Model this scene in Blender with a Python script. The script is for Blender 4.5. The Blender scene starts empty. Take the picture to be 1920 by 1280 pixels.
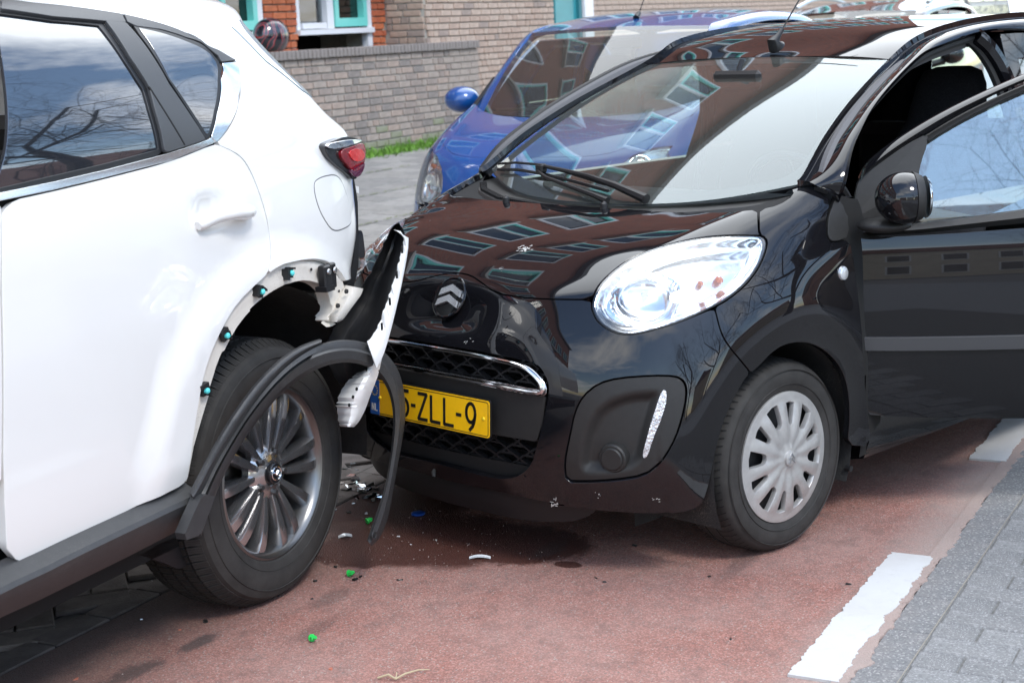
import bpy, math, random
import numpy as np
from mathutils import Vector, Matrix, geometry
random.seed(7); np.random.seed(7)
R = math.radians
scene = bpy.context.scene
col = scene.collection

# ------------------------------------------------------------------ camera
FOC, PITCH, ROLL, CH = 3044.8, 0.1917, -0.0436, 1.4984      # focal length in photo pixels, tilt, roll, eye height
cp, sp, cr, sr = math.cos(PITCH), math.sin(PITCH), math.cos(ROLL), math.sin(ROLL)
_F = np.array([0, cp, -sp]); _R0 = np.array([1.0, 0, 0]); _U0 = np.array([0, sp, cp])
_R = cr*_R0 + sr*_U0; _U = -sr*_R0 + cr*_U0
C0 = np.array([0, 0, CH])
cam_data = bpy.data.cameras.new('camera'); cam = bpy.data.objects.new('camera', cam_data); col.objects.link(cam)
cam.matrix_world = Matrix(((_R[0], _U[0], -_F[0], 0), (_R[1], _U[1], -_F[1], 0), (_R[2], _U[2], -_F[2], CH), (0, 0, 0, 1)))
cam_data.sensor_width = 36; cam_data.lens = FOC/1920*36; cam_data.clip_end = 2000; cam_data.clip_start = .05
cam_data.dof.use_dof = True; cam_data.dof.focus_distance = 4.6; cam_data.dof.aperture_fstop = 7
scene.camera = cam

# ------------------------------------------------------------------ sky and sun
SUN_EL, SUN_AZ = R(50), R(148)      # azimuth measured from +Y towards +X: behind the camera, to the right, veiled by thin cloud
world = bpy.data.worlds.new('World'); scene.world = world; world.use_nodes = True
nt = world.node_tree; nt.nodes.clear()
def N(nt, t, **kw):
    n = nt.nodes.new(t)
    for k, v in kw.items(): setattr(n, k, v)
    return n
sky = N(nt, 'ShaderNodeTexSky', sky_type='NISHITA', sun_disc=False, sun_elevation=SUN_EL, sun_rotation=SUN_AZ, air_density=1.25, dust_density=.4, ozone_density=2.0)
tc = N(nt, 'ShaderNodeTexCoord'); sep = N(nt, 'ShaderNodeSeparateXYZ'); nt.links.new(tc.outputs['Generated'], sep.inputs[0])
mx = N(nt, 'ShaderNodeMath', operation='MAXIMUM'); nt.links.new(sep.outputs[2], mx.inputs[0]); mx.inputs[1].default_value = 0.0
ad = N(nt, 'ShaderNodeMath', operation='ADD'); nt.links.new(mx.outputs[0], ad.inputs[0]); ad.inputs[1].default_value = .14
vd = N(nt, 'ShaderNodeVectorMath', operation='DIVIDE'); nt.links.new(tc.outputs['Generated'], vd.inputs[0])
cb = N(nt, 'ShaderNodeCombineXYZ')
for k in range(3): nt.links.new(ad.outputs[0], cb.inputs[k])
nt.links.new(cb.outputs[0], vd.inputs[1])
mp = N(nt, 'ShaderNodeMapping'); nt.links.new(vd.outputs[0], mp.inputs[0]); mp.inputs['Location'].default_value = (3.4, 1.3, 0); mp.inputs['Scale'].default_value = (.55, .8, 1)
noi = N(nt, 'ShaderNodeTexNoise'); noi.inputs['Scale'].default_value = 1.5; noi.inputs['Detail'].default_value = 9; noi.inputs['Roughness'].default_value = .58; noi.inputs['Distortion'].default_value = .35
nt.links.new(mp.outputs[0], noi.inputs['Vector'])
rp = N(nt, 'ShaderNodeValToRGB'); rp.color_ramp.elements[0].position = .49; rp.color_ramp.elements[1].position = .66
CB_AZ, CB_EL = R(4), R(52)   # a bank of bright sunlit cloud above the apartment building
sdv = (math.sin(CB_AZ)*math.cos(CB_EL), math.cos(CB_AZ)*math.cos(CB_EL), math.sin(CB_EL))
dt = N(nt, 'ShaderNodeVectorMath', operation='DOT_PRODUCT'); nt.links.new(tc.outputs['Generated'], dt.inputs[0]); dt.inputs[1].default_value = sdv
mr0 = N(nt, 'ShaderNodeMapRange'); mr0.inputs['From Min'].default_value = .66; mr0.inputs['From Max'].default_value = .93; mr0.inputs['To Max'].default_value = .24; mr0.interpolation_type = 'SMOOTHSTEP'; nt.links.new(dt.outputs['Value'], mr0.inputs[0])
ad0 = N(nt, 'ShaderNodeMath', operation='ADD'); nt.links.new(noi.outputs['Fac'], ad0.inputs[0]); nt.links.new(mr0.outputs[0], ad0.inputs[1])
nt.links.new(ad0.outputs[0], rp.inputs[0])
mixc = N(nt, 'ShaderNodeMix', data_type='RGBA'); nt.links.new(rp.outputs[0], mixc.inputs['Factor'])
nt.links.new(sky.outputs[0], mixc.inputs['A']); cl = N(nt, 'ShaderNodeMapRange', data_type='FLOAT_VECTOR'); nt.links.new(dt.outputs['Value'], cl.inputs['Vector']); cl.interpolation_type = 'SMOOTHSTEP'
cl.inputs[7].default_value = (.55,)*3; cl.inputs[8].default_value = (.97,)*3; cl.inputs[9].default_value = (9.2, 9.4, 9.8); cl.inputs[10].default_value = (11.6, 12.2, 12.9)
nt.links.new(cl.outputs['Vector'], mixc.inputs['B'])
bg = N(nt, 'ShaderNodeBackground'); bg.inputs['Strength'].default_value = .15
out = N(nt, 'ShaderNodeOutputWorld'); nt.links.new(mixc.outputs['Result'], bg.inputs[0]); nt.links.new(bg.outputs[0], out.inputs[0])
sd = bpy.data.lights.new('sun', 'SUN'); sd.energy = 1.0; sd.angle = R(14); sd.color = (1, .965, .9)
sun = bpy.data.objects.new('sun', sd); col.objects.link(sun)
_sd = Vector((math.sin(SUN_AZ)*math.cos(SUN_EL), math.cos(SUN_AZ)*math.cos(SUN_EL), math.sin(SUN_EL)))
sun.rotation_euler = _sd.to_track_quat('Z', 'Y').to_euler()
vs = scene.view_settings; vs.view_transform = 'Standard'; vs.look = 'None'; vs.exposure = 1.2; vs.gamma = 1; vs.use_curve_mapping = False
scene.cycles.max_bounces = 8; scene.cycles.transparent_max_bounces = 12; scene.cycles.glossy_bounces = 5
scene.cycles.sample_clamp_indirect = 6

# ------------------------------------------------------------------ helpers: frames and points
def frame(O, th):
    return np.array([O[0], O[1], 0.0]), np.array([[-math.sin(th), -math.cos(th), 0], [math.cos(th), -math.sin(th), 0], [0, 0, 1.0]])
def un(fr, px, py, X=None, Y=None, Z=None):
    """point of a photo ray on a plane X=, Y= or Z= of a frame"""
    O, M = fr; d = _F*FOC + _R*(px-960) + _U*(640-py); c = M@(C0-O); d = M@d
    k, v = [(i, v) for i, v in enumerate((X, Y, Z)) if v is not None][0]
    return c + (v-c[k])/d[k]*d
def pj(fr, P):
    O, M = fr; d = np.asarray(P)@M + O - C0; z = d@_F
    return np.stack([960+FOC*(d@_R)/z, 640-FOC*(d@_U)/z], -1)
WD = (np.zeros(3), np.eye(3))
THB = .8047; BK = frame((0.22117, 4.98708), THB)        # black hatchback: ground under the front axle, x forward, y to its left
THW = .467;  WH = frame((-1.41791, 4.59268), THW)       # white SUV: ground under the rear axle
WL = frame((-1.064, 17.486), .5)                        # garden wall: x along the wall, y towards the street
def root(name, fr, label, cat, group=None, z=0, kind=None):
    o = bpy.data.objects.new(name, None); col.objects.link(o); o.empty_display_size = .2
    O, M = fr; Mt = M.T
    o.matrix_world = Matrix([[*Mt[i], (O[i] if i < 2 else z)] for i in range(3)] + [[0, 0, 0, 1]])
    tag(o, label, cat, group, kind); return o
def tag(o, label=None, cat=None, group=None, kind=None):
    if label: o['label'] = label
    if cat: o['category'] = cat
    if group: o['group'] = group
    if kind: o['kind'] = kind
    return o

# ------------------------------------------------------------------ materials
MATS = {}
def mat(name, c, rough=.5, metal=0, spec=.5, coat=0, coat_rough=.02, var=0, vscale=20, bump=0, bscale=80, emit=None, flake=0, aniso=0, sss=0, c2=None, rvar=0, dirt=0, coat_ior=1.5):
    if name in MATS: return MATS[name]
    m = bpy.data.materials.new(name); m.use_nodes = True; t = m.node_tree; b = t.nodes['Principled BSDF']
    b.inputs['Base Color'].default_value = (*c, 1); b.inputs['Roughness'].default_value = rough; b.inputs['Metallic'].default_value = metal
    b.inputs['Specular IOR Level'].default_value = spec; b.inputs['Coat Weight'].default_value = coat; b.inputs['Coat Roughness'].default_value = coat_rough; b.inputs['Coat IOR'].default_value = coat_ior
    tcn = N(t, 'ShaderNodeTexCoord')
    src = None
    if var or c2:
        n = N(t, 'ShaderNodeTexNoise'); n.inputs['Scale'].default_value = vscale; n.inputs['Detail'].default_value = 8; n.inputs['Roughness'].default_value = .65
        t.links.new(tcn.outputs['Object'], n.inputs['Vector'])
        r = N(t, 'ShaderNodeValToRGB'); r.color_ramp.elements[0].position = .35; r.color_ramp.elements[1].position = .65
        d = c2 if c2 else tuple(min(1, x*(1+var)) for x in c); e = c if c2 else tuple(x*(1-var) for x in c)
        r.color_ramp.elements[0].color = (*e, 1); r.color_ramp.elements[1].color = (*d, 1)
        t.links.new(n.outputs['Fac'], r.inputs[0]); t.links.new(r.outputs[0], b.inputs['Base Color']); src = r.outputs[0]
        if rvar:
            mr = N(t, 'ShaderNodeMapRange'); mr.inputs['To Min'].default_value = max(0, rough-rvar); mr.inputs['To Max'].default_value = min(1, rough+rvar)
            t.links.new(n.outputs['Fac'], mr.inputs[0]); t.links.new(mr.outputs[0], b.inputs['Roughness'])
    if dirt:   # road dust speckle
        n = N(t, 'ShaderNodeTexNoise'); n.inputs['Scale'].default_value = 260; n.inputs['Detail'].default_value = 3
        n2 = N(t, 'ShaderNodeTexNoise'); n2.inputs['Scale'].default_value = 5; n2.inputs['Detail'].default_value = 5
        t.links.new(tcn.outputs['Object'], n.inputs['Vector']); t.links.new(tcn.outputs['Object'], n2.inputs['Vector'])
        mu = N(t, 'ShaderNodeMath', operation='MULTIPLY'); t.links.new(n.outputs['Fac'], mu.inputs[0]); t.links.new(n2.outputs['Fac'], mu.inputs[1])
        r = N(t, 'ShaderNodeMapRange'); r.inputs['From Min'].default_value = .33; r.inputs['From Max'].default_value = .48; r.inputs['To Max'].default_value = dirt
        t.links.new(mu.outputs[0], r.inputs[0])
        mi = N(t, 'ShaderNodeMix', data_type='RGBA'); t.links.new(r.outputs[0], mi.inputs['Factor'])
        if src: t.links.new(src, mi.inputs['A'])
        else: mi.inputs['A'].default_value = (*c, 1)
        mi.inputs['B'].default_value = (.28, .25, .21, 1); t.links.new(mi.outputs['Result'], b.inputs['Base Color'])
    if bump:
        n = N(t, 'ShaderNodeTexNoise'); n.inputs['Scale'].default_value = bscale; n.inputs['Detail'].default_value = 4
        t.links.new(tcn.outputs['Object'], n.inputs['Vector'])
        bp = N(t, 'ShaderNodeBump'); bp.inputs['Strength'].default_value = bump; bp.inputs['Distance'].default_value = .004
        t.links.new(n.outputs['Fac'], bp.inputs['Height']); t.links.new(bp.outputs[0], b.inputs['Normal'])
    if emit: b.inputs['Emission Color'].default_value = (*emit, 1); b.inputs['Emission Strength'].default_value = 1
    MATS[name] = m; return m
def glass(name, tint=(.8, .86, .84), f0=1.5, rough=0.0, gcol=(1, 1, 1), boost=0.0, refl_haze=0):
    if name in MATS: return MATS[name]
    m = bpy.data.materials.new(name); m.use_nodes = True; t = m.node_tree; t.nodes.clear()
    tr = N(t, 'ShaderNodeBsdfTransparent'); tr.inputs[0].default_value = (*tint, 1)
    gl = N(t, 'ShaderNodeBsdfGlossy'); gl.inputs['Roughness'].default_value = rough; gl.inputs[0].default_value = (*gcol, 1)
    fr = N(t, 'ShaderNodeFresnel'); fr.inputs[0].default_value = f0
    mxs = N(t, 'ShaderNodeMixShader'); o = N(t, 'ShaderNodeOutputMaterial')
    a = N(t, 'ShaderNodeMath', operation='ADD'); a.use_clamp = True; a.inputs[1].default_value = boost
    t.links.new(fr.outputs[0], a.inputs[0]); t.links.new(a.outputs[0], mxs.inputs[0]); t.links.new(tr.outputs[0], mxs.inputs[1]); t.links.new(gl.outputs[0], mxs.inputs[2]); 
    if refl_haze:
        df = N(t, 'ShaderNodeBsdfDiffuse'); df.inputs[0].default_value = (.55, .52, .46, 1); m2 = N(t, 'ShaderNodeMixShader'); m2.inputs[0].default_value = refl_haze  # even pale diffuse layer painted over the glass as milky reflection haze
        t.links.new(mxs.outputs[0], m2.inputs[1]); t.links.new(df.outputs[0], m2.inputs[2]); t.links.new(m2.outputs[0], o.inputs[0])
    else: t.links.new(mxs.outputs[0], o.inputs[0])
    MATS[name] = m; return m

# ------------------------------------------------------------------ mesh building
def link(name, me, m, parent=None):
    o = bpy.data.objects.new(name, me); col.objects.link(o)
    if m is not None and not me.materials: me.materials.append(m)
    if parent is not None: o.parent = parent
    return o
def mesh(name, V, Fc, m, parent=None, smooth=False, nrm=None, angle=None):
    me = bpy.data.meshes.new(name); me.from_pydata([tuple(map(float, v)) for v in V], [], [tuple(map(int, f)) for f in Fc]); me.update()
    if smooth: me.polygons.foreach_set('use_smooth', [True]*len(me.polygons))
    if nrm is not None: me.normals_split_custom_set_from_vertices([tuple(map(float, n)) for n in nrm])
    elif angle: me.set_sharp_from_angle(angle=R(angle))
    return link(name, me, m, parent)
class MB:
    """collects shapes into ONE mesh"""
    def __init__(s): s.V = []; s.F = []
    def add(s, V, F):
        n = len(s.V); s.V += [tuple(map(float, v)) for v in V]; s.F += [tuple(i+n for i in f) for f in F]
    def box(s, c, d, rot=None, bev=0):
        x, y, z = d[0]/2, d[1]/2, d[2]/2
        if bev:
            b = bev; V = []
            for sx in (-1, 1):
                for sy in (-1, 1):
                    for sz in (-1, 1):
                        V += [(sx*(x-b), sy*(y-b), sz*z), (sx*(x-b), sy*y, sz*(z-b)), (sx*x, sy*(y-b), sz*(z-b))]
            hull = _hull(V); F = hull
        else:
            V = [(-x, -y, -z), (x, -y, -z), (x, y, -z), (-x, y, -z), (-x, -y, z), (x, -y, z), (x, y, z), (-x, y, z)]
            F = [(0, 3, 2, 1), (4, 5, 6, 7), (0, 1, 5, 4), (1, 2, 6, 5), (2, 3, 7, 6), (3, 0, 4, 7)]
        V = [Vector(v) for v in V]
        if rot is not None: V = [rot@v for v in V]
        s.add([v+Vector(c) for v in V], F); return s
    def tube(s, pts, r, n=8, cap=True, closed=False):
        pts = [np.array(p, float) for p in pts]; rs = r if hasattr(r, '__len__') else [r]*len(pts)
        prev = None; rings = []
        for i, p in enumerate(pts):
            if closed: t = pts[(i+1) % len(pts)]-pts[i-1]
            else: t = pts[min(i+1, len(pts)-1)]-pts[max(i-1, 0)]
            t = t/(np.linalg.norm(t)+1e-12)
            if prev is None:
                a = np.array([0, 0, 1.0]) if abs(t[2]) < .9 else np.array([1.0, 0, 0])
                u = np.cross(t, a)
            else: u = prev-t*(prev@t)
            u /= np.linalg.norm(u)+1e-12; prev = u; w = np.cross(t, u)
            rings.append([p+rs[i]*(math.cos(2*math.pi*k/n)*u+math.sin(2*math.pi*k/n)*w) for k in range(n)])
        V = [v for g in rings for v in g]; F = []
        m = len(rings)
        for i in range(m if closed else m-1):
            a, b = i*n, ((i+1) % m)*n
            for k in range(n): F.append((a+k, a+(k+1) % n, b+(k+1) % n, b+k))
        if cap and not closed: F.append(tuple(range(n))[::-1]); F.append(tuple((m-1)*n+k for k in range(n)))
        s.add(V, F); return s
    def lathe(s, prof, n=64, c=(0, 0, 0), axis='Y', closed=True):
        """prof: (radius, axial) pairs; axis Y"""
        V = []; F = []
        for k in range(n):
            a = 2*math.pi*k/n
            for r_, y_ in prof: V.append((c[0]+r_*math.cos(a), c[1]+y_, c[2]+r_*math.sin(a)))
        m = len(prof)
        for k in range(n):
            k2 = (k+1) % n
            for i in range(m-1): F.append((k*m+i, k*m+i+1, k2*m+i+1, k2*m+i))
        s.add(V, F); return s
    def prism(s, poly, a, b, fn):
        """poly 2D outline extruded between levels a and b; fn(x, y, level) -> 3D"""
        n = len(poly); V = [fn(p[0], p[1], a) for p in poly]+[fn(p[0], p[1], b) for p in poly]
        F = [tuple(range(n))[::-1], tuple(range(n, 2*n))]+[(i, (i+1) % n, n+(i+1) % n, n+i) for i in range(n)]
        s.add(V, F); return s
    def build(s, name, m, parent=None, smooth=False, angle=35):
        return mesh(name, s.V, s.F, m, parent, smooth, None, angle if smooth else None)
def _hull(V):
    import bmesh
    bm = bmesh.new(); vs_ = [bm.verts.new(v) for v in V]; bm.verts.index_update()
    bmesh.ops.convex_hull(bm, input=vs_); bmesh.ops.recalc_face_normals(bm, faces=bm.faces)
    F = [tuple(v.index for v in f.verts) for f in bm.faces]; bm.free(); return F

def chaikin(P, it=2, closed=True):
    P = [np.array(p, float) for p in P]
    for _ in range(it):
        Q = []; n = len(P)
        if not closed: Q.append(P[0])
        for i in range(n if closed else n-1):
            a, b = P[i], P[(i+1) % n]; Q += [a*.75+b*.25, a*.25+b*.75]
        if not closed: Q.append(P[-1])
        P = Q
    return np.array(P)
def resample(P, h, closed=True):
    P = np.asarray(P, float); Q = np.vstack([P, P[:1]]) if closed else P
    d = np.r_[0, np.cumsum(np.linalg.norm(np.diff(Q, axis=0), axis=1))]; n = max(3, int(round(d[-1]/h)))
    t = np.linspace(0, d[-1], n+1); R_ = np.stack([np.interp(t, d, Q[:, k]) for k in range(Q.shape[1])], -1)
    return R_[:-1] if closed else R_
def inpoly(pts, poly):
    x, y = pts[:, 0], pts[:, 1]; r = np.zeros(len(pts), bool); n = len(poly)
    for i in range(n):
        x1, y1 = poly[i]; x2, y2 = poly[(i+1) % n]
        c = ((y1 > y) != (y2 > y))
        if c.any():
            xi = (x2-x1)*(y-y1)/((y2-y1) if y2 != y1 else 1e-12)+x1
            r ^= c & (x < xi)
    return r
def area(P): x, y = P[:, 0], P[:, 1]; return .5*np.sum(x*np.roll(y, -1)-np.roll(x, -1)*y)
def inset(P, d):
    P = np.asarray(P, float)
    if area(P) < 0: P = P[::-1]
    a = P-np.roll(P, 1, 0); b = np.roll(P, -1, 0)-P
    na = np.stack([-a[:, 1], a[:, 0]], -1); nb = np.stack([-b[:, 1], b[:, 0]], -1)
    na /= np.linalg.norm(na, axis=1)[:, None]+1e-12; nb /= np.linalg.norm(nb, axis=1)[:, None]+1e-12
    n = na+nb; L = np.linalg.norm(n, axis=1)[:, None]; n = n/np.maximum(L, .8)*1.0/np.maximum(L/2, .6)
    return P+n*d

class Surf:
    """smooth B-spline surface through a grid of points G[row][col]; u runs along columns, v along rows"""
    def __init__(s, G, flip=False, it=4, disp=None):
        s.P = np.array(G, float); s.C = s.P.copy(); s.nr, s.nc = s.P.shape[:2]; s.flip = flip; s.disp = disp
        for _ in range(it):
            u, v = np.meshgrid(np.arange(s.nc), np.arange(s.nr)); q = s.raw(u.ravel().astype(float), v.ravel().astype(float)).reshape(s.P.shape)
            s.C += (s.P-q)
        s.su = np.mean(np.linalg.norm(np.diff(s.P, axis=1), axis=2)); s.sv = np.mean(np.linalg.norm(np.diff(s.P, axis=0), axis=2))
    def _pad(s):
        C = s.C; C = np.concatenate([2*C[:1]-C[1:2], C, 2*C[-1:]-C[-2:-1]], 0)
        return np.concatenate([2*C[:, :1]-C[:, 1:2], C, 2*C[:, -1:]-C[:, -2:-1]], 1)
    def raw(s, u, v):
        C = s._pad(); u = np.clip(u, 0, s.nc-1); v = np.clip(v, 0, s.nr-1)
        i = np.minimum(u.astype(int), s.nc-2); j = np.minimum(v.astype(int), s.nr-2); a = u-i; b = v-j
        def w(t): return [(1-t)**3/6, (3*t**3-6*t**2+4)/6, (-3*t**3+3*t**2+3*t+1)/6, t**3/6]
        wu, wv = w(a), w(b); r = 0
        for p in range(4):
            for q in range(4): r = r+(wv[p]*wu[q])[:, None]*C[j+p, i+q]
        return r
    def base(s, u, v):
        P = s.raw(u, v)
        if s.disp is None: return P
        e = .01; ub = np.clip(u, e, s.nc-1-e); vb = np.clip(v, e, s.nr-1-e)
        n = np.cross(s.raw(ub+e, vb)-s.raw(ub-e, vb), s.raw(ub, vb+e)-s.raw(ub, vb-e)); n /= np.linalg.norm(n, axis=1)[:, None]+1e-15
        if s.flip: n = -n
        return P+n*s.disp(P)[:, None]
    def ev(s, u, v):
        u = np.atleast_1d(np.asarray(u, float)); v = np.atleast_1d(np.asarray(v, float))
        P = s.base(u, v); e = .02; ub = np.clip(u, e, s.nc-1-e); vb = np.clip(v, e, s.nr-1-e)
        n = np.cross(s.base(ub+e, vb)-s.base(ub-e, vb), s.base(ub, vb+e)-s.base(ub, vb-e)); n /= np.linalg.norm(n, axis=1)[:, None]+1e-15
        return P, (-n if s.flip else n)
    def pick(s, fr, pts, back=False):
        """photo outline -> (u, v) of the surface"""
        if not hasattr(s, '_c') or s._cf is not fr:
            u, v = np.meshgrid(np.linspace(0, s.nc-1, 6*s.nc*2), np.linspace(0, s.nr-1, 6*s.nr*2)); u = u.ravel(); v = v.ravel()
            P, n = s.ev(u, v); O, M = fr; c = M@(C0-O); fc = ((c-P)*n).sum(1) > 0
            s._c = (u, v, pj(fr, P), fc, P); s._cf = fr
        u, v, q, fc, _ = s._c; res = []
        for p in pts:
            p = np.array(p, float); d = np.linalg.norm(q-p, axis=1)+(0 if back else 1)*np.where(fc, 0, 60); k = int(np.argmin(d)); a = np.array([u[k], v[k]])
            for _ in range(12):
                e = 1e-3; Q = pj(fr, s.base(np.array([a[0], a[0]+e, a[0]]), np.array([a[1], a[1], a[1]+e])))
                J = np.stack([(Q[1]-Q[0])/e, (Q[2]-Q[0])/e], -1); r = p-Q[0]
                st = np.linalg.lstsq(J.T@J+np.eye(2)*2., J.T@r, rcond=None)[0]; st = np.clip(st, -.3, .3); a = a+st
                a = np.clip(a, [0, 0], [s.nc-1, s.nr-1])
                if np.linalg.norm(r) < .05: break
            res.append(a)
        return np.array(res)
def panel(name, S, outer, holes=(), m=None, parent=None, h=.016, gap=.0, off=0., depth=.012, smooth_it=2, mirror=False, both=None, hole_depth=None, offn=None, curved=True):
    """a sheet cut from surface S along an outline given in (u, v), with rolled edges of real depth"""
    sc = np.array([S.su, S.sv])
    def prep(P, g):
        P = np.asarray(P, float)*sc
        if smooth_it: P = chaikin(P, smooth_it)
        P = resample(P, h*.55)
        if area(P) < 0: P = P[::-1]
        return inset(P, g) if g else P
    O = prep(outer, gap); H = [prep(q, -gap if gap else 0) for q in holes]
    lo, hi = O.min(0), O.max(0); xs = np.arange(lo[0], hi[0]+h, h); ys = np.arange(lo[1], hi[1]+h, h*.87)
    g = np.array([(x+(h/2 if k % 2 else 0), y) for k, y in enumerate(ys) for x in xs])
    ok = inpoly(g, O)
    for q in H: ok &= ~inpoly(g, q)
    g = g[ok]
    B = np.vstack([O]+H)
    if len(g):
        keep = np.ones(len(g), bool)
        for k in range(0, len(g), 400):
            d = np.linalg.norm(g[k:k+400, None]-B[None], axis=2).min(1); keep[k:k+400] = d > h*.42
        g = g[keep]
    pts = np.vstack([B, g]); edges = []; n0 = 0; loops = []
    for q in [O]+H:
        edges += [(n0+i, n0+(i+1) % len(q)) for i in range(len(q))]; loops.append(list(range(n0, n0+len(q)))); n0 += len(q)
    if np.isnan(pts).any() or len(pts) < 4: print('BAD', name)
    r = geometry.delaunay_2d_cdt([Vector(p) for p in pts], edges, [], 0, 1e-7)
    vv = np.array([tuple(v) for v in r[0]]); F = np.array([f for f in r[2] if len(f) == 3], int).reshape(-1, 3)
    if not len(F): print('EMPTYPANEL', name, len(pts), O[:5]); return link(name, bpy.data.meshes.new(name), m, parent)
    cen = vv[F].mean(1); ok = inpoly(cen, O)
    for q in H: ok &= ~inpoly(cen, q)
    F = F[ok]
    uv = vv/sc; P, Nn = S.ev(uv[:, 0], uv[:, 1])
    o = off if offn is None else offn(P)[:, None]
    P = P+Nn*o
    # orient
    f0 = F[0]; t = np.cross(P[F[:, 1]]-P[F[:, 0]], P[F[:, 2]]-P[F[:, 0]]); s_ = np.sign((t*Nn[F[:, 0]]).sum(1)); F = np.array([f if k >= 0 else f[::-1] for f, k in zip(F, s_)])
    V = [*P]; NN = [*Nn]; FF = [tuple(f) for f in F]
    if depth:
        for li, q in enumerate([O]+H):
            dd = depth if li == 0 or hole_depth is None else hole_depth
            if not dd: continue
            u_ = q/sc; Pq, Nq = S.ev(u_[:, 0], u_[:, 1]); oq = off if offn is None else offn(Pq)[:, None]; Pq = Pq+Nq*oq
            tg = np.roll(Pq, -1, 0)-np.roll(Pq, 1, 0); sd_ = np.cross(tg, Nq); sd_ /= np.linalg.norm(sd_, axis=1)[:, None]+1e-12
            du = inset(q, .002)/sc; Pi, _ = S.ev(du[:, 0], du[:, 1]); inn = (Pi-Pq); sgn = -np.sign((inn*sd_).sum(1).mean()) or 1
            if li: sgn = -sgn
            sd_ = sd_*sgn
            r_ = min(.0025, dd/3); n = len(q)
            rings = [(Pq, Nq*.8+sd_*.6), (Pq-Nq*r_+sd_*r_*.5, sd_), (Pq-Nq*dd+sd_*r_*.5, sd_)]
            b0 = len(V)
            for A, B_ in rings: V += [*A]; NN += [*(B_/(np.linalg.norm(B_, axis=1)[:, None]+1e-12))]
            for k in range(2):
                for i in range(n):
                    a, b = b0+k*n+i, b0+k*n+(i+1) % n; c, d = a+n, b+n
                    f = (a, c, d, b); fn = np.cross(V[c]-V[a], V[d]-V[a])
                    FF.append(f if fn@sd_[i] > 0 else f[::-1])
    def mk(nm, V, FF, NN): return mesh(nm, V, FF, m, parent, True, NN)
    if both or not mirror: o1 = mk(name, V, FF, NN)
    if both or mirror:
        V2 = [(v[0], -v[1], v[2]) for v in V]; N2 = [(n[0], -n[1], n[2]) for n in NN]; F2 = [f[::-1] for f in FF]
        o2 = mk(name, V2, F2, N2)
        return (o1, o2) if both else o2
    return o1
def sheet(name, S, m, parent, nu=40, nv=40, u0=0, u1=None, v0=0, v1=None, off=0, mirror=False, keep=None):
    u1 = S.nc-1 if u1 is None else u1; v1 = S.nr-1 if v1 is None else v1
    u, v = np.meshgrid(np.linspace(u0, u1, nu), np.linspace(v0, v1, nv)); P, n = S.ev(u.ravel(), v.ravel()); P = P+n*off
    F = [(j*nu+i, j*nu+i+1, (j+1)*nu+i+1, (j+1)*nu+i) for j in range(nv-1) for i in range(nu-1)]
    if keep is not None: F = [f for f in F if keep(P[list(f)].mean(0))]
    if S.flip: F = [f[::-1] for f in F]
    if mirror: P = P*[1, -1, 1]; n = n*[1, -1, 1]; F = [f[::-1] for f in F]
    return mesh(name, P, F, m, parent, True, n)
def copy_tree(o, parent=None):
    c = o.copy(); col.objects.link(c)
    if parent is not None: c.parent = parent
    for ch in [x for x in col.objects if x.parent is o]: copy_tree(ch, c)
    return c
def px(fr, L, **k): return [un(fr, *p, **k) for p in L]
# ================================================================== GROUND
RD = frame((0., 0.), .483)                              # the street: x towards the camera-left, y across towards the roadway
def rd(x, y, z=0.): return tuple(np.array([x, y, z])@RD[1])
def ground_mat(name, fn):
    m = bpy.data.materials.new(name); m.use_nodes = True; t = m.node_tree; b = t.nodes['Principled BSDF']; tcn = N(t, 'ShaderNodeTexCoord'); fn(t, b, tcn.outputs['Object']); MATS[name] = m; return m
def noise(t, vec, sc, det=4, rough=.55, dist=0):
    n = N(t, 'ShaderNodeTexNoise'); n.inputs['Scale'].default_value = sc; n.inputs['Detail'].default_value = det; n.inputs['Roughness'].default_value = rough; n.inputs['Distortion'].default_value = dist
    t.links.new(vec, n.inputs['Vector']); return n.outputs['Fac']
def ramp(t, fac, stops):
    r = N(t, 'ShaderNodeValToRGB'); e = r.color_ramp.elements
    while len(e) < len(stops): e.new(.5)
    for k, (p, c) in enumerate(stops): e[k].position = p; e[k].color = (*c, 1) if hasattr(c, '__len__') else (c, c, c, 1)
    t.links.new(fac, r.inputs[0]); return r.outputs[0]
def mixn(t, f, a, b):
    m = N(t, 'ShaderNodeMix', data_type='RGBA')
    for s_, v in ((m.inputs['Factor'], f), (m.inputs['A'], a), (m.inputs['B'], b)):
        if isinstance(v, bpy.types.NodeSocket): t.links.new(v, s_)
        else: s_.default_value = v if isinstance(v, (int, float)) else (*v, 1)
    return m.outputs['Result']
def math_(t, op, a, b=0., clamp=False):
    m = N(t, 'ShaderNodeMath', operation=op); m.use_clamp = clamp
    for s_, v in zip(m.inputs, (a, b)):
        if isinstance(v, bpy.types.NodeSocket): t.links.new(v, s_)
        else: s_.default_value = v
    return m.outputs[0]
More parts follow.
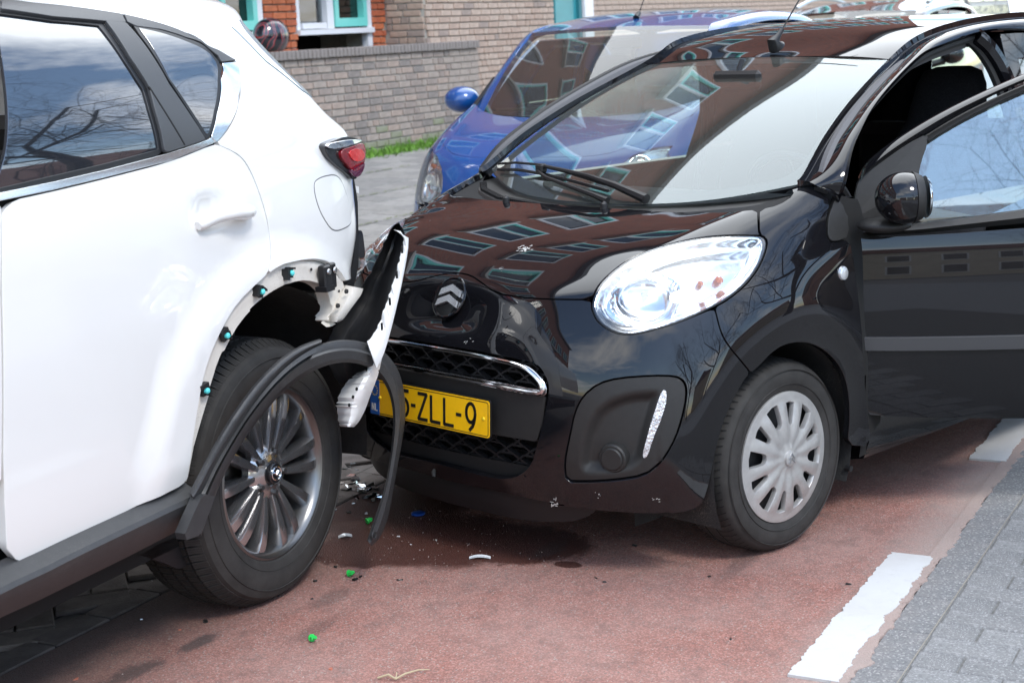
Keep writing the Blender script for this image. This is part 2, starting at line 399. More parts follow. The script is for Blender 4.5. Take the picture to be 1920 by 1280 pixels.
def blob(t, vec, cx, cy, rx, ry, nz, amp=.5, soft=.35):
    """soft-edged irregular stain centred at (cx, cy) of the object's own coordinates"""
    s_ = N(t, 'ShaderNodeSeparateXYZ'); t.links.new(vec, s_.inputs[0])
    a = math_(t, 'DIVIDE', math_(t, 'SUBTRACT', s_.outputs[0], cx), rx); b = math_(t, 'DIVIDE', math_(t, 'SUBTRACT', s_.outputs[1], cy), ry)
    d = math_(t, 'SQRT', math_(t, 'ADD', math_(t, 'MULTIPLY', a, a), math_(t, 'MULTIPLY', b, b)))
    d = math_(t, 'ADD', d, math_(t, 'MULTIPLY', math_(t, 'SUBTRACT', nz, .5), amp*2))
    r = N(t, 'ShaderNodeMapRange'); r.inputs['From Min'].default_value = 1; r.inputs['From Max'].default_value = 1-soft; t.links.new(d, r.inputs[0]); r.interpolation_type = 'SMOOTHSTEP'
    return r.outputs[0]
def aggregate(t, vec, cols, sc=420):
    v = N(t, 'ShaderNodeTexVoronoi'); v.inputs['Scale'].default_value = sc; t.links.new(vec, v.inputs['Vector'])
    s_ = N(t, 'ShaderNodeSeparateColor'); t.links.new(v.outputs['Color'], s_.inputs[0])
    return ramp(t, s_.outputs[0], cols), v.outputs['Distance']
def add_bump(t, b, h, st, dist):
    bp = N(t, 'ShaderNodeBump'); bp.inputs['Strength'].default_value = st; bp.inputs['Distance'].default_value = dist; t.links.new(h, bp.inputs['Height']); t.links.new(bp.outputs[0], b.inputs['Normal'])
def red_fn(t, b, vec):
    col_, dist = aggregate(t, vec, [(.0, (.21,.088,.068)), (.35, (.32,.135,.105)), (.6, (.38,.19,.155)), (.8, (.26,.108,.086)), (.93, (.36,.30,.265)), (.96, (.13,.10,.088))], 260)
    for r in t.nodes:
        if r.bl_idname == 'ShaderNodeValToRGB': r.color_ramp.interpolation = 'CONSTANT'
    n1 = noise(t, vec, 2.2, 6, .6); n2 = noise(t, vec, 14, 6, .7); n3 = noise(t, vec, 55, 3)
    c = mixn(t, ramp(t, n1, [(.35, .05), (.7, .5)]), col_, (.36,.26,.23))          # dusty worn greyish areas
    c = mixn(t, ramp(t, n2, [(.48, 0.), (.70, .5)]), c, (.13,.09,.08))
    # grime where the parking bay begins, wet coolant stain under the bumpers, small oil marks
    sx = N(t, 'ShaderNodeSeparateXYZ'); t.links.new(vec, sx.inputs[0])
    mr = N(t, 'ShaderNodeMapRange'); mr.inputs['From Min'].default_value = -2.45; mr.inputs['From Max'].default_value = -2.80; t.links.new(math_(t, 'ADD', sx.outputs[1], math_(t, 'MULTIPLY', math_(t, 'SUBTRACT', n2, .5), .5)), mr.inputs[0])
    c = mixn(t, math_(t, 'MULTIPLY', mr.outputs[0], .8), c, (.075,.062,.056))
    dry = N(t, 'ShaderNodeMapRange'); dry.inputs['From Min'].default_value = -.99; dry.inputs['From Max'].default_value = -1.16; t.links.new(math_(t, 'ADD', sx.outputs[1], math_(t, 'MULTIPLY', math_(t, 'SUBTRACT', n2, .5), .12)), dry.inputs[0])
    c = mixn(t, ramp(t, dry.outputs[0], [(0., .75), (1., 0.)]), c, (.35,.295,.265))
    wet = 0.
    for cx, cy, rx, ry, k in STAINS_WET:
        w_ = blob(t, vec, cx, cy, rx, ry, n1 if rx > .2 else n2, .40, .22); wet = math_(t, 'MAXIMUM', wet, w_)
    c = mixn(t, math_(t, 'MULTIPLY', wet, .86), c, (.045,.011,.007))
    for cx, cy, rx, ry, k in STAINS_OIL: c = mixn(t, math_(t, 'MULTIPLY', blob(t, vec, cx, cy, rx, ry, n2, .9, .6), k), c, (.05,.042,.04))
    t.links.new(c, b.inputs['Base Color'])
    b.inputs['Specular IOR Level'].default_value = .3
    rr_ = N(t, 'ShaderNodeMapRange'); rr_.inputs['To Min'].default_value = .88; rr_.inputs['To Max'].default_value = .50; t.links.new(wet, rr_.inputs[0]); t.links.new(rr_.outputs[0], b.inputs['Roughness'])
    add_bump(t, b, math_(t, 'ADD', dist, math_(t, 'MULTIPLY', n3, .8)), .55, .004)
def G(px_, py_): p = un(WD, px_, py_, Z=0); q = RD[1]@p; return q[0], q[1]
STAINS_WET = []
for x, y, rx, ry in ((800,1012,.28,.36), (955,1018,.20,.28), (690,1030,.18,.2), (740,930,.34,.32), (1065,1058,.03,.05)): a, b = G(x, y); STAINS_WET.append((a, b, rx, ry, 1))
STAINS_OIL = []
for x, y, rx, ry, k in ((370,1205,.11,.035,.75), (590,1180,.14,.04,.35), (250,1260,.12,.05,.7), (680,900,.3,.22,.85), (1030,1030,.1,.05,.5), (1400,1045,.3,.04,.4), (620,1120,.12,.05,.4)): a, b = G(x, y); STAINS_OIL.append((a, b, rx, ry, k))
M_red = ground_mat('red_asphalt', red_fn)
def grey_fn(t, b, vec):
    col_, dist = aggregate(t, vec, [(.0, (.16,.165,.175)), (.4, (.215,.225,.24)), (.75, (.27,.28,.295)), (.93, (.40,.41,.42))], 190)
    n1 = noise(t, vec, 1.5, 6, .6); n3 = noise(t, vec, 60, 3)
    c = mixn(t, ramp(t, n1, [(.35, 0.), (.7, .4)]), col_, (.24,.235,.23)); t.links.new(c, b.inputs['Base Color']); b.inputs['Roughness'].default_value = .85; b.inputs['Specular IOR Level'].default_value = .3
    add_bump(t, b, math_(t, 'ADD', dist, n3), .5, .003)
M_asph = ground_mat('grey_asphalt', grey_fn)
def line_fn(t, b, vec):
    n2 = noise(t, vec, 30, 6, .7); n3 = noise(t, vec, 4, 5, .6)
    c = mixn(t, ramp(t, n2, [(.55, 0.), (.8, .35)]), (.52,.52,.515), (.32,.31,.295)); c = mixn(t, ramp(t, n3, [(.45, 0.), (.7, .45)]), c, (.42,.40,.385))
    t.links.new(c, b.inputs['Base Color']); b.inputs['Roughness'].default_value = .7; add_bump(t, b, noise(t, vec, 240, 3), .4, .002)
M_line = ground_mat('road_paint', line_fn)
def strip_poly(P, z): return [rd(x, y, z) for x, y in P]
def flat(name, P, z, m, kind='structure', parent=None):
    o = mesh(name, strip_poly(P, z), [tuple(range(len(P)))], m, parent)
    # keep the object's own coordinates along the street
    M_ = Matrix([[*RD[1].T[i], 0] for i in range(3)]+[[0,0,0,1]]); o.data.transform(M_.inverted()); o.matrix_world = M_
    if kind: o['kind'] = kind
    return o
g_ = mesh('ground', [(-300,-300,-.03),(300,-300,-.03),(300,300,-.03),(-300,300,-.03)], [(0,1,2,3)], mat('earth_grey', (.17,.165,.16), rough=.9, var=.15, vscale=.6)); g_['kind'] = 'structure'
rdw = flat('roadway', [(40,-.862),(-80,-.862),(-80,7.5),(40,7.5)], 0, M_asph)
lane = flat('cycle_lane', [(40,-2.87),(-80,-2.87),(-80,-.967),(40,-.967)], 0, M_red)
bay_m = None
def paver_fn(t, b, vec):
    br = N(t, 'ShaderNodeTexBrick'); br.inputs['Scale'].default_value = 1; br.inputs['Brick Width'].default_value = .21; br.inputs['Row Height'].default_value = .105; br.inputs['Mortar Size'].default_value = .005
    br.inputs['Color1'].default_value = (.10,.085,.078,1); br.inputs['Color2'].default_value = (.15,.135,.125,1); br.inputs['Mortar'].default_value = (.04,.035,.03,1); t.links.new(vec, br.inputs['Vector'])
    c = mixn(t, ramp(t, noise(t, vec, 60, 4), [(.4, 0.), (.7, .4)]), br.outputs['Color'], (.16,.14,.125)); t.links.new(c, b.inputs['Base Color']); b.inputs['Roughness'].default_value = .9
M_bay = ground_mat('bay_paving', paver_fn)
flat('parking_bay', [(40,-5.9),(-80,-5.9),(-80,-2.872),(40,-2.872)], -.012, M_bay)
# pieces of paving: the bay's clay pavers
def piece(w, l, h, bev, name, seedv=0):
    mb = MB(); mb.box((0, 0, -h/2), (l, w, h), bev=bev); me = bpy.data.meshes.new(name); me.from_pydata(mb.V, [], mb.F); me.update(); return me
M_pav = mat('clay_paver', (.105,.088,.08), rough=.9, var=.35, vscale=9, bump=.5, bscale=150)
M_pav2 = mat('clay_paver_light', (.16,.135,.12), rough=.9, var=.3, vscale=9, bump=.5, bscale=150)
bay = bpy.data.objects['parking_bay']
mes = [piece(.1, .205, .06, .004, 'paver') for _ in range(2)]; mes[0].materials.append(M_pav); mes[1].materials.append(M_pav2)
rng = random.Random(3)
cnt = 0
for i in range(-60, 60):
    for j in range(-60, 60):
        d = (i-j) % 4
        if d not in (0, 3): continue
        cx, cy, rot = ((i+1)*.1045, (j+.5)*.1045, 0) if d == 0 else ((i+.5)*.1045, (j+1)*.1045, 90)
        X_, Y_ = (cx-cy)*.7071-3.4, (cx+cy)*.7071-3.5
        if not (-5.6 < X_ < -1.9 and -4.4 < Y_ < -3.01): continue
        q = pj(WD, np.array([rd(X_, Y_, 0)]))[0]
        if not (-90 < q[0] < 680 and 850 < q[1] < 1380): continue
        cnt += 1
        if cnt > 295: continue
        o = bpy.data.objects.new('paver', mes[rng.random() < .3]); col.objects.link(o); o.parent = bay
        o.location = (X_, Y_, .004+rng.uniform(-.003,.002)); o.rotation_euler = (rng.uniform(-.01,.01), rng.uniform(-.01,.01), R(rot+45)+rng.uniform(-.01,.01))
# row of edge bricks between bay and lane
me_e = piece(.095, .20, .06, .004, 'edge_paver'); me_e.materials.append(M_pav)
for k in range(0, 16):
    o = bpy.data.objects.new('edge_paver', me_e); col.objects.link(o); o.parent = bay; o.location = (-2.2-.206*k, -2.925, .003+rng.uniform(-.002,.002)); o.rotation_euler = (0, 0, rng.uniform(-.01,.01))
# gutter tiles between the red lane and the roadway
M_tile = mat('gutter_concrete', (.20,.21,.222), rough=.85, var=.2, vscale=30, bump=.5, bscale=260)
gut = flat('gutter', [(40,-.967),(-80,-.967),(-80,-.862),(40,-.862)], -.010, mat('joint_dark', (.035,.035,.035), rough=.95))
M_gut = ground_mat('gutter_tile_stone', lambda t, b, vec: (t.links.new(mixn(t, ramp(t, noise(t, vec, 6, 5), [(.35, 0.), (.7, .5)]), aggregate(t, vec, [(.0, (.125,.127,.13)), (.4, (.16,.162,.165)), (.8, (.20,.202,.205)), (.95, (.34,.33,.32))], 210)[0], (.20,.185,.175)), b.inputs['Base Color']), setattr(b.inputs['Roughness'], 'default_value', .9), add_bump(t, b, noise(t, vec, 170, 4), .6, .003)))
me_g = piece(.101, .246, .05, .003, 'gutter_tile'); me_g.materials.append(M_gut)
for k in range(0, 60):
    o = bpy.data.objects.new('gutter_tile', me_g); col.objects.link(o); o.parent = gut; o.location = (-2.4-.25*k, -.915, .0025+rng.uniform(-.0015,.0015)); o.rotation_euler = (0, rng.uniform(-.004,.004), rng.uniform(-.004,.004))
# roadway joints: faint transverse and lengthwise seams with sand
mb = MB(); mb.add([rd(30,-.8655,.002), rd(-60,-.8655,.002), rd(-60,-.8615,.002), rd(30,-.8615,.002)], [(0,1,2,3)])
mb.build('sand_seam', mat('sand', (.24,.22,.19), rough=.95, var=.2, vscale=80))['kind'] = 'structure'
# ragged edge of the red surfacing where it laps over the gutter tiles
r_ = random.Random(9); n_ = 900; A_ = [(-1.5-.008*k, -1.0) for k in range(n_)]; dd_ = 0; B_2 = []
for k in range(n_): dd_ = dd_*.8+r_.uniform(-.006,.006); B_2.append((-1.5-.008*k, -.958+dd_+.008*math.sin(k*.013)))
ed_ = mesh('cycle_lane_edge', [(x, y, .0052) for x, y in A_]+[(x, y, .0045) for x, y in B_2]+[(x, y+.002, -.002) for x, y in B_2], [(k, k+1, n_+k+1, n_+k) for k in range(n_-1)]+[(n_+k, n_+k+1, 2*n_+k+1, 2*n_+k) for k in range(n_-1)]+[], M_red); ed_.matrix_world = lane.matrix_world; ed_['kind'] = 'structure'
# worn road markings with ragged edges
def dash(x0, x1, sd_):
    r_ = random.Random(sd_); n_ = 130; L = []; Rr = []; dl = dr = 0
    for k in range(n_+1):
        x = x0+(x1-x0)*k/n_; dl = dl*.75+r_.uniform(-.0028,.0028)*(2.2 if r_.random() < .2 else 1); dr = dr*.75+r_.uniform(-.0035,.0030)*(2.4 if r_.random() < .2 else 1); L.append((x, -1.104+dl)); Rr.append((x, -.985+dr))
    P = L+Rr[::-1]; n2 = len(L)
    V = [(p[0], p[1], .0068) for p in P]+[(p[0], p[1], -.002) for p in P]; n = len(P)
    F = [(k, k+1, 2*n2-2-k, 2*n2-1-k) for k in range(n2-1)]+[(i, (i+1) % n, n+(i+1) % n, n+i) for i in range(n)]
    return V, F
for k in range(-1, 9):
    V, F = dash(-3.40-1.98*k, -4.335-1.98*k, 11+k); o = mesh('lane_dash', V, F, M_line); o.matrix_world = lane.matrix_world; o['kind'] = 'structure'
flat('paver_bed', [(-1,-.860),(-9,-.860),(-9,1.35),(-1,1.35)], .0008, mat('joint_sand', (.13,.128,.122), rough=.95, var=.3, vscale=60))
# grey road pavers beyond the sand seam
me_r = [piece(.098, .205, .05, .003, 'road_paver') for _ in range(3)]
for me, c in zip(me_r, ((.165,.166,.167), (.182,.184,.185), (.152,.154,.156))): me.materials.append(ground_mat('road_paver_%d' % int(c[0]*1000), (lambda cc: lambda t, b, vec: (t.links.new(mixn(t, ramp(t, noise(t, vec, 5, 5), [(.35, 0.), (.7, .35)]), aggregate(t, vec, [(.0, tuple(x*.8 for x in cc)), (.4, cc), (.8, tuple(x*1.25 for x in cc)), (.95, (.31,.31,.31))], 230)[0], (.25,.245,.24)), b.inputs['Base Color']), setattr(b.inputs['Roughness'], 'default_value', .88), add_bump(t, b, noise(t, vec, 190, 4), .5, .003)))(c)))
for i in range(0, 60):
    for j in range(0, 12):
        x = -2.6-i*.1005; y = -.862+.004+.105+(j-.5)*.2085+(.104 if i % 2 else 0)
        if y > 1.2: continue
        q = pj(WD, np.array([rd(x, y, 0)]))[0]
        if not (1500 < q[0] < 2010 and 800 < q[1] < 1400): continue
        half = y < -.76
        if half: y = -.8075
        o = bpy.data.objects.new('road_paver', rng.choice(me_r)); col.objects.link(o); o.parent = rdw; o.scale = (.50 if half else 1, 1, 1); o.location = (x, y, .0035+rng.uniform(-.0012,.0012)); o.rotation_euler = (rng.uniform(-.004,.004), rng.uniform(-.004,.004), math.pi/2+rng.uniform(-.006,.006))
# raised pavement towards the garden wall
P0 = un(WL, 700, 560, Z=0.02)
M_pvt = None
def pave_fn(t, b, vec):
    br = N(t, 'ShaderNodeTexBrick'); br.inputs['Scale'].default_value = 1; br.inputs['Brick Width'].default_value = .3; br.inputs['Row Height'].default_value = .3; br.inputs['Mortar Size'].default_value = .006; br.offset = .5
    br.inputs['Color1'].default_value = (.24,.23,.215,1); br.inputs['Color2'].default_value = (.20,.19,.18,1); br.inputs['Mortar'].default_value = (.10,.10,.07,1); t.links.new(vec, br.inputs['Vector'])
    t.links.new(br.outputs['Color'], b.inputs['Base Color']); b.inputs['Roughness'].default_value = .9
pave = mesh('pavement', [(60,-.0,.235),(-60,-.0,.235),(-60,4.6,.0),(60,4.6,.0)], [(0,1,2,3)], ground_mat('pavement_tiles', pave_fn)); pave['kind'] = 'structure'
O_, M_ = WL; MWL = Matrix([[*M_.T[i], (O_[i] if i < 2 else 0)] for i in range(3)]+[[0,0,0,1]]); pave.matrix_world = MWL
me_t = [piece(.293, .293, .04, .005, 'pavement_tile') for _ in range(3)]
for me, c in zip(me_t, ((.235,.225,.21), (.205,.198,.188), (.26,.25,.235))): me.materials.append(mat('pavement_slab%d' % int(c[0]*1000), c, rough=.9, var=.14, vscale=12, bump=.4, bscale=120))
mosses = []
for i in range(-50, 50):
    for j in range(0, 15):
        x = i*.3+(.15 if j % 2 else 0); y = .15+j*.3; z = .235-.235*y/4.6
        q = pj(WL, np.array([[x, y, z]]))[0]
        if not (560 < q[0] < 860 and 250 < q[1] < 640): continue
        o = bpy.data.objects.new('pavement_tile', rng.choice(me_t)); col.objects.link(o); o.parent = pave; o.location = (x, y, z+.012+rng.uniform(-.002,.002)); o.rotation_euler = (R(-2.92), 0, 0)
        if j % 3 == 2 and rng.random() < .8: mosses.append((x, y+.15, z+.012))
mb = MB()
for x, y, z in mosses:
    for _ in range(14):
        a, b_ = x+rng.uniform(-.15,.15), y+rng.uniform(-.006,.006); s_ = rng.uniform(.004,.010); mb.add([(a-s_*2, b_, z), (a+s_*2, b_, z), (a+s_, b_+s_, z+s_*.6), (a-s_, b_-s_, z+s_*.6)], [(0,1,2,3)])
o = mb.build('moss', mat('moss_green', (.12,.15,.03), rough=.95, var=.4, vscale=40)); o['kind'] = 'stuff'; o.matrix_world = MWL; tag(o, 'moss in the joints of the grey pavement', 'moss')

# ================================================================== GARDEN WALL AND BUILDING
M_brA = [mat('brick_%s' % n, c, rough=.85, var=.16, vscale=16, bump=.5, bscale=90) for n, c in (('beige', (.33,.275,.235)), ('brown', (.275,.225,.195)), ('rose', (.34,.265,.22)), ('umber', (.225,.195,.175)))]
M_mort = mat('mortar', (.40,.385,.345), rough=.95, var=.12, vscale=20, bump=.4, bscale=120)
M_brO = [mat('brick_%s' % n, c, rough=.8, var=.16, vscale=16, bump=.5, bscale=90) for n, c in (('orange', (.50,.145,.06)), ('red', (.42,.11,.05)))]
M_moss = mat('brick_mossy', (.27,.265,.20), rough=.9, c2=(.20,.215,.12), vscale=9, bump=.5, bscale=90)
def brick_pieces(parent, x0, x1, y, z0, z1, mats, course=.0735, L=.232, th=.03, limit=300, face=1, weights=None, seed=1, axis='x', h=.060, visible=None, mossy=0):
    r_ = random.Random(seed); mes_ = {}; cells = []
    nz = int(round((z1-z0)/course))
    for j in range(nz):
        z = z0+(j+.5)*course; x = x0-(r_.uniform(0, L) if 1 else 0)
        while x < x1-.01:
            l = L if r_.random() < .72 else L*.5-.006; a, b = max(x, x0), min(x+l-.012, x1)
            if b-a > .03: cells.append(((a+b)/2, z, b-a))
            x += l
    def key(c):
        q = pj(WL, np.array([[c[0], y, c[1]] if axis == 'x' else [y, c[0], c[1]]]))[0]; return 0 if (-60 < q[0] < 1980 and -60 < q[1] < 1340) else 1
    cells = [c for c in cells if visible is None or visible(*c)]
    cells.sort(key=lambda c: (key(c), -c[0])); rest = MB()
    for k, (cx, cz, l) in enumerate(cells):
        lq = round(l/.02)*.02; m_ = r_.choices(mats, weights)[0]
        if mossy and cz < z0+.30 and r_.random() < 1.05-(cz-z0)/.30: m_ = M_moss
        if k < limit and key((cx, cz, l)) == 0:
            kk = (lq, m_.name)
            if kk not in mes_:
                mb = MB(); mb.box((0,0,0), ((max(.03, lq-.004), th, h) if axis == 'x' else (th, max(.03, lq-.004), h)), bev=.004); me = bpy.data.meshes.new('brick'); me.from_pydata(mb.V, [], mb.F); me.update(); me.materials.append(m_); mes_[kk] = me
            o = bpy.data.objects.new('brick', mes_[kk]); col.objects.link(o); o.parent = parent
            o.location = (cx, y+r_.uniform(-.002,.002), cz+r_.uniform(-.0015,.0015)) if axis == 'x' else (y, cx, cz); o.rotation_euler = (0, r_.uniform(-.006,.006), 0)
        else: rest.box((cx, y, cz) if axis == 'x' else (y, cx, cz), (l, th, h) if axis == 'x' else (th, l, h))
    if rest.V: o = rest.build('brickwork', mats[0], parent); o['kind'] = 'stuff'
wall = root('garden_wall', WL, 'low weathered brown brick garden wall with a dark brick coping behind the grass strip', 'wall')
mb = MB(); mb.box((2.14, -.11, .75), (7.72, .16, 1.04)); mb.build('wall_core', M_mort, wall)
brick_pieces(wall, -1.72, 3.1, -.026, .235, 1.265, M_brA, weights=[5,4,3,2], seed=5, mossy=1)
M_cope = mat('coping_brick', (.21,.185,.17), rough=.9, var=.35, vscale=12, bump=.5, bscale=90)
mb = MB(); mb.box((0,0,0), (.058, .26, .085), bev=.004); me_c = bpy.data.meshes.new('coping_brick'); me_c.from_pydata(mb.V, [], mb.F); me_c.update(); me_c.materials.append(M_cope)
mb = MB(); mb.box((2.14, -.11, 1.305), (7.70, .235, .076)); mb.build('coping_bed', M_mort, wall)
for k in range(70):
    o = bpy.data.objects.new('coping_brick', me_c); col.objects.link(o); o.parent = wall; o.location = (-1.69+.068*k, -.11+rng.uniform(-.003,.003), 1.308+rng.uniform(-.002,.002)); o.rotation_euler = (0, 0, rng.uniform(-.02,.02))
# grass strip
mb = MB()
for k in range(2600):
    x = rng.uniform(-2.0, 2.6); y = abs(rng.gauss(0, .10))+.0; h_ = rng.uniform(.03,.12)*(1.3 if rng.random() < .2 else 1)*max(.3, 1-y*2); a = rng.uniform(0, 6.28); w_ = rng.uniform(.004,.009); l = rng.uniform(0,.05)
    dx, dy = math.cos(a), math.sin(a); z0 = .235-.05*y
    mb.add([(x-dy*w_, y+dx*w_, z0), (x+dy*w_, y-dx*w_, z0), (x+dx*l+dy*w_*.5, y+dy*l-dx*w_*.5, z0+h_*.7), (x+dx*l*2, y+dy*l*2, z0+h_)], [(0,1,2),(0,2,3)])
o = mb.build('grass', mat('grass_green', (.13,.28,.03), rough=.7, var=.4, vscale=15)); o.matrix_world = MWL; tag(o, 'tufts of bright green grass growing along the foot of the garden wall', 'grass', kind='stuff')

bld = root('apartment_building', WL, 'tall red brown brick apartment building with white and turquoise window frames', 'building')
def facade_fn(c1, c2, mo_, s_=1.0):
    def fn(t, b, vec):
        sx = N(t, 'ShaderNodeSeparateXYZ'); t.links.new(vec, sx.inputs[0]); cb_ = N(t, 'ShaderNodeCombineXYZ'); t.links.new(math_(t, 'ADD', sx.outputs[0], sx.outputs[1]), cb_.inputs[0]); t.links.new(sx.outputs[2], cb_.inputs[1])
        br = N(t, 'ShaderNodeTexBrick'); br.inputs['Scale'].default_value = 1; br.inputs['Brick Width'].default_value = .232; br.inputs['Row Height'].default_value = .0735; br.inputs['Mortar Size'].default_value = .006
        br.inputs['Color1'].default_value = (*c1,1); br.inputs['Color2'].default_value = (*c2,1); br.inputs['Mortar'].default_value = (*mo_,1); t.links.new(cb_.outputs[0], br.inputs['Vector'])
        t.links.new(mixn(t, ramp(t, noise(t, vec, .7, 5), [(.4, 0.), (.7, .3)]), br.outputs['Color'], c2), b.inputs['Base Color']); b.inputs['Roughness'].default_value = .88
    return fn
M_fac = ground_mat('facade_red_brick', facade_fn((.30,.095,.055), (.22,.075,.048), (.20,.15,.12)))
M_white = mat('frame_white', (.72,.73,.76), rough=.35, coat=.3); M_teal = mat('frame_turquoise', (.16,.62,.55), rough=.4, coat=.3); M_sillst = mat('sill_stone', (.48,.46,.42), rough=.8)
M_pane = mat('window_pane', (.02,.03,.035), rough=.03, spec=.9, coat=1); M_blind = mat('roller_blind', (.46,.46,.40), rough=.8, var=.05, vscale=50)
XR, XL = -21.3, 34.
TOP = 12.8
# main volume above the ground floor; ground floor set in pieces
mb = MB(); mb.box(((XR+XL)/2, -6.2, (2.55+TOP)/2), (XL-XR, 12.16, TOP-2.55)); mb.build('upper_facade', M_fac, bld)
mb = MB(); mb.box((-6.4, -.15, 3.95), (11.2, .12, 2.75)); mb.build('first_floor_wall', ground_mat('facade_beige_upper', facade_fn((.46,.36,.26), (.40,.30,.21), (.36,.33,.28))), bld)
mb = MB(); mb.box(((XR+XL)/2, -6.15, TOP+.12), (XL-XR+.5, 12.6, .25)); mb.build('roof_edge', mat('roof_grey', (.18,.18,.18), rough=.8), bld)
M_gf = ground_mat('facade_beige_brick', facade_fn((.36,.25,.185), (.29,.19,.14), (.33,.30,.25)))
mb = MB(); mb.box(((XR-.8)/2, -3.2, 1.40), (-.8-XR, 6.10, 2.3)); mb.build('ground_floor_wall', M_mort, bld)
M_brB = [mat('facade_brick_%s' % n, c, rough=.85, var=.14, vscale=16, bump=.5, bscale=90) for n, c in (('sand', (.44,.34,.275)), ('tan', (.40,.295,.235)), ('dull', (.31,.245,.21)))]
brick_pieces(bld, -3.92, -.80, -.135, .235, 2.05, M_brB, limit=300, weights=[5,5,1], seed=8, visible=lambda x, z, l: (x < -1.70 or z > 1.34))
brick_pieces(bld, -21.3, -4.93, -.135, 1.2, 2.05, M_brB, limit=0, weights=[5,5,1], seed=9)
brick_pieces(bld, -.63, -.15, -.793, 1.2, 2.05, M_brB, limit=40, weights=[2,2,4], seed=10, axis='y')
# teal door with white post
dr = bpy.data.objects.new('front_door', None); col.objects.link(dr); dr.parent = bld
mb = MB(); mb.box((-4.24, -.13, 1.3), (.60, .05, 2.2)); mb.build('door_leaf', mat('door_teal', (.035,.27,.31), rough=.4, coat=.3, var=.08, vscale=3), dr)
mb = MB(); mb.box((-4.58, -.11, 1.3), (.08, .10, 2.2)); mb.build('door_post', mat('post_dark_teal', (.02,.16,.19), rough=.45), dr)
mb = MB(); mb.box((-4.78, -.10, 1.3), (.26, .14, 2.2)); mb.build('downpipe_casing', M_white, dr)
# recessed orange piers with windows
brick_pieces(bld, -.80, -.52, -.665, 1.0, 2.05, M_brO, limit=80, seed=12)
brick_pieces(bld, .885, 1.45, -.665, 1.0, 2.05, M_brO, limit=120, seed=13)
mb = MB(); mb.box((-.66, -.85, 1.4), (.28, .32, 2.3)); mb.box((1.17, -.85, 1.4), (.56, .32, 2.3)); mb.box((8., -.85, 1.4), (10.2, .32, 2.3)); mb.build('pier_core', M_mort, bld)
mb = MB(); mb.box((1.4, -1.6, 1.4), (5.4, .1, 2.4)); mb.build('recess_back', mat('dark_recess', (.01,.01,.01), rough=.9), bld)
def window(x0, x1, z0, z1, y, split, par, lod=0):
    w = bpy.data.objects.new('window', None); col.objects.link(w); w.parent = par
    f = .065; d = .07
    mb = MB(); 
    mb.box(((x0+x1)/2, y, z0+f/2), (x1-x0, d, f)); mb.box(((x0+x1)/2, y, z1-f/2), (x1-x0, d, f)); mb.box((x0+f/2, y, (z0+z1)/2), (f, d-.004, z1-z0-2*f)); mb.box((x1-f/2, y, (z0+z1)/2), (f, d-.004, z1-z0-2*f))
    xm = x0+(x1-x0)*split; mb.box((xm, y, (z0+z1)/2), (f, d-.004, z1-z0-2*f)); mb.build('window_frame', M_white, w)
    mb = MB(); a, b = x0+f+.004, xm-f/2-.004; g2 = .055
    for X_, Z_, sx_, sz_ in (((a+b)/2, z0+f+g2/2+.004, b-a, g2), ((a+b)/2, z1-f-g2/2-.004, b-a, g2), (a+g2/2, (z0+z1)/2, g2, z1-z0-2*f-2*g2-.008), (b-g2/2, (z0+z1)/2, g2, z1-z0-2*f-2*g2-.008)): mb.box((X_, y+.006, Z_), (sx_, d, sz_))
    mb.build('sash', M_teal, w)
    mb = MB(); mb.box(((x0+x1)/2, y-.026, (z0+z1)/2), (x1-x0-.05, .004, z1-z0-.05)); mb.build('pane', M_wpane, w)
    mb = MB(); mb.box(((x0+x1)/2, y-.040, (z0+z1)/2), (x1-x0-.05, .012, z1-z0-.06)); mb.build('blind', M_blind if (x0*7.3+z0*3.1) % 3 > .9 else M_pane, w)
    return w
M_wpane = glass('building_glass', (.75,.80,.78), boost=.05)
def window_g(x0, x1, z0, y, mull, par):
    """ground floor window: white frame, fixed pane left of the mullion and a turquoise sash right of it"""
    w = bpy.data.objects.new('window', None); col.objects.link(w); w.parent = par; z1 = 2.5
    mb = MB(); 
    mb.box(((x0+x1)/2, y+.02, z0+.03), (x1-x0, .12, .055)); mb.box((x0+.045, y+.005, (z0+z1)/2-.3), (.09, .08, z1-z0+.6)); mb.box((x1-.03, y+.0, (z0+z1)/2), (.06, .08, z1-z0-.1)); mb.box((mull, y+.003, (z0+z1)/2), (.12, .08, z1-z0-.12)); mb.box(((mull+x1)/2, y+.01, z0+.095), (x1-mull-.18, .08, .06)); mb.build('window_frame', M_white, w)
    a, b = x0+.10, mull-.068; mb = MB(); mb.box(((a+b)/2, y+.02, z0+.12), (b-a, .08, .09)); mb.box((a+.035, y+.02, z0+.8), (.07, .08, 1.27)); mb.box((b-.035, y+.02, z0+.8), (.07, .08, 1.27)); mb.build('sash', M_teal, w)
    mb = MB(); mb.box(((x0+x1)/2, y-.03, (z0+z1)/2), (x1-x0-.1, .006, z1-z0)); mb.build('pane', M_wpane, w)
    mb = MB(); mb.box(((x0+x1)/2, y-.12, (z0+z1)/2+.18), (x1-x0-.1, .02, z1-z0)); 
    mb.build('blind', M_blind, w); return w
window_g(-.515, .885, 1.49, -.70, .27, bld)
window_g(1.46, 2.9, 1.49, -.70, 2.2, bld)
pitch = 2.85; 
for k in range(-7, 12):
    for fl in range(3):
        x = k*pitch-.2+(.0); z = 3.35+fl*2.85
        if x < XR+.6 or x+1.95 > XL: continue
        w = window(x, x+1.95, z, z+1.6, -.06 if not (fl == 0 and -12.2 < x < -2.3) else -.02, .45, bld)
        mb = MB(); mb.box((x+.97, -.06, z-.05), (2.15, .18, .07)); mb.build('window_sill', M_sillst, bld)
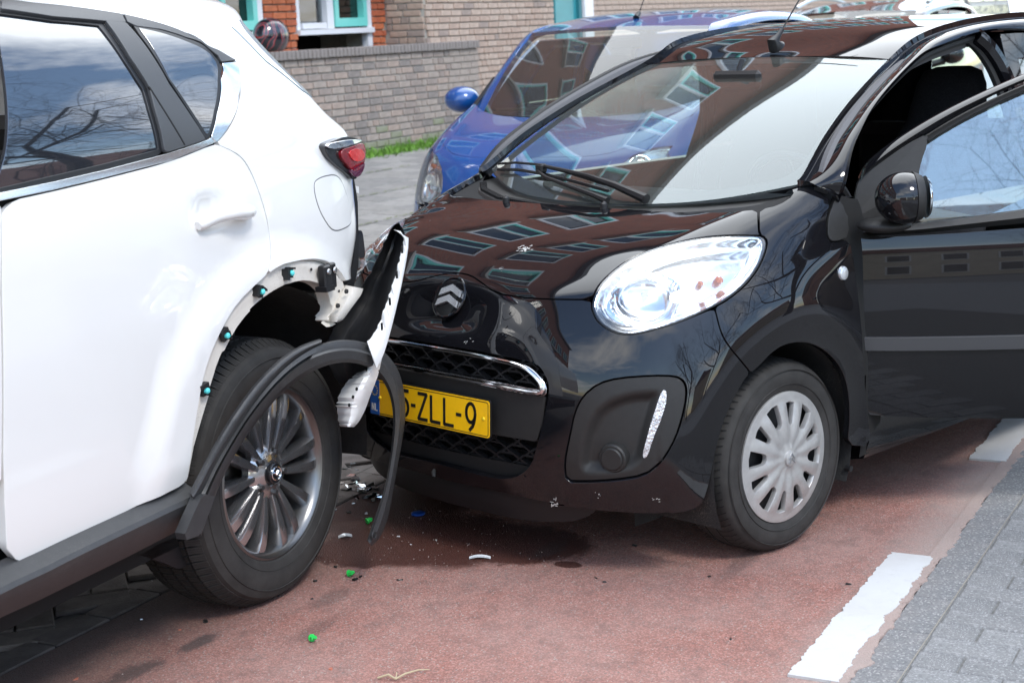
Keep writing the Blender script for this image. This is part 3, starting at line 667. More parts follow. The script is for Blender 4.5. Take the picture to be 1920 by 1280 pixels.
# bush far beyond the end of the building
# helmet on the wall
hf = (WL[0].copy(), WL[1]); hc = np.array([2.02, -.16, 1.50])
hel = root('motorcycle_helmet', WL, 'black full face motorcycle helmet with red and white graphics on the wall coping', 'helmet')
rws = []
def hel_pts(s_=1.0, th0=0, th1=math.pi, ph0=0, ph1=2*math.pi, n=26, m=34, lo=-.145):
    V = []
    for j in range(n+1):
        th = th0+(th1-th0)*j/n
        for i in range(m+1):
            ph = ph0+(ph1-ph0)*i/m; x, y, z = math.sin(th)*math.cos(ph), math.sin(th)*math.sin(ph), math.cos(th)
            X_ = .20*x*(1+.10*(x < 0)*(z < 0)*abs(z)); Y_ = .155*y; Z_ = .172*z
            if z < -.2: X_ -= .035*(-z-.2)*(1 if x > 0 else -1)*-1*0
            Z_ = max(Z_, lo); V.append((hc[0]+X_*s_, hc[1]+Y_*s_, hc[2]+Z_*s_))
    F = [(j*(m+1)+i, j*(m+1)+i+1, (j+1)*(m+1)+i+1, (j+1)*(m+1)+i) for j in range(n) for i in range(m)]
    return V, F
def helm_fn(t, b, vec):
    sx = N(t, 'ShaderNodeSeparateXYZ'); t.links.new(vec, sx.inputs[0])
    wv = N(t, 'ShaderNodeTexWave'); wv.inputs['Scale'].default_value = 3.2; wv.inputs['Distortion'].default_value = 9; wv.inputs['Detail'].default_value = 2; t.links.new(vec, wv.inputs['Vector'])
    c = ramp(t, wv.outputs['Fac'], [(0., (.012,.014,.02)), (.70, (.014,.016,.024)), (.73, (.42,.02,.02)), (.84, (.50,.02,.02)), (.86, (.30,.31,.34)), (.90, (.03,.03,.04))])
    t.links.new(c, b.inputs['Base Color']); b.inputs['Roughness'].default_value = .15; b.inputs['Coat Weight'].default_value = 1
V, F = hel_pts(1.0); mesh('shell', V, F, ground_mat('helmet_graphics', helm_fn), hel, True)
V, F = hel_pts(1.03, math.pi*.36, math.pi*.62, -1.15+math.pi+.35, 1.15+math.pi+.35, 12, 20); mesh('visor', V, F, mat('visor_smoke', (.01,.012,.015), rough=.03, coat=1, spec=1), hel, True)
V, F = hel_pts(1.04, math.pi*.66, math.pi*.80, -.9+math.pi+.35, .9+math.pi+.35, 6, 16); mesh('chin_vent', V, F, mat('vent_red', (.5,.02,.02), rough=.3), hel, True)

# ================================================================== OFF-CAMERA STREET: trees and houses mirrored in the paint
def bare_tree(x, y, h, sd_, label, z=0, spread=1.0):
    o = bpy.data.objects.new('bare_tree', None); col.objects.link(o); o.location = (x, y, z); tag(o, label, 'tree', 'bare street trees')
    r_ = random.Random(sd_); tb = MB(); cb_ = MB()
    def seg(mb, p, q, r0, r1, n): 
        d = q-p; d.normalize(); a = Vector((0,0,1)) if abs(d.z) < .9 else Vector((1,0,0)); u = d.cross(a).normalized(); w = d.cross(u)
        V = [p+(u*math.cos(2*math.pi*k/n)+w*math.sin(2*math.pi*k/n))*r0 for k in range(n)]+[q+(u*math.cos(2*math.pi*k/n)+w*math.sin(2*math.pi*k/n))*r1 for k in range(n)]
        mb.add(V, [(k, (k+1) % n, n+(k+1) % n, n+k) for k in range(n)])
    def grow(p, d, L, r, lev):
        n = 4 if lev < 3 else 3
        for k in range(n):
            q = p+d*(L/n); r2 = r*.86; seg(tb if lev == 0 else cb_, p, q, r, r2, 8 if lev == 0 else (5 if lev < 2 else 3)); p = q; r = r2
            d = (d+Vector((r_.gauss(0,.13), r_.gauss(0,.13), r_.gauss(.015,.08)))).normalized()
            if lev < 5 and (k > 0 or lev > 0):
                for _ in range(2 if lev in (0, 3, 4) else 1):
                    a = r_.uniform(0, 6.28); t_ = d.orthogonal().normalized(); t_.rotate(Matrix.Rotation(a, 3, d)); nd = (d*(.55)+t_*(.85)*spread+Vector((0,0,.10))).normalized()
                    grow(p.copy(), nd, L*r_.uniform(.5,.74), r*.55, lev+1)
    grow(Vector((0,0,0)), Vector((0,0,1)), h*.55, h*.022, 0)
    tb.build('trunk', M_bark, o, True); c = cb_.build('branches', M_bark, o); return o
M_bark = mat('bark', (.075,.06,.05), rough=.95, var=.3, vscale=8, bump=.5, bscale=30)
protos = []
for k_, (tx, ty, th_, lb) in enumerate(((-8, 8.5, 9.5, 'bare winter tree across the street nearest the open door'), (-15, 8.8, 9.5, 'bare winter tree across the street, second from the open door'), (-22, 8.6, 10, 'bare winter tree across the street, third up the road'), (-30, 8.6, 9, 'bare winter tree across the street, farthest up the road'), (0, 15.6, 9, 'bare winter tree across the street behind the photographer'), (8, 15.6, 9.5, 'bare winter tree across the street, last one down the road'))):
    q_ = rd(tx, ty-1.6, 0)
    if k_ < 2: protos.append(bare_tree(q_[0], q_[1], th_*1.2, k_+1, lb, spread=1.25))
    else: t_ = copy_tree(protos[k_ % 2]); t_.location = (q_[0], q_[1], 0); t_.rotation_euler = (0, 0, 1.3*k_); t_['label'] = lb
M_h = [mat('house_%s' % n, c, rough=.9, var=.1, vscale=1) for n, c in (('tan', (.42,.33,.24)), ('brick', (.30,.15,.10)), ('cream', (.55,.50,.42)))]
def house(x, y, w, d, h, rot, k, label):
    o = bpy.data.objects.new('town_house', None); col.objects.link(o); o.location = (x, y, 0); o.rotation_euler = (0, 0, rot); tag(o, label, 'house', 'houses across the street')
    mb = MB(); mb.box((0,0,h/2), (w, d, h)); mb.build('wall', M_h[k], o)
    mb = MB(); mb.add([(-w/2-.2,-d/2-.2,h),(w/2+.2,-d/2-.2,h),(w/2+.2,d/2+.2,h),(-w/2-.2,d/2+.2,h),(-w/2,0,h+2.2),(w/2,0,h+2.2)], [(0,1,5,4),(2,3,4,5),(0,4,3),(1,2,5),(3,2,1,0)]); mb.build('roof', mat('roof_tile', (.12,.06,.045), rough=.9), o)
    mb = MB()
    n = int(w/2.4)
    for i in range(n):
        for fl in range(int(h/2.9)): mb.box((-w/2+1.2+i*(w-2.4)/max(1, n-1), -d/2, 1.6+fl*2.8), (1.1, .1, 1.5))
    mb.build('window_panes', mat('house_pane', (.16,.15,.14), rough=.25), o)
    mb = MB()
    for i in range(n):
        for fl in range(int(h/2.9)): mb.box((-w/2+1.2+i*(w-2.4)/max(1, n-1), -d/2+.01, 1.6+fl*2.8), (1.3, .1, 1.7))
    mb.build('window_surrounds', M_white, o); return o
house(34, -6, 16, 9, 6.0, R(90), 0, 'two storey tan house across the street to the right'); house(36, 14, 15, 9, 6.4, R(80), 1, 'two storey red brick house across the street beyond the tan one')
house(8, -36, 16, 9, 6.2, R(180), 2, 'two storey cream house behind the camera'); house(-12, -36, 17, 9, 6.6, R(180), 1, 'two storey red brick house behind the camera on the left'); house(27, -28, 15, 9, 6.2, R(135), 0, 'two storey tan house at the corner behind the camera')
def bush(x, y, z, r, sd_, label):
    r_ = random.Random(sd_); mb = MB()
    for _ in range(1600):
        a = r_.uniform(0, 6.28); b_ = math.asin(r_.uniform(-.3, 1)); rr_ = r*r_.uniform(.55, 1)**.5; p = Vector((math.cos(a)*math.cos(b_)*rr_, math.sin(a)*math.cos(b_)*rr_, math.sin(b_)*rr_*.9)); s_ = r_.uniform(.04,.09)
        u = Vector((r_.gauss(0,1), r_.gauss(0,1), r_.gauss(0,1))).normalized(); w = u.orthogonal().normalized(); mb.add([p-u*s_, p+w*s_*.5, p+u*s_, p-w*s_*.5], [(0,1,2,3)])
    o = bpy.data.objects.new('bush', None); col.objects.link(o); o.location = (x, y, z); tag(o, label, 'bush'); f_ = mb.build('foliage', mat('leaf_green', (.07,.12,.03), rough=.7, var=.4, vscale=3), o); f_['kind'] = 'stuff'
    mb = MB(); mb.tube([(0,0,-z), (0,0,0)], [.08,.04], 6); mb.build('stem', M_bark, o)
q = un(WD, 1742, 4, Z=1.5)
bush(12.4, 46., 1.3, 2.2, 3, 'leafy green bush beyond the end of the brick building')
# ================================================================== BLACK HATCHBACK
M_black = mat('black_paint', (.006, .006, .0075), rough=.35, spec=.0, coat=1, coat_rough=.012, coat_ior=1.54, dirt=.03)
M_trim = mat('grey_plastic', (.019, .0185, .018), rough=.5, spec=.4, var=.1, vscale=60, bump=.12, bscale=900)
M_trimdark = mat('black_plastic', (.012, .012, .013), rough=.42, spec=.4, bump=.08, bscale=600)
M_rubber = mat('tyre_rubber', (.030, .0285, .027), rough=.72, spec=.35, var=.25, vscale=14, bump=.15, bscale=500)
M_chrome = mat('chrome', (.86, .87, .89), rough=.04, metal=1)
M_satin = mat('satin_silver', (.55, .56, .58), rough=.3, metal=1, var=.05, vscale=40)
M_void = mat('unlit_cavity', (.006, .006, .006), rough=.9)
M_cloth = mat('seat_cloth', (.024, .024, .027), rough=.95, spec=.2, var=.3, vscale=200, bump=.4, bscale=900)
M_glass = glass('clear_glass', (.80, .90, .87), boost=.03)
M_lens = glass('lamp_lens', (.95, .97, .98), f0=1.5, boost=.06)
M_wglass = glass('windscreen_glass', (.70, .82, .80), boost=.07, gcol=(.90,.975,1), refl_haze=.055)  # pale reflections partly painted in as a diffuse haze
M_body_in = mat('cabin_plastic', (.035, .035, .04), rough=.6, bump=.2, bscale=400)

zf = [ # rows from the cowl down to the lower lip, each (X, Y, Z), columns from the centreline round the corner to the door line
 [(0,0,.947),(-.01,.2,.950),(-.05,.4,.958),(-.12,.55,.978),(-.20,.64,1.003),(-.27,.70,1.012),(-.32,.737,.993),(-.38,.757,.97),(-.47,.765,.96)],
 [(.13,0,.927),(.12,.2,.928),(.09,.38,.931),(.02,.52,.948),(-.06,.615,.968),(-.16,.685,.982),(-.24,.733,.965),(-.34,.764,.942),(-.47,.775,.935)],
 [(.26,0,.900),(.25,.2,.900),(.22,.38,.903),(.15,.52,.918),(.06,.60,.940),(-.06,.682,.952),(-.16,.738,.932),(-.30,.772,.91),(-.47,.783,.905)],
 [(.38,0,.863),(.37,.2,.863),(.34,.37,.868),(.27,.51,.882),(.18,.60,.903),(.04,.688,.912),(-.09,.748,.888),(-.27,.783,.87),(-.47,.792,.87)],
 [(.475,0,.818),(.465,.2,.816),(.44,.37,.818),(.37,.51,.838),(.29,.605,.856),(.14,.70,.86),(-.03,.768,.835),(-.24,.795,.825),(-.47,.80,.83)],
 [(.545,0,.775),(.535,.2,.772),(.51,.37,.772),(.45,.51,.785),(.38,.615,.795),(.23,.72,.795),(.02,.787,.775),(-.22,.803,.775),(-.47,.806,.78)],
 [(.585,0,.715),(.575,.2,.712),(.555,.37,.710),(.50,.51,.712),(.435,.62,.718),(.29,.733,.72),(.06,.797,.71),(-.20,.808,.71),(-.47,.81,.715)],
 [(.615,0,.650),(.605,.2,.648),(.585,.37,.645),(.53,.52,.642),(.465,.63,.640),(.33,.742,.64),(.09,.803,.635),(-.19,.811,.635),(-.47,.812,.64)],
 [(.635,0,.56),(.625,.2,.56),(.605,.38,.555),(.555,.53,.55),(.49,.64,.545),(.36,.748,.545),(.11,.806,.54),(-.18,.812,.54),(-.47,.812,.545)],
 [(.64,0,.45),(.63,.2,.45),(.61,.38,.45),(.565,.53,.445),(.50,.645,.44),(.38,.75,.44),(.13,.806,.44),(-.17,.81,.44),(-.47,.81,.44)],
 [(.635,0,.33),(.625,.2,.33),(.605,.38,.33),(.56,.53,.325),(.50,.645,.32),(.385,.748,.32),(.15,.80,.32),(-.17,.803,.32),(-.47,.803,.32)],
 [(.60,0,.205),(.59,.2,.205),(.57,.38,.20),(.53,.52,.198),(.47,.635,.195),(.37,.735,.195),(.15,.785,.19),(-.17,.785,.19),(-.47,.785,.19)]]
def mirror_rows(rows): return [[(x, -y, z) for x, y, z in r[:0:-1]]+[tuple(q) for q in r] for r in rows]
def bdisp(P):
    x, y, z = P.T
    d = -.036*np.exp(-(np.abs(y)/.160)**3-(np.abs(z-.716)/.058)**3)*(x > .3)           # dish round the emblem
    d += .010*np.exp(-((x*x+(z-.30)**2)**.5-.40)**2/.06**2)*(np.abs(y) > .70)          # wheel arch swell
    a = np.exp(-(((x-.16)/.17)**2+((y+.66)/.12)**2+((z-.84)/.12)**2))                   # crumpled far corner
    d += a*(.012*np.sin(38*x+22*y)*np.cos(31*z+17*x)-.012)
    return d
SB = Surf(mirror_rows(zf), flip=False, disp=bdisp)
_P, _n = SB.ev(8., 9.); SB.flip = bool(_n[0][0] < 0)
UM = 16.0
def mir(uv): q = np.array(uv)[::-1].copy(); q[:, 0] = UM-q[:, 0]; return q
def pk(L): return SB.pick(BK, L)
def full(uvhalf): return np.vstack([uvhalf, mir(uvhalf)])      # half outline from centreline to centreline -> whole outline

black = root('black_hatchback', BK, 'glossy black small hatchback with crumpled nose against the white car and its door open', 'car')
HL = [(1108,575),(1110,563),(1113,553),(1122,534),(1141,514),(1166,494),(1194,478),(1229,464),(1266,454),(1310,445),(1357,441),(1401,441),(1426,441),(1437,447),(1439,459),(1435,475),(1427,494),(1416,512),(1401,531),(1382,548),(1360,564),(1335,577),(1297,595),(1260,609),(1222,620),(1191,627),(1163,627),(1141,619),(1122,605),(1113,591)]
hl = pk(HL)
rear_edge = [(1083,385),(1141,390),(1199,393),(1260,397),(1320,398),(1381,397),(1423,393)]
lead = [(1109,561),(1040,560),(981,557),(950,553),(937,550),(919,542),(903,529),(884,516),(862,512)]
hoodh = pk(rear_edge[1:]+[(1422,418),(1423,438)]+HL[12:2:-1]+lead[:-1])
zc = SB.pick(BK, [(862,511.5)])[0]; hood_top = pk([(1083,385)])[0]
hoodh = np.vstack([[8.0, hood_top[1]], hoodh, [8.0, zc[1]]])
HO = full(hoodh)
hood = panel('hood', SB, HO, m=M_black, parent=black, h=.02, gap=.0025, smooth_it=1, depth=.02)
tag(hood, 'hood crumpled at its far corner')
# bumper
seam = [(1340,577),(1344,591),(1349,612),(1357,634),(1372,656),(1391,678),(1408,698)]
archf = [(1396,712),(1378,745),(1360,784),(1347,828),(1336,880),(1328,915),(1317,946),(1297,957)]
bot = [(1240,962),(1180,962),(1120,958),(1066,955),(1010,950)]
bh = pk([(x, y+1) for x, y in lead[:-1][::-1]]+HL[:1]+HL[:21:-1]+seam+archf+bot)
bum = np.vstack([[8.0, zc[1]+.02], bh, [13.-2.4, 10.96], [8.0, 10.98]])
# openings
grill = [(1008,683),(1020,700),(1029,722),(1027,745),(1018,790),(1006,835),(997,868),(978,888),(950,897),(915,893)]
gh = pk(grill)
tc_ = pk([(727,645)])[0]; zt = 7.05
gv = lambda z: float(np.interp(z, [.205,.33,.45,.56,.65,.715], [11,10,9,8,7,6]))
cz = lambda y: pk([(815, y)])[0][1]
top_c = cz(645); bot_c = gv(.262)
GH = full(np.vstack([[8.0, top_c], pk([(919,663),(972,674)]), gh, [8.0, bot_c]]))
FOG = pk([(1061,903),(1057,870),(1067,819),(1077,771),(1092,742),(1121,718),(1161,707.5),(1223,703),(1267,704),(1283,713),(1289,731),(1285,764),(1274,804),(1260,837),(1238,870),(1209,892),(1150,901),(1096,904)])
panel('bumper', SB, full(bum), [GH, FOG, mir(FOG)], m=M_black, parent=black, h=.017, gap=.0022, smooth_it=1, depth=.018)
# fender (near side and mirrored)
A_TRI = [(1582,345),(1563,379),(1550,424),(1550,446),(1561,456),(1593,445)]
arch = [(1409,699),(1428,682),(1446,662),(1470,646),(1499,641),(1525,645),(1551,660),(1573,684),(1586,712),(1592,745),(1593,790),(1588,836)]
fen = pk([(1425,393),(1461,385),(1490,366),(1512,340),(1538,360),(1561,378)]+A_TRI[2:5]+[(1594,447),(1603,500),(1611,560),(1617,640),(1621,700),(1627,770),(1634,838)]+arch[::-1]+seam[::-1]+[(1360,566),(1382,550),(1401,533),(1416,514),(1427,496),(1435,477),(1440,459),(1438,446),(1425,439),(1424,418)])
panel('fender', SB, fen, m=M_black, parent=black, h=.017, gap=.0018, smooth_it=1, depth=.02, both=True)
sheet('inner_shell', SB, M_void, black, nu=90, nv=60, off=-.022, keep=lambda p: not ((p[0]**2+(p[2]-.29)**2)**.5 < .37 and abs(p[1]) > .45) and not (.30 < p[2] < .66 and abs(p[1]) < .42 and p[0] > .5) and not (abs(p[1]) > .46 and .67 < p[2] < .93 and p[0] > -.06) and not (.3 < p[2] < .6 and abs(p[1]) > .42 and p[0] > .35))
# headlight
for sgn in (1, -1):
    hr = bpy.data.objects.new('headlight', None); col.objects.link(hr); hr.parent = black
    q = hl if sgn > 0 else mir(hl); mm = lambda p: (p[0], sgn*p[1], p[2])
    panel('lens', SB, q, m=M_lens, parent=hr, h=.012, gap=.007, smooth_it=1, off=.001, depth=.0)
    M_rim = mat('lamp_rim_black', (.01, .01, .01), rough=.25)
    cen = q.mean(0)
    inner = cen+(q-cen)*.955
    panel('seal', SB, q, [inner], m=M_rim, parent=hr, h=.01, gap=.0015, smooth_it=1, off=-.004, depth=.02)
    Pc, Nc = SB.ev(*cen); 
    M_hl = mat('lamp_reflector', (.93, .94, .96), rough=.13, metal=1, bump=.06, bscale=45)
    M_hb = mat('lamp_bezel', (.90, .92, .95), rough=.12, metal=1)
    qi = cen+(q-cen)*.975; Qi, _ = SB.ev(*(resample(chaikin(qi*[SB.su, SB.sv], 1), .004)/[SB.su, SB.sv]).T)
    def dist_edge(P): return np.linalg.norm(P[:, None]-Qi[None], axis=2).min(1)
    bc = SB.pick(BK, [(1208,548)])[0]; Bc, Bn = SB.ev(*(bc if sgn > 0 else (UM-bc[0], bc[1]))); Bc = Bc[0]
    def bowl(P):
        e = dist_edge(P); r = np.linalg.norm((P-Bc)*[1.0, 1, 1.15], axis=1)
        t = np.clip(e/.03, 0, 1); d = -.004-.024*t*t*(3-2*t)
        d += -.055*np.clip(1-(r/.098)**2, 0, 1)**.5
        return d
    pb = panel('reflector', SB, qi, m=M_hl, parent=hr, h=.0065, smooth_it=1, offn=bowl, depth=0)
    # real normals of the bowl rather than those of the outer skin
    me = pb.data
    if me.attributes.get('custom_normal'): me.attributes.remove(me.attributes['custom_normal'])
    mb = MB(); b_ = Vector(Bc)-Vector(Bn[0])*.045; mb.tube([b_, b_+Vector(Bn[0])*.03], [.011, .011], 16); mb.tube([b_+Vector(Bn[0])*.03, b_+Vector(Bn[0])*.037], [.011, .004], 16)
    mb.build('bulb', mat('bulb_glass', (.8, .8, .8), rough=.05, metal=.3), hr, True)
    for (a, b), rr, cc in (((1316,527), (1316,527), ), .009, 0), (((1352,520), ()), .013, 0):
        u_ = SB.pick(BK, [a])[0]; Pa, Na = SB.ev(*(u_ if sgn > 0 else (UM-u_[0], u_[1]))); Pa = Vector(Pa[0]); Na = Vector(Na[0])
        m2 = MB(); m2.tube([Pa-Na*.034, Pa-Na*.012, Pa-Na*.006], [rr, rr*.9, rr*.35], 14); m2.build('indicator_bulb', mat('amber_bulb', (.60, .20, .08), rough=.1, coat=1), hr, True)
# grille: chrome surround, honeycomb, plate bar
ch_out = np.vstack([[8.0, cz(650)], pk([(870,659),(919,669),(972,680),(994,689),(1012,705),(1025,724),(1024,741)]), pk([(1008,742),(945,730),(888,718)]), [8.0, cz(704)]])
ch_in = np.vstack([[8.0, cz(655)], pk([(870,664),(915,673),(966,685),(985,694),(1001,709),(1010,720),(1010,727)]), pk([(1006,730),(945,719),(888,708)]), [8.0, cz(694)]])
grille = bpy.data.objects.new('upper_grille', None); col.objects.link(grille); grille.parent = black
panel('chrome_surround', SB, full(ch_out), [full(ch_in)], m=M_chrome, parent=grille, h=.006, smooth_it=1, off=.002, depth=.012)
def loop3(uvs, o=.004): P_, N_ = SB.ev(uvs[:, 0], uvs[:, 1]); return [tuple(p) for p in P_+N_*o]
_fo, _fi = full(ch_out), full(ch_in); _m = chaikin((_fo+_fi)/2 if len(_fo) == len(_fi) else _fo, 1)
mb = MB(); mb.tube(loop3(resample(_m*[SB.su, SB.sv], .01)/[SB.su, SB.sv]), .0065, 10, closed=True); mb.build('chrome_bead', mat('chrome_soft', (.88,.89,.91), rough=.10, metal=1), grille, True)
bar = np.vstack([[8.0, cz(706)], pk([(888,720),(945,732),(1020,744),(1015,790),(1003,829)]), pk([(960,822),(880,808)]), [8.0, cz(795)]])
panel('plate_bar', SB, full(bar), m=M_trim, parent=black, h=.02, smooth_it=0, off=-.008, depth=.02)
def honeycomb(name, par, z0, z1, ymax, off, rows, pitch, wid):
    """each cell wall of the mesh grille as a thin rib of real depth, joined in one part"""
    mb = MB(); hx = pitch; hz = (z1-z0)/rows
    def S_(y, z):
        y = max(-.43, min(.43, y)); x = float(np.interp(z, [.205,.33,.45,.56,.65], [.60,.635,.64,.635,.615]))-.18*y*y*1.0-.06*abs(y)**3
        return np.array([x+off, y, z])
    def rib(a, b):
        a = S_(*a); b = S_(*b); d = b-a; d /= np.linalg.norm(d)+1e-9; n_ = np.cross(d, [1, 0, 0]); n_ /= np.linalg.norm(n_); w_ = n_*wid/2; bk = np.array([-.018, 0, 0])
        mb.add([a-w_, a+w_, b+w_, b-w_, a-w_+bk, a+w_+bk, b+w_+bk, b-w_+bk], [(0,3,2,1),(0,1,5,4),(2,3,7,6),(1,2,6,5),(3,0,4,7)])
    r = -1
    for i in range(rows+1):
        zc_ = z0+i*hz; o = (i % 2)*hx/2
        k = -int(ymax/hx)-1
        while k*hx+o < ymax+hx/2:
            y = k*hx+o; k += 1
            P = [(y-hx*.5, zc_), (y-hx*.27, zc_+hz*.5), (y+hx*.27, zc_+hz*.5), (y+hx*.5, zc_)]
            lim = ymax*min(1, .72+.28*(1 if z0 > .45 else (zc_-z0)/(z1-z0)+.35))
            if abs(y) > lim: continue
            for a, b in zip(P, P[1:]):
                if z0-.001 <= min(a[1], b[1]) and max(a[1], b[1]) <= z1+.002: rib(a, b)
            P2 = [(y-hx*.5, zc_), (y-hx*.27, zc_-hz*.5), (y+hx*.27, zc_-hz*.5), (y+hx*.5, zc_)]
            for a, b in zip(P2, P2[1:]):
                if z0-.001 <= min(a[1], b[1]) and max(a[1], b[1]) <= z1+.002 and i % 1 == 0 and (a[1] != b[1]): rib(a, b)
    return mb.build(name, M_trimdark, par)
honeycomb('honeycomb', grille, .532, .606, .40, -.020, 3, .085, .005)
honeycomb('lower_honeycomb', black, .268, .395, .40, -.03, 5, .085, .006)
# cavity behind the grilles
mb = MB(); mb.box((.50, 0, .45), (.02, .94, .42)); mb.build('radiator', M_void, black)
mb = MB(); 
for k in range(9): mb.box((.535, 0, .285+k*.042), (.01, .8, .004))
mb.build('radiator_fins', M_trimdark, black)
# lower spoiler
LP = [(.50,0.30,.175)]
rows = []
for z, dx in ((.215, .0), (.17, -.005), (.125, -.02)):
    rows.append([(float(np.interp(abs(y), [0,.2,.38,.45,.52], [.585,.575,.545,.52,.48]))+dx, y, z+ (.0 if abs(y) < .3 else (abs(y)-.3)*.12)) for y in np.linspace(-.52, .52, 15)])
SL = Surf(rows); _P, _n = SL.ev(7., 1.); SL.flip = bool(_n[0][0] < 0)
panel('lower_spoiler', SL, [(0,0),(14,0),(14,.6),(13.4,1.6),(12.5,2),(1.5,2),(.6,1.6),(0,.6)], m=M_trimdark, parent=black, h=.02, depth=.015, smooth_it=1)
# fog lamp panel
for sgn in (1, -1):
    q = FOG if sgn > 0 else mir(FOG)
    def fogdisp(P):
        p0 = np.array([BK_fog[0], sgn*BK_fog[1], BK_fog[2]])
        return -.006-.022*rec(P)
    pkx = pk([(1205,780)])[0]; BK_fog = SB.ev(*pkx)[0][0]
    rc_poly = pk([(1085,888),(1083,850),(1095,800),(1120,760),(1165,738),(1215,731),(1242,732),(1236,760),(1222,800),(1212,840),(1204,868),(1180,884),(1120,892)]); rcP = SB.ev(rc_poly[:, 0], rc_poly[:, 1])[0]
    if sgn < 0: rcP = rcP*[1, -1, 1]
    rc2 = resample(chaikin(rcP, 2), .004)
    def rec(P):
        ins = inpoly(P[:, 1:], rc2[:, 1:]); d = np.linalg.norm(P[:, None]-rc2[None], axis=2).min(1)
        t = np.clip(d/.030, 0, 1); t = t*t*(3-2*t); return np.where(ins, t, 0)
    fo = panel('fog_panel', SB, q, m=M_trim, parent=black, h=.008, gap=.003, smooth_it=1, offn=fogdisp, depth=.02)
    me = fo.data
    if me.attributes.get('custom_normal'): me.attributes.remove(me.attributes['custom_normal'])
    me.set_sharp_from_angle(angle=R(50))
    dq = pk([(1243,731),(1250,733),(1249,757),(1238,790),(1223,826),(1214,855),(1207,860),(1205,851),(1212,826),(1227,775),(1238,742)]); dq = dq if sgn > 0 else mir(dq)
    M_drl = mat('drl_lens', (.75, .78, .82), rough=.18, metal=.7, var=.5, vscale=90, bump=1.0, bscale=160)
    panel('running_light', SB, dq, m=M_drl, parent=fo, h=.006, smooth_it=1, off=-.001, depth=.012)
    cu = pk([(1145,862)])[0]; Pc, Nc = SB.ev(*(cu if sgn > 0 else (UM-cu[0], cu[1]))); Pc = Vector(Pc[0]); Nc = Vector(Nc[0]); Nc = (Nc+Vector((.5,0,0))).normalized()
    mb = MB(); mb.tube([Pc-Nc*.05, Pc-Nc*.012, Pc-Nc*.008], [.040, .040, .036], 36); mb.tube([Pc-Nc*.02, Pc-Nc*.005, Pc-Nc*.002], [.031, .031, .028], 36)
    mb.build('fog_cap', M_trim, fo, True)

# emblem: round dish with two chevrons
em = un(BK, 853, 567, Y=0); _ep = SB.ev(*pk([(853,567)])[0])[0][0]; ec = Vector((em[0]+.018, 0, em[2]+.016)); en = Vector((.86, 0, .51)).normalized(); eu = Vector((-.51, 0, .86)).normalized(); er = Vector((0, 1, 0))
eo = bpy.data.objects.new('emblem', None); col.objects.link(eo); eo.parent = black
mb = MB(); mb.tube([ec-en*.05, ec-en*.004, ec], [.030, .060, .059], 48); mb.build('badge_disc', mat('badge_black', (.012,.012,.012), rough=.1, coat=1), eo, True)
ring = [ec+en*.002+(er*math.cos(t)+eu*math.sin(t))*.0605 for t in np.linspace(0, 2*math.pi, 48, endpoint=False)]
mb = MB(); mb.tube(ring, .004, 8, closed=True); mb.build('badge_ring', M_black, eo, True)
def chev(yt):
    w_, t_, hgt = .043, .019, .036
    P = [(-w_, yt-hgt), (-w_+.002, yt-hgt+t_), (0, yt+.0), (w_-.002, yt-hgt+t_), (w_, yt-hgt), (.0, yt-.020)]
    P[0] = (-w_, yt-hgt-.002)
    mb = MB(); q = np.array(P); n = len(q)
    # ridge profile: outer outline low, inner outline high
    c = q.mean(0); 
    mb.prism([tuple(p) for p in q], 0, .006, lambda x, y, l: ec+er*x+eu*y+en*(.002+l))
    return mb.build('chevron', mat('chevron_silver', (.86,.87,.88), rough=.22, metal=.75, coat=.5), eo)
chev(.040); chev(.008)

# number plate
pc = un(BK, 815, 763, X=.652); PX = .652; PZ = .437
plate = bpy.data.objects.new('number_plate', None); col.objects.link(plate); plate.parent = black
tilt = -.06
def pl(y, z, o=0):  # y to the car's left from plate centre, z up
    return (PX+o-abs(y)**2*.0-tilt*z*(-1), y, PZ+z)
def rrect(w, h_, r, n=5):
    P = []
    for cx, cy, a0 in ((w/2-r, h_/2-r, 0), (-w/2+r, h_/2-r, 90), (-w/2+r, -h_/2+r, 180), (w/2-r, -h_/2+r, 270)):
        for k in range(n+1): a = R(a0+90*k/n); P.append((cx+r*math.cos(a), cy+r*math.sin(a)))
    return P
M_yel = mat('plate_yellow', (.95, .53, .004), rough=.35, coat=.3, var=.04, vscale=30)
M_ink = mat('plate_black', (.006, .006, .006), rough=.5)
MB().prism(rrect(.52, .11, .010), -.004, 0, lambda x, y, l: pl(x, y, l)).build('plate_back', M_ink, plate)
MB().prism(rrect(.514, .104, .009), 0, .0012, lambda x, y, l: pl(x, y, l)).build('yellow_face', M_yel, plate)
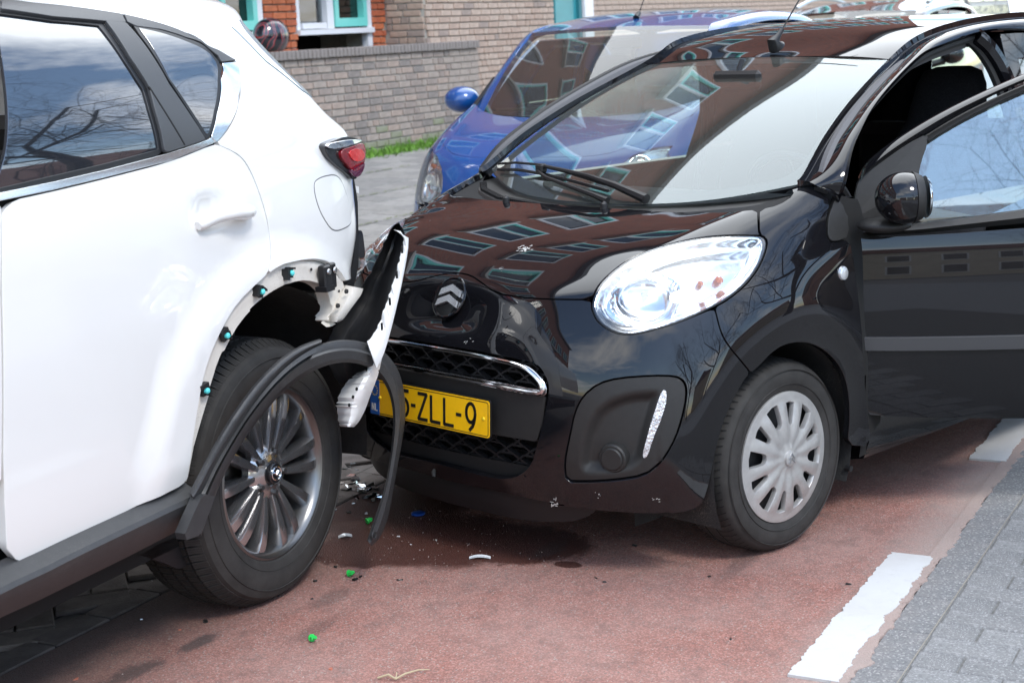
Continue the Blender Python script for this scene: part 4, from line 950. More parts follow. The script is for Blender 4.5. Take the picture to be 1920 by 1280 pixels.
# thin black border line
def band(P, w, z0, z1, nm, m_, par, fn):
    q = inset(np.array(P), w); n = len(P); Pq = np.array(P) if area(np.array(P)) > 0 else np.array(P)[::-1]
    mb = MB(); V = [fn(*p, z1) for p in Pq]+[fn(*p, z1) for p in q]; mb.add(V, [(i, (i+1) % n, n+(i+1) % n, n+i) for i in range(n)]); return mb.build(nm, m_, par)
band(rrect(.506, .097, .008), .0022, 0, .0018, 'border_line', M_ink, plate, lambda x, y, l: pl(x, y, l))
MB().prism([(-.257,-.052),(-.216,-.052),(-.216,.052),(-.257,.052)], .0012, .002, lambda x, y, l: pl(x, y, l)).build('blue_band', mat('eu_blue', (.01, .10, .42), rough=.35), plate)
def stroke(segs, w, nm, m_, par, fn, l0, l1):
    mb = MB()
    for s_ in segs:
        q = np.array(s_, float)
        for a, b in zip(q, q[1:]):
            d = b-a; d = d/(np.linalg.norm(d)+1e-9); n_ = np.array([-d[1], d[0]])*w/2; e = d*w*.18
            P = [a-n_-e, b-n_+e, b+n_+e, a+n_-e]; mb.prism(P, l0, l1, fn)
    return mb.build(nm, m_, par)
def arc(cx, cy, rx, ry, a0, a1, n=12): return [(cx+rx*math.cos(R(a0+(a1-a0)*k/n)), cy+ry*math.sin(R(a0+(a1-a0)*k/n))) for k in range(n+1)]
def uvp(px_): return (px_-145)/(1582-145)*.52-.26
GL = {'Z': (802, [[(-.5, .5), (.5, .5), (-.5, -.5), (.55, -.5)]]), 'L': (955, [[(-.5, .5), (-.5, -.5), (.55, -.5)]]), 'L2': (1110, [[(-.5, .5), (-.5, -.5), (.55, -.5)]]),
      '-': (690, [[(-.22, -.02), (.22, -.02)]]), '-2': (1227, [[(-.25, -.02), (.25, -.02)]]),
      '9': (1365, [arc(0, .14, .5, .36, 0, 360, 22), arc(-.35, .2, .86, .75, -6, -48, 8)+[(-.12, -.52)]]),
      '5': (580, [[(.5, .5), (-.34, .5), (-.42, .03)], arc(-.02, -.16, .5, .34, 145, -145, 18)])}
for k, (x_, segs) in GL.items():
    cy = uvp(x_); H_ = .074; W_ = .036
    segs = [[(cy+a*W_, b*H_-.001) for a, b in s_] for s_ in segs]
    stroke(segs, .0098, 'digit' if k in '59' else ('dash' if k[0] == '-' else 'letter'), M_ink, plate, lambda x, y, l: pl(x, y, l), .0012, .0022)
wm = mat('print_white', (.75, .75, .75), rough=.4)
stroke([[(-.249, -.040), (-.249, -.020), (-.240, -.040), (-.240, -.020)], [(-.234, -.020), (-.234, -.040), (-.225, -.040)]], .0032, 'country_letters', wm, plate, lambda x, y, l: pl(x, y, l), .002, .0026)
mb = MB()
for k in range(12):
    a = 2*math.pi*k/12; cx, cy = -.2365+.0125*math.cos(a), .020+.0145*math.sin(a)
    st = [(cx+(.0026 if i % 2 == 0 else .0011)*math.sin(math.pi*i/5), cy+(.0026 if i % 2 == 0 else .0011)*math.cos(math.pi*i/5)) for i in range(10)]
    mb.prism(st, .002, .0025, lambda x, y, l: pl(x, y, l))
mb.build('star_ring', mat('star_yellow', (.65, .5, .05), rough=.4), plate)
for y_ in (-.212, .234):
    mb = MB(); mb.tube([pl(y_, 0, .001), pl(y_, 0, .004), pl(y_, 0, .006)], [.0055, .005, .002], 12); mb.build('screw_cap', mat('cap_yellow', (.7, .5, .02), rough=.4), plate, True)

# ------------------------------------------------------------------ windscreen, roof, pillars
def B(px_, py_, **k): return tuple(un(BK, px_, py_, **k))
bl = B(1505, 345, Y=.655); tl = B(1679, 113, Y=.52); tcn_ = B(1440, 107, Y=0)
def row_sym(c, q1, q2): # centre, quarter, side
    return [(q2[0], -q2[1], q2[2]), (q1[0], -q1[1], q1[2]), c, q1, q2]
W0_ = row_sym((-.03,0,.952), (-.10,.37,.963), (bl[0], .655, bl[2]))
W3_ = row_sym((tcn_[0], 0, tcn_[2]), (tcn_[0]*.75+tl[0]*.25, .28, tcn_[2]*.72+tl[2]*.28), tl)
rows = []
for t in (0, .33, .67, 1):
    r = []
    for a, b in zip(W0_, W3_):
        p = np.array(a)*(1-t)+np.array(b)*t; p = p+np.array([.35, 0, .8])*.030*math.sin(math.pi*t); r.append(tuple(p))
    rows.append(r)
SW = Surf(rows); _P, _n = SW.ev(2., 1.5); SW.flip = bool(_n[0][2] < 0)
wsq = [(0,0),(4,0),(4,3),(0,3)]
def densify(q, n=10):
    q = np.array(q, float); r = []
    for i in range(len(q)):
        a, b = q[i], q[(i+1) % len(q)]
        for k in range(n): r.append(a+(b-a)*k/n)
    return np.array(r)
wsd = densify(wsq)
panel('windscreen', SW, wsd, m=M_wglass, parent=black, h=.04, gap=.004, smooth_it=0, depth=.004)
frit = densify([(.16,.17),(3.84,.17),(3.80,2.86),(.20,2.86)]); frit = chaikin(frit, 0)
def rnd(q, r=.25):
    (x0, y0), (x1, y1) = q; P = []
    for cx, cy, a0 in ((x1-r, y1-r, 0), (x0+r, y1-r, 90), (x0+r, y0+r, 180), (x1-r, y0+r, 270)):
        for k in range(7): a = R(a0+15*k); P.append((cx+r*math.cos(a), cy+r*math.sin(a)))
    return np.array(P)
panel('windscreen_border', SW, wsd, [rnd(((.15,.22),(3.85,2.86)))], m=mat('ceramic_border', (.05,.052,.055), rough=.3), parent=black, h=.03, smooth_it=0, off=-.006, depth=0)
# cowl panel under the glass
mb = MB(); 
cw = [(-.0,0,.940),(-.06,.37,.950),(-.25,.655,.985)]
n_ = 13; ys = np.linspace(-.66, .66, 2*n_+1); V = []; F = []
for y in ys:
    t = abs(y); xh = float(np.interp(t, [0,.2,.4,.55,.66], [.02,.01,-.03,-.10,-.2])); xg = xh-.09; zz = float(np.interp(t, [0,.2,.4,.55,.66], [.935,.937,.943,.957,.975]))
    V += [(xh+.01, y, zz-.012), (xh, y, zz), (xg-.04, y, zz+.012), (xg-.12, y, zz-.03)]
for i in range(2*n_):
    for k in range(3): F.append((4*i+k, 4*i+4+k, 4*i+5+k, 4*i+1+k))
mb.add(V, F); mb.build('cowl_panel', M_trim, black, True)
mb = MB()
for k in range(46):
    y = -.62+k*.0115; xh = float(np.interp(abs(y), [0,.2,.4,.55,.66], [.02,.01,-.03,-.10,-.2])); zz = float(np.interp(abs(y), [0,.2,.4,.55,.66], [.935,.937,.943,.957,.975]))
    mb.box((xh-.022, y, zz+.006), (.026, .006, .008))
mb.build('cowl_vent', M_trimdark, black)
for y_, x_ in ((-.30, .005), (.12, .0)):
    mb = MB(); c = Vector((x_+.012, y_, .952)); mb.tube([c-Vector((0,0,.01)), c+Vector((0,0,.006)), c+Vector((-.004,0,.013))], [.012, .011, .005], 12); mb.build('washer_jet', M_trimdark, black, True)
# wiper
def wip(name, P, r, m_=M_trimdark, n=8): mb = MB(); mb.tube(P, r, n); return mb.build(name, m_, black, True)
wp = un(BK, 1205, 386, Z=.968); tip = un(BK, 940, 322, Y=-.585); mid_ = un(BK, 1022, 330, Y=-.41); end = un(BK, 1143, 362, Y=-.16)
wr = bpy.data.objects.new('wiper', None); col.objects.link(wr); wr.parent = black
def wpart(nm, P, r, n=8): mb = MB(); mb.tube(P, r, n); return mb.build(nm, M_trimdark, wr, True)
upv = np.array([.03, 0, .055])
SWp = lambda x, y, o: (lambda u_: SW.ev(u_[0], u_[1])[0][0]+SW.ev(u_[0], u_[1])[1][0]*o)(SW.pick(BK, [(x, y)])[0])
a0 = SWp(1215, 384, .02); a1 = SWp(1110, 352, .045); a2 = SWp(1022, 327, .035)
wpart('wiper_arm', [a0, a0*.5+a1*.5+upv*.1, a1, a2], [.016, .012, .008, .006])
blade = [SWp(x, y, .012) for x, y in ((937,323),(975,324),(1022,332),(1075,345),(1115,356),(1142,364))]
wpart('wiper_blade', [b+np.array([0,0,.0]) for b in blade], .0055, 6)
fr_ = [SWp(x, y-3, .026) for x, y in ((940,322),(975,320),(1015,324),(1065,338),(1110,352),(1140,362))]
wpart('wiper_frame', fr_, .0045, 6)
mb = MB(); mb.box(tuple(SWp(1022, 330, .03)), (.03, .035, .03), bev=.006); mb.build('wiper_clip', M_trimdark, wr)
b2 = [SWp(x, y, .02) for x, y in ((1025,352),(1060,360),(1120,377),(1150,386))]; b2[0] = SWp(1015, 335, .03)
wpart('far_wiper_arm', [b2[0], SWp(1030,347,.03), b2[2], SWp(1140, 384, .012)], [.005, .006, .009, .012])
# roof
s1 = B(1752, 67, Y=.525)
def rr(cx, cz, sx, sy, sz): return [(sx, -sy, sz), (cx*.4+sx*.6, -sy*.62, cz*.5+sz*.5+.006), (cx, 0, cz), (cx*.4+sx*.6, sy*.62, cz*.5+sz*.5+.006), (sx, sy, sz)]
roofr = [rr(tcn_[0], tcn_[2], tl[0], .52, tl[2]), rr(-1.10, tcn_[2]+.038, -1.10, .523, 1.395), rr(-1.32, 1.458, -1.32, .527, 1.43), rr(-1.65, 1.472, -1.65, .53, 1.448), rr(-2.05, 1.465, -2.05, .53, 1.44), rr(-2.45, 1.43, -2.45, .52, 1.405), rr(-2.72, 1.375, -2.70, .51, 1.35)]
SR = Surf(roofr); _P, _n = SR.ev(2., 3.); SR.flip = bool(_n[0][2] < 0)
panel('roof', SR, densify([(0,0),(4,0),(4,6),(0,6)]), m=M_black, parent=black, h=.035, gap=.002, smooth_it=0, depth=.012)
# side frame strip (A pillar running into the roof rail)
st = [((1511,336),.655,(1584,337),.765), ((1542,281),.632,(1595,285),.742), ((1569,240),.607,(1614,244),.718), ((1610,187),.572,(1650,188),.687), ((1679,114),.52,(1719,116),.647)]
fr_rows = []
for a, ya, b, yb in st:
    pa = np.array(B(*a, Y=ya)); pb_ = np.array(B(*b, Y=yb)); fr_rows.append((pa, pb_))
fr_rows += [(np.array([-1.10,.523,1.395]), np.array(B(1760,90,Y=.633))), (np.array([-1.32,.527,1.43]), np.array(B(1842,62,Y=.62))), (np.array([-1.65,.53,1.448]), np.array([-1.62,.622,1.405])), (np.array([-2.05,.53,1.44]), np.array([-2.05,.62,1.395])), (np.array([-2.45,.52,1.405]), np.array([-2.45,.605,1.355])), (np.array([-2.72,.51,1.35]), np.array([-2.75,.59,1.29]))]
# first station reaches down to the fender
fr_rows.insert(0, (np.array(SB.ev(*SB.pick(BK, [(1515,341)])[0])[0][0]), np.array(SB.ev(*SB.pick(BK, [(1573,372)])[0])[0][0])))
rows = []
for k, (pa, pb_) in enumerate(fr_rows):
    d = pb_-pa; nrm_ = np.array([0, .75, .62]); bulge = min(.022, .2*np.linalg.norm(d)); r = [pa]
    for t, w_ in ((.33, .9), (.67, 1.0)): r.append(pa+d*t+nrm_*bulge*w_)
    r.append(pb_); e = pb_+np.array([0, -.012, -.03]); rows.append([tuple(q) for q in r])
SA = Surf(rows); _P, _n = SA.ev(1.5, 4.); SA.flip = bool(_n[0][1] < 0)
panel('side_frame', SA, densify([(0,0.0),(3,0.0),(3,11),(0,11)], 24), m=M_black, parent=black, h=.012, gap=.0015, smooth_it=0, depth=.02)
far_rows = [[r[0], tuple(np.array(r[0])*.66+(np.array(r[3])*.34)+np.array([0,-.006,-.010])), tuple(np.array(r[0])*.33+np.array(r[3])*.67+np.array([0,-.012,-.022])), tuple(np.array(r[3])+np.array([0,-.022,-.03]))] for r in rows]
SA2 = Surf(far_rows); SA2.flip = SA.flip; panel('side_frame', SA2, densify([(0,0.0),(3,0.0),(3,11),(0,11)], 24), m=M_black, parent=black, h=.015, gap=.0015, smooth_it=0, depth=.02, mirror=True)
# door aperture seal following the outer edge of the frame
edge = [np.array(r[3]) for r in rows[1:8]]
ed = chaikin(edge, 2, closed=False)
sealp = [tuple(p+np.array([.012, -.028, -.014])) for p in ed]
bp_ = [un(BK, x, y, Y=yy) for x, y, yy in ((1850,84,.60),(1868,110,.615),(1882,150,.64),(1893,200,.67),(1900,250,.69))]
for o_, nm, m_, r_ in ((0, 'door_seal', mat('seal_rubber', (.02,.02,.02), rough=.6), .013),):
    for sg in (1, -1): mb = MB(); mb.tube([(x, sg*y, z) for x, y, z in sealp], r_, 8); mb.build(nm, m_, black, True)
# inner lining of the aperture: headliner edge and pillar lining
mb = MB(); lin = [tuple(p+np.array([.03, -.06, -.03])) for p in ed]; 
for sg in (1, -1): mb = MB(); mb.tube([(x, sg*y, z) for x, y, z in lin], .022, 8); mb.build('pillar_lining', mat('lining_grey', (.10,.10,.105), rough=.7), black, True)
# B pillar curve + rear door/side upper frame
mb = MB(); bp = [(-1.30,.60,1.40),(-1.36,.615,1.36),(-1.42,.635,1.28),(-1.46,.665,1.15),(-1.48,.70,1.0),(-1.49,.75,.85),(-1.49,.77,.6),(-1.47,.76,.35)]
bpc = [tuple(p) for p in chaikin(bp, 2, closed=False)]
for sg in (1, -1):
    mb = MB(); mb.tube([(x, sg*y, z) for x, y, z in bpc], .030, 8); mb.build('centre_pillar', M_black, black, True)
    mb = MB(); mb.tube([(x+.028, sg*(y-.015), z-.01) for x, y, z in bpc], .014, 8); mb.build('pillar_seal', MATS['seal_rubber'], black, True)
# rear side: rear door skin, window, tailgate
rws = []
for z, y, xe in ((1.40,.615,-2.72),(1.25,.655,-2.80),(1.10,.70,-2.87),(.95,.765,-2.93),(.80,.80,-2.97),(.60,.812,-2.98),(.40,.805,-2.96),(.20,.78,-2.90)):
    rws.append([(-1.44, y, z), (-1.7, y+.002, z), (-2.1, y, z), (-2.5, y-.02, z), (xe+.15, y-.06, z), (xe, y-.16, z), (xe-.05, y-.40, z), (xe-.07, 0, z)])
SS = Surf(rws); _P, _n = SS.ev(1., 3.); SS.flip = bool(_n[0][1] < 0)
winq = [(.35,.55),(2.0,.6),(2.9,.8),(3.1,1.8),(2.6,2.7),(.3,2.75)]
rglq = [(5.1,.5),(6.9,.35),(6.9,2.6),(5.0,2.5)]
panel('rear_quarter', SS, densify([(0,0),(7,0),(7,7),(0,7)], 20), [densify(winq, 3), densify(rglq, 5)], m=M_black, parent=black, h=.05, smooth_it=0, depth=.02, both=True)
panel('rear_side_window', SS, densify(winq, 3), m=glass('tinted_glass', (.35,.38,.38), boost=.12), parent=black, h=.05, smooth_it=0, depth=0, off=-.006, both=True)
panel('rear_window', SS, densify(rglq, 5), m=glass('rear_glass', (.8,.9,.88), boost=.04), parent=black, h=.05, smooth_it=0, depth=0, off=-.006, both=True)
# far side door skins
rws = []
for z, y in ((.96,.765),(.90,.785),(.80,.80),(.64,.812),(.44,.81),(.30,.80),(.19,.775)):
    rws.append([(-.40, y, z), (-.8, y+.006, z), (-1.2, y+.006, z), (-1.5, y, z)])
SD = Surf(rws); _P, _n = SD.ev(1., 3.); SD.flip = bool(_n[0][1] < 0)
panel('far_door', SD, densify([(0,0),(3,0),(3,6),(0,6)], 12), m=M_black, parent=black, h=.05, smooth_it=0, depth=.02, mirror=True)
rws = [[(x, -.72, 1.0) if 0 else (x, -(.765-.0*z), z) for x in (-.4,-.8,-1.2,-1.5)] for z in (.96,.97)]
mb = MB(); V = [(-.42,-.762,.96),(-1.48,-.762,.96),(-1.46,-.64,1.36),(-1.0,-.645,1.33),(-.62,-.71,1.14)]; mb.add(V, [tuple(range(5))]); mb.build('far_door_window', M_glass, black)
# sill and floor
for sg in (1, -1): mb = MB(); mb.add([(-.40, sg*y, z) for y, z in ((.775,.30),(.785,.235),(.765,.18),(.70,.165),(.66,.30))]+[(-2.0, sg*y, z) for y, z in ((.775,.30),(.785,.235),(.765,.18),(.70,.165),(.66,.30))], [(i, (i+1) % 5, 5+(i+1) % 5, 5+i) for i in range(5)]+[(4,3,2,1,0),(5,6,7,8,9)]); mb.build('sill', M_black, black, True)
mb = MB(); mb.box((-1.3, 0, .235), (1.9, 1.36, .03)); mb.box((-.30, 0, .55), (.04, 1.30, .60)); mb.box((-2.6, 0, .30), (.9, 1.2, .04)); mb.build('floor_pan', M_void, black)
mb = MB(); mb.box((.10, 0, .50), (.70, .86, .40)); mb.build('engine_bay', M_void, black)
# wheel arch liner
na = 24
for sg in (1, -1):
    mb = MB(); V = []; F = []; n0 = 0
    for k in range(na+1):
        a = R(-25+230*k/na); 
        for y in (.50, .775): V.append((.0+.325*math.cos(a), sg*y, .275+.335*math.sin(a)))
    for k in range(na): F.append((n0+2*k, n0+2*k+1, n0+2*k+3, n0+2*k+2))
    V += [(.34,sg*.50,.1),(-.34,sg*.50,.1),(-.34,sg*.50,.64),(.34,sg*.50,.64)]; F.append((len(V)-4, len(V)-3, len(V)-2, len(V)-1)); mb.add(V, F); mb.build('arch_liner', mat('liner_felt', (.018,.018,.018), rough=.85, bump=.4, bscale=120, dirt=.3), black, True)
mb = MB()
for a in (8, 40, -18): mb.tube([(-.322*math.cos(R(a)), .768, .275+.335*math.sin(R(a))), (-.322*math.cos(R(a)), .785, .275+.335*math.sin(R(a)))], .009, 10)
mb.build('liner_clip', M_trimdark, black)
# grey corner triangle at the foot of the pillar
tri = pk([(1583,347),(1565,380),(1552,424),(1552,446),(1562,454),(1593,443),(1590,395)])
panel('corner_trim', SB, tri, m=M_trim, parent=black, h=.01, gap=.001, smooth_it=1, off=.004, depth=.02, both=True)
# side repeater lamp
u_ = pk([(1580,512)])[0]; Pa, Na = SB.ev(*u_); Pa = Vector(Pa[0]); Na = Vector(Na[0])
for sg in (1, -1):
    P_ = Vector((Pa.x, sg*Pa.y, Pa.z)); Nn_ = Vector((Na.x, sg*Na.y, Na.z)); mb = MB(); mb.tube([P_-Nn_*.002, P_+Nn_*.006, P_+Nn_*.010], [.021, .019, .010], 24)
    mb.build('side_repeater', mat('repeater_lens', (.7,.72,.74), rough=.12, metal=.6, bump=.5, bscale=120), black, True)
# antenna
ab = B(1450, 84, Y=0); mb = MB(); a0 = Vector(ab); mb.tube([a0-Vector((.02,0,.01)), a0+Vector((0,0,.012)), a0+Vector((-.03,0,.03)), a0+Vector((-.052,0,.05))], [.03,.022,.010,.007], 14)
an = bpy.data.objects.new('antenna', None); col.objects.link(an); an.parent = black
mb.build('antenna_base', M_trimdark, an, True); mb = MB(); mb.tube([a0+Vector((-.05,0,.048)), a0+Vector((-.37,0,.36))], [.003,.002], 6); mb.build('antenna_rod', M_trimdark, an, True)
# cabin
def seat(x, y, par):
    s_ = bpy.data.objects.new('seat', None); col.objects.link(s_); s_.parent = par
    rws = []
    prof = [(.0,.16,.40),(.0,.20,.48),(-.03,.22,.60),(-.07,.225,.75),(-.12,.215,.90),(-.17,.19,1.02),(-.20,.15,1.10),(-.215,.135,1.17),(-.23,.125,1.23),(-.24,.10,1.275),(-.245,.05,1.29)]
    for dx, w_, z in prof:
        r = []
        for k in range(16):
            a = 2*math.pi*k/16; ca, sa = math.cos(a), math.sin(a)
            r.append((x+dx+.055*np.sign(ca)*abs(ca)**.6, y+w_*np.sign(sa)*abs(sa)**.45, z))
        rws.append(r)
    V = [v for r in rws for v in r]; F = [(j*16+i, j*16+(i+1) % 16, (j+1)*16+(i+1) % 16, (j+1)*16+i) for j in range(len(rws)-1) for i in range(16)]; F.append(tuple((len(rws)-1)*16+i for i in range(16)))
    mesh('backrest', V, F, M_cloth, s_, True)
    mb = MB(); mb.box((x+.24, y, .42), (.50, .46, .14), bev=.04); mb.build('cushion', M_cloth, s_)
seat(-1.33, .36, black); seat(-1.33, -.36, black)
mb = MB(); mb.box((-2.15, 0, .52), (.45, 1.15, .16), bev=.05); mb.box((-2.40, 0, .78), (.14, 1.15, .50), bev=.05); mb.build('rear_bench', M_cloth, black)
rows = []
for x, z in ((-.06,.90),(-.14,.925),(-.30,.95),(-.45,.955),(-.53,.93),(-.56,.86),(-.52,.72)):
    rows.append([(x-.02 if abs(y) > .4 else x, y, z) for y in (-.68,-.4,-.15,.1,.35,.55,.68)])
SP = Surf(rows); _P, _n = SP.ev(3., 2.); SP.flip = bool(_n[0][2] < 0)
sheet('dashboard', SP, M_body_in, black, 30, 30)
mb = MB(); c = Vector((-.66, .36, .90)); ax = Vector((-.88, 0, .48)).normalized(); u1 = Vector((0, 1, 0)); u2 = ax.cross(u1)
mb.tube([c+(u1*math.cos(t)+u2*math.sin(t))*.185 for t in np.linspace(0, 2*math.pi, 40, endpoint=False)], .015, 8, closed=True)
mb.tube([c-ax*.12, c-ax*.01, c], [.05,.06,.05], 16)
for a in (0, 180, 270): mb.tube([c, c+(u1*math.cos(R(a))+u2*math.sin(R(a)))*.18], .014, 6)
mb.build('steering_wheel', M_trimdark, black, True)
mb = MB(); mb.box((-.80, 0, 1.285), (.03, .20, .065), bev=.012); mb.tube([(-.80,0,1.30),(-.83,0,1.35)], .01, 8); mb.build('rear_view_mirror', M_trimdark, black)
# wheels
def black_wheel(x, y, steer, far=False):
    w = bpy.data.objects.new('wheel', None); col.objects.link(w); w.parent = black; w.location = (x, y, .272); w.rotation_euler = (0, 0, steer if y > 0 else steer+math.pi)
    prof = [(.178,-.005),(.185,.0),(.195,.006),(.215,.012),(.24,.013),(.258,.006),(.268,-.006),(.274,-.022),(.277,-.045),(.277,-.062),(.271,-.063),(.271,-.068),(.277,-.069),(.278,-.10),(.272,-.101),(.272,-.106),(.278,-.107),(.275,-.135),(.268,-.155),(.255,-.168),(.22,-.172),(.18,-.16)]
    mb = MB(); mb.lathe(prof, 96); mb.build('tyre', M_rubber, w, True, 30)
    mb = MB()
    for k in range(78):
        a = 2*math.pi*k/78; ca, sa = math.cos(a), math.sin(a)
        for y0, y1, r0 in ((-.004,-.060,.2745),(-.112,-.160,.2745)):
            P = []
            for yy, rr_ in ((y0, r0-.006), (y0-.018 if y0 > -.1 else y0-.02, r0+.0035), (y1, r0+.0045)):
                for da in (-.006, .006): P.append(((rr_)*math.cos(a+da+yy*.9), yy, rr_*math.sin(a+da+yy*.9)))
            mb.add(P, [(0,1,3,2),(2,3,5,4)])
    t_ = mb.build('tread_sipe', mat('sipe_black', (.006,.006,.006), rough=.9), w); t_['kind'] = 'stuff'
    mb = MB(); mb.lathe([(.2485,.0125),(.2500,.0155),(.2515,.0120)], 96); mb.lathe([(.2085,.0100),(.2100,.0135),(.2115,.0105)], 96); mb.build('sidewall_rib', M_rubber, w, True)['kind'] = 'stuff'
    # cover: domed disc with twelve openings
    def dome(u, v):
        r = np.hypot(u-5, v-5)/5
        return r
    n = 11; g_ = []
    for j in range(n):
        rw = []
        for i in range(n):
            X_, Z_ = (i-5)/5*.20, (j-5)/5*.20; r = math.hypot(X_, Z_)
            rw.append((X_, .004+.022*(1-(r/.19)**2)*(1 if r > .035 else 1.0), Z_))
        g_.append(rw)
    S_ = Surf(g_); _P, _n = S_.ev(5., 5.); S_.flip = bool(_n[0][1] < 0)
    uv_ = lambda r, a: (5+r*math.cos(a)/.04, 5+r*math.sin(a)/.04)
    outer = [uv_(.187, 2*math.pi*k/72) for k in range(72)]
    holes = []
    for k in range(12):
        a = 2*math.pi*(k+.3)/12; wide = k % 2 == 0
        r0, r1 = (.098, .160) if wide else (.092, .156); w0, w1 = (.015, .026) if wide else (.009, .020)
        P = []
        for t in np.linspace(math.pi/2, 3*math.pi/2, 7): P.append((r0+.012+w0*1.1*math.cos(t), w0*1.1*math.sin(t)))
        P += [(r1, -w1), (r1+.004, 0), (r1, w1)]
        holes.append([uv_(math.hypot(r, s_), a+math.atan2(s_, r)) for r, s_ in P])
    M_cov = mat('wheel_cover_silver', (.47, .465, .455), rough=.34, metal=.55, spec=.5, var=.08, vscale=30, dirt=.35)
    def vee(P):   # each spoke a shallow ridge, a raised rim all round
        r = np.hypot(P[:, 0], P[:, 2]); a = np.arctan2(P[:, 2], P[:, 0])-2*math.pi*.3/12
        return .0035*np.cos(a*12)*-1*np.clip(r/.12, 0, 1)*np.clip((.166-r)/.03, 0, 1)+.002*np.clip((r-.168)/.012, 0, 1)-.004*np.exp(-((r-.045)/.018)**2)
    cv = panel('wheel_cover', S_, outer, holes, m=M_cov, parent=w, h=.007, smooth_it=0, depth=.018, hole_depth=.016, offn=vee)
    if cv.data.attributes.get('custom_normal'): cv.data.attributes.remove(cv.data.attributes['custom_normal'])
    cv.data.set_sharp_from_angle(angle=R(28))
    mb = MB(); mb.tube([(0,.018,0),(0,.031,0),(0,.033,0)], [.023,.022,.017], 24); hb = mb.build('hub_cap', M_cov, w, True)
    mb = MB()
    for yt in (.007, -.005):
        P = [(-.012, yt-.010), (0, yt+.004), (.012, yt-.010), (.012, yt-.005), (0, yt+.010), (-.012, yt-.005)]
        mb.add([(p[0], .0335+l, p[1]) for l in (0, .0015) for p in P], [(6,7,10,11),(7,8,9,10),(0,1,7,6),(1,2,8,7),(3,4,10,9),(4,5,11,10)])
    mb.build('hub_chevron', M_satin, w)
    mb = MB(); mb.lathe([(.178,-.008),(.170,-.02),(.165,-.10),(.175,-.15)], 64); mb.lathe([(.165,-.03),(.12,-.028),(.10,-.022),(.05,-.02),(.0,-.02)], 48)
    mb.build('steel_rim', mat('rim_steel', (.03,.03,.032), rough=.5, metal=.3), w, True)
    mb = MB(); mb.lathe([(.12,-.045),(.12,-.06),(.0,-.06)], 40); mb.build('brake_disc', mat('brake_steel', (.2,.19,.18), rough=.4, metal=1), w, True)
    return w
black_wheel(.0, .762, -.0215); black_wheel(.0, -.762, -.0215); black_wheel(-2.34, .755, 0); black_wheel(-2.34, -.755, 0)

# ------------------------------------------------------------------ open door
TD = 1.606 # heading of the open door from +Y towards +X
hinge = un(BK, 1612, 600, Y=.785); O_, M_ = BK; HW = hinge@M_+O_
DR = (np.array([HW[0], HW[1], 0.]), np.array([[math.sin(TD), math.cos(TD), 0], [math.cos(TD), -math.sin(TD), 0], [0, 0, 1.]]))
# local frame of the door: x rearwards along it, y outwards
dz = bpy.data.objects.new('open_door', None); col.objects.link(dz); dz.parent = black
Mt = Matrix([[*DR[1].T[i], (DR[0][i] if i < 2 else 0)] for i in range(3)]+[[0,0,0,1]]); dz.parent = black
dz.matrix_parent_inverse = Matrix(); dz.matrix_basis = Matrix([[*BK[1].T[i], (BK[0][i] if i < 2 else 0)] for i in range(3)]+[[0,0,0,1]]).inverted()@Mt
# frame handedness: (x, y, z) here is left-handed when seen from outside, so meshes are given in a right-handed copy
def D(px_, py_, y=0.): return un(DR, px_, py_, Y=y)
det = np.linalg.det(DR[1])
zs = [(.25,-.03),(.32,-.012),(.42,.0),(.55,.006),(.66,.006),(.76,.0),(.84,-.012),(.90,-.03),(.94,-.05)]
rows = [[(x, y-.02*((x-.5)/.6)**2, z+.012*x) for x in (-.02,.15,.4,.7,1.0,1.25)] for z, y in zs]
SO = Surf(rows); _P, _n = SO.ev(2., 4.); SO.flip = bool(_n[0][1] < 0)
dq = SO.pick(DR, [(1598,446),(1700,441),(1800,436),(1900,428),(1919,426)])
tops = [D(x, y, -.04) for x, y in ((1598,446),(1919,427))]; bots = [D(x, y, -.01) for x, y in ((1631,779),(1919,782))]
def duv(x, z):  # nearest row/col
    return (np.interp(x, [-.02,.15,.4,.7,1.0,1.25], range(6)), np.interp(z-.012*x, [a for a, b in zs], range(9)))
xz = lambda px_, py_, y=0.: (lambda p: (p[0], p[2]))(D(px_, py_, y))
LO = [xz(1599,447,-.04), xz(1603,500), xz(1611,560), xz(1618,640), xz(1624,710), xz(1629,765), xz(1636,779,-.01), xz(1760,783,-.01), xz(1919,784,-.01)]
xe, ze = LO[-1]; LO += [(1.10, ze+.012), (1.14, ze+.04), (1.16, .5), (1.17, tops[1][2]+.02)]
LO += [xz(1919,426,-.05), xz(1800,435,-.05), xz(1700,441,-.05)]
panel('door_skin', SO, densify([duv(*p) for p in LO], 4), m=M_black, parent=dz, h=.02, smooth_it=0, depth=.03)
mo = [xz(1621,633), xz(1919,627), (1.15, xz(1919,627)[1]+.004), (1.15, xz(1919,652)[1]+.004), xz(1919,652), xz(1622,657)]
panel('door_moulding', SO, densify([duv(*p) for p in mo], 5), m=mat('moulding_grey', (.045,.045,.048), rough=.4, coat=.2), parent=dz, h=.012, smooth_it=0, off=.009, depth=.01)
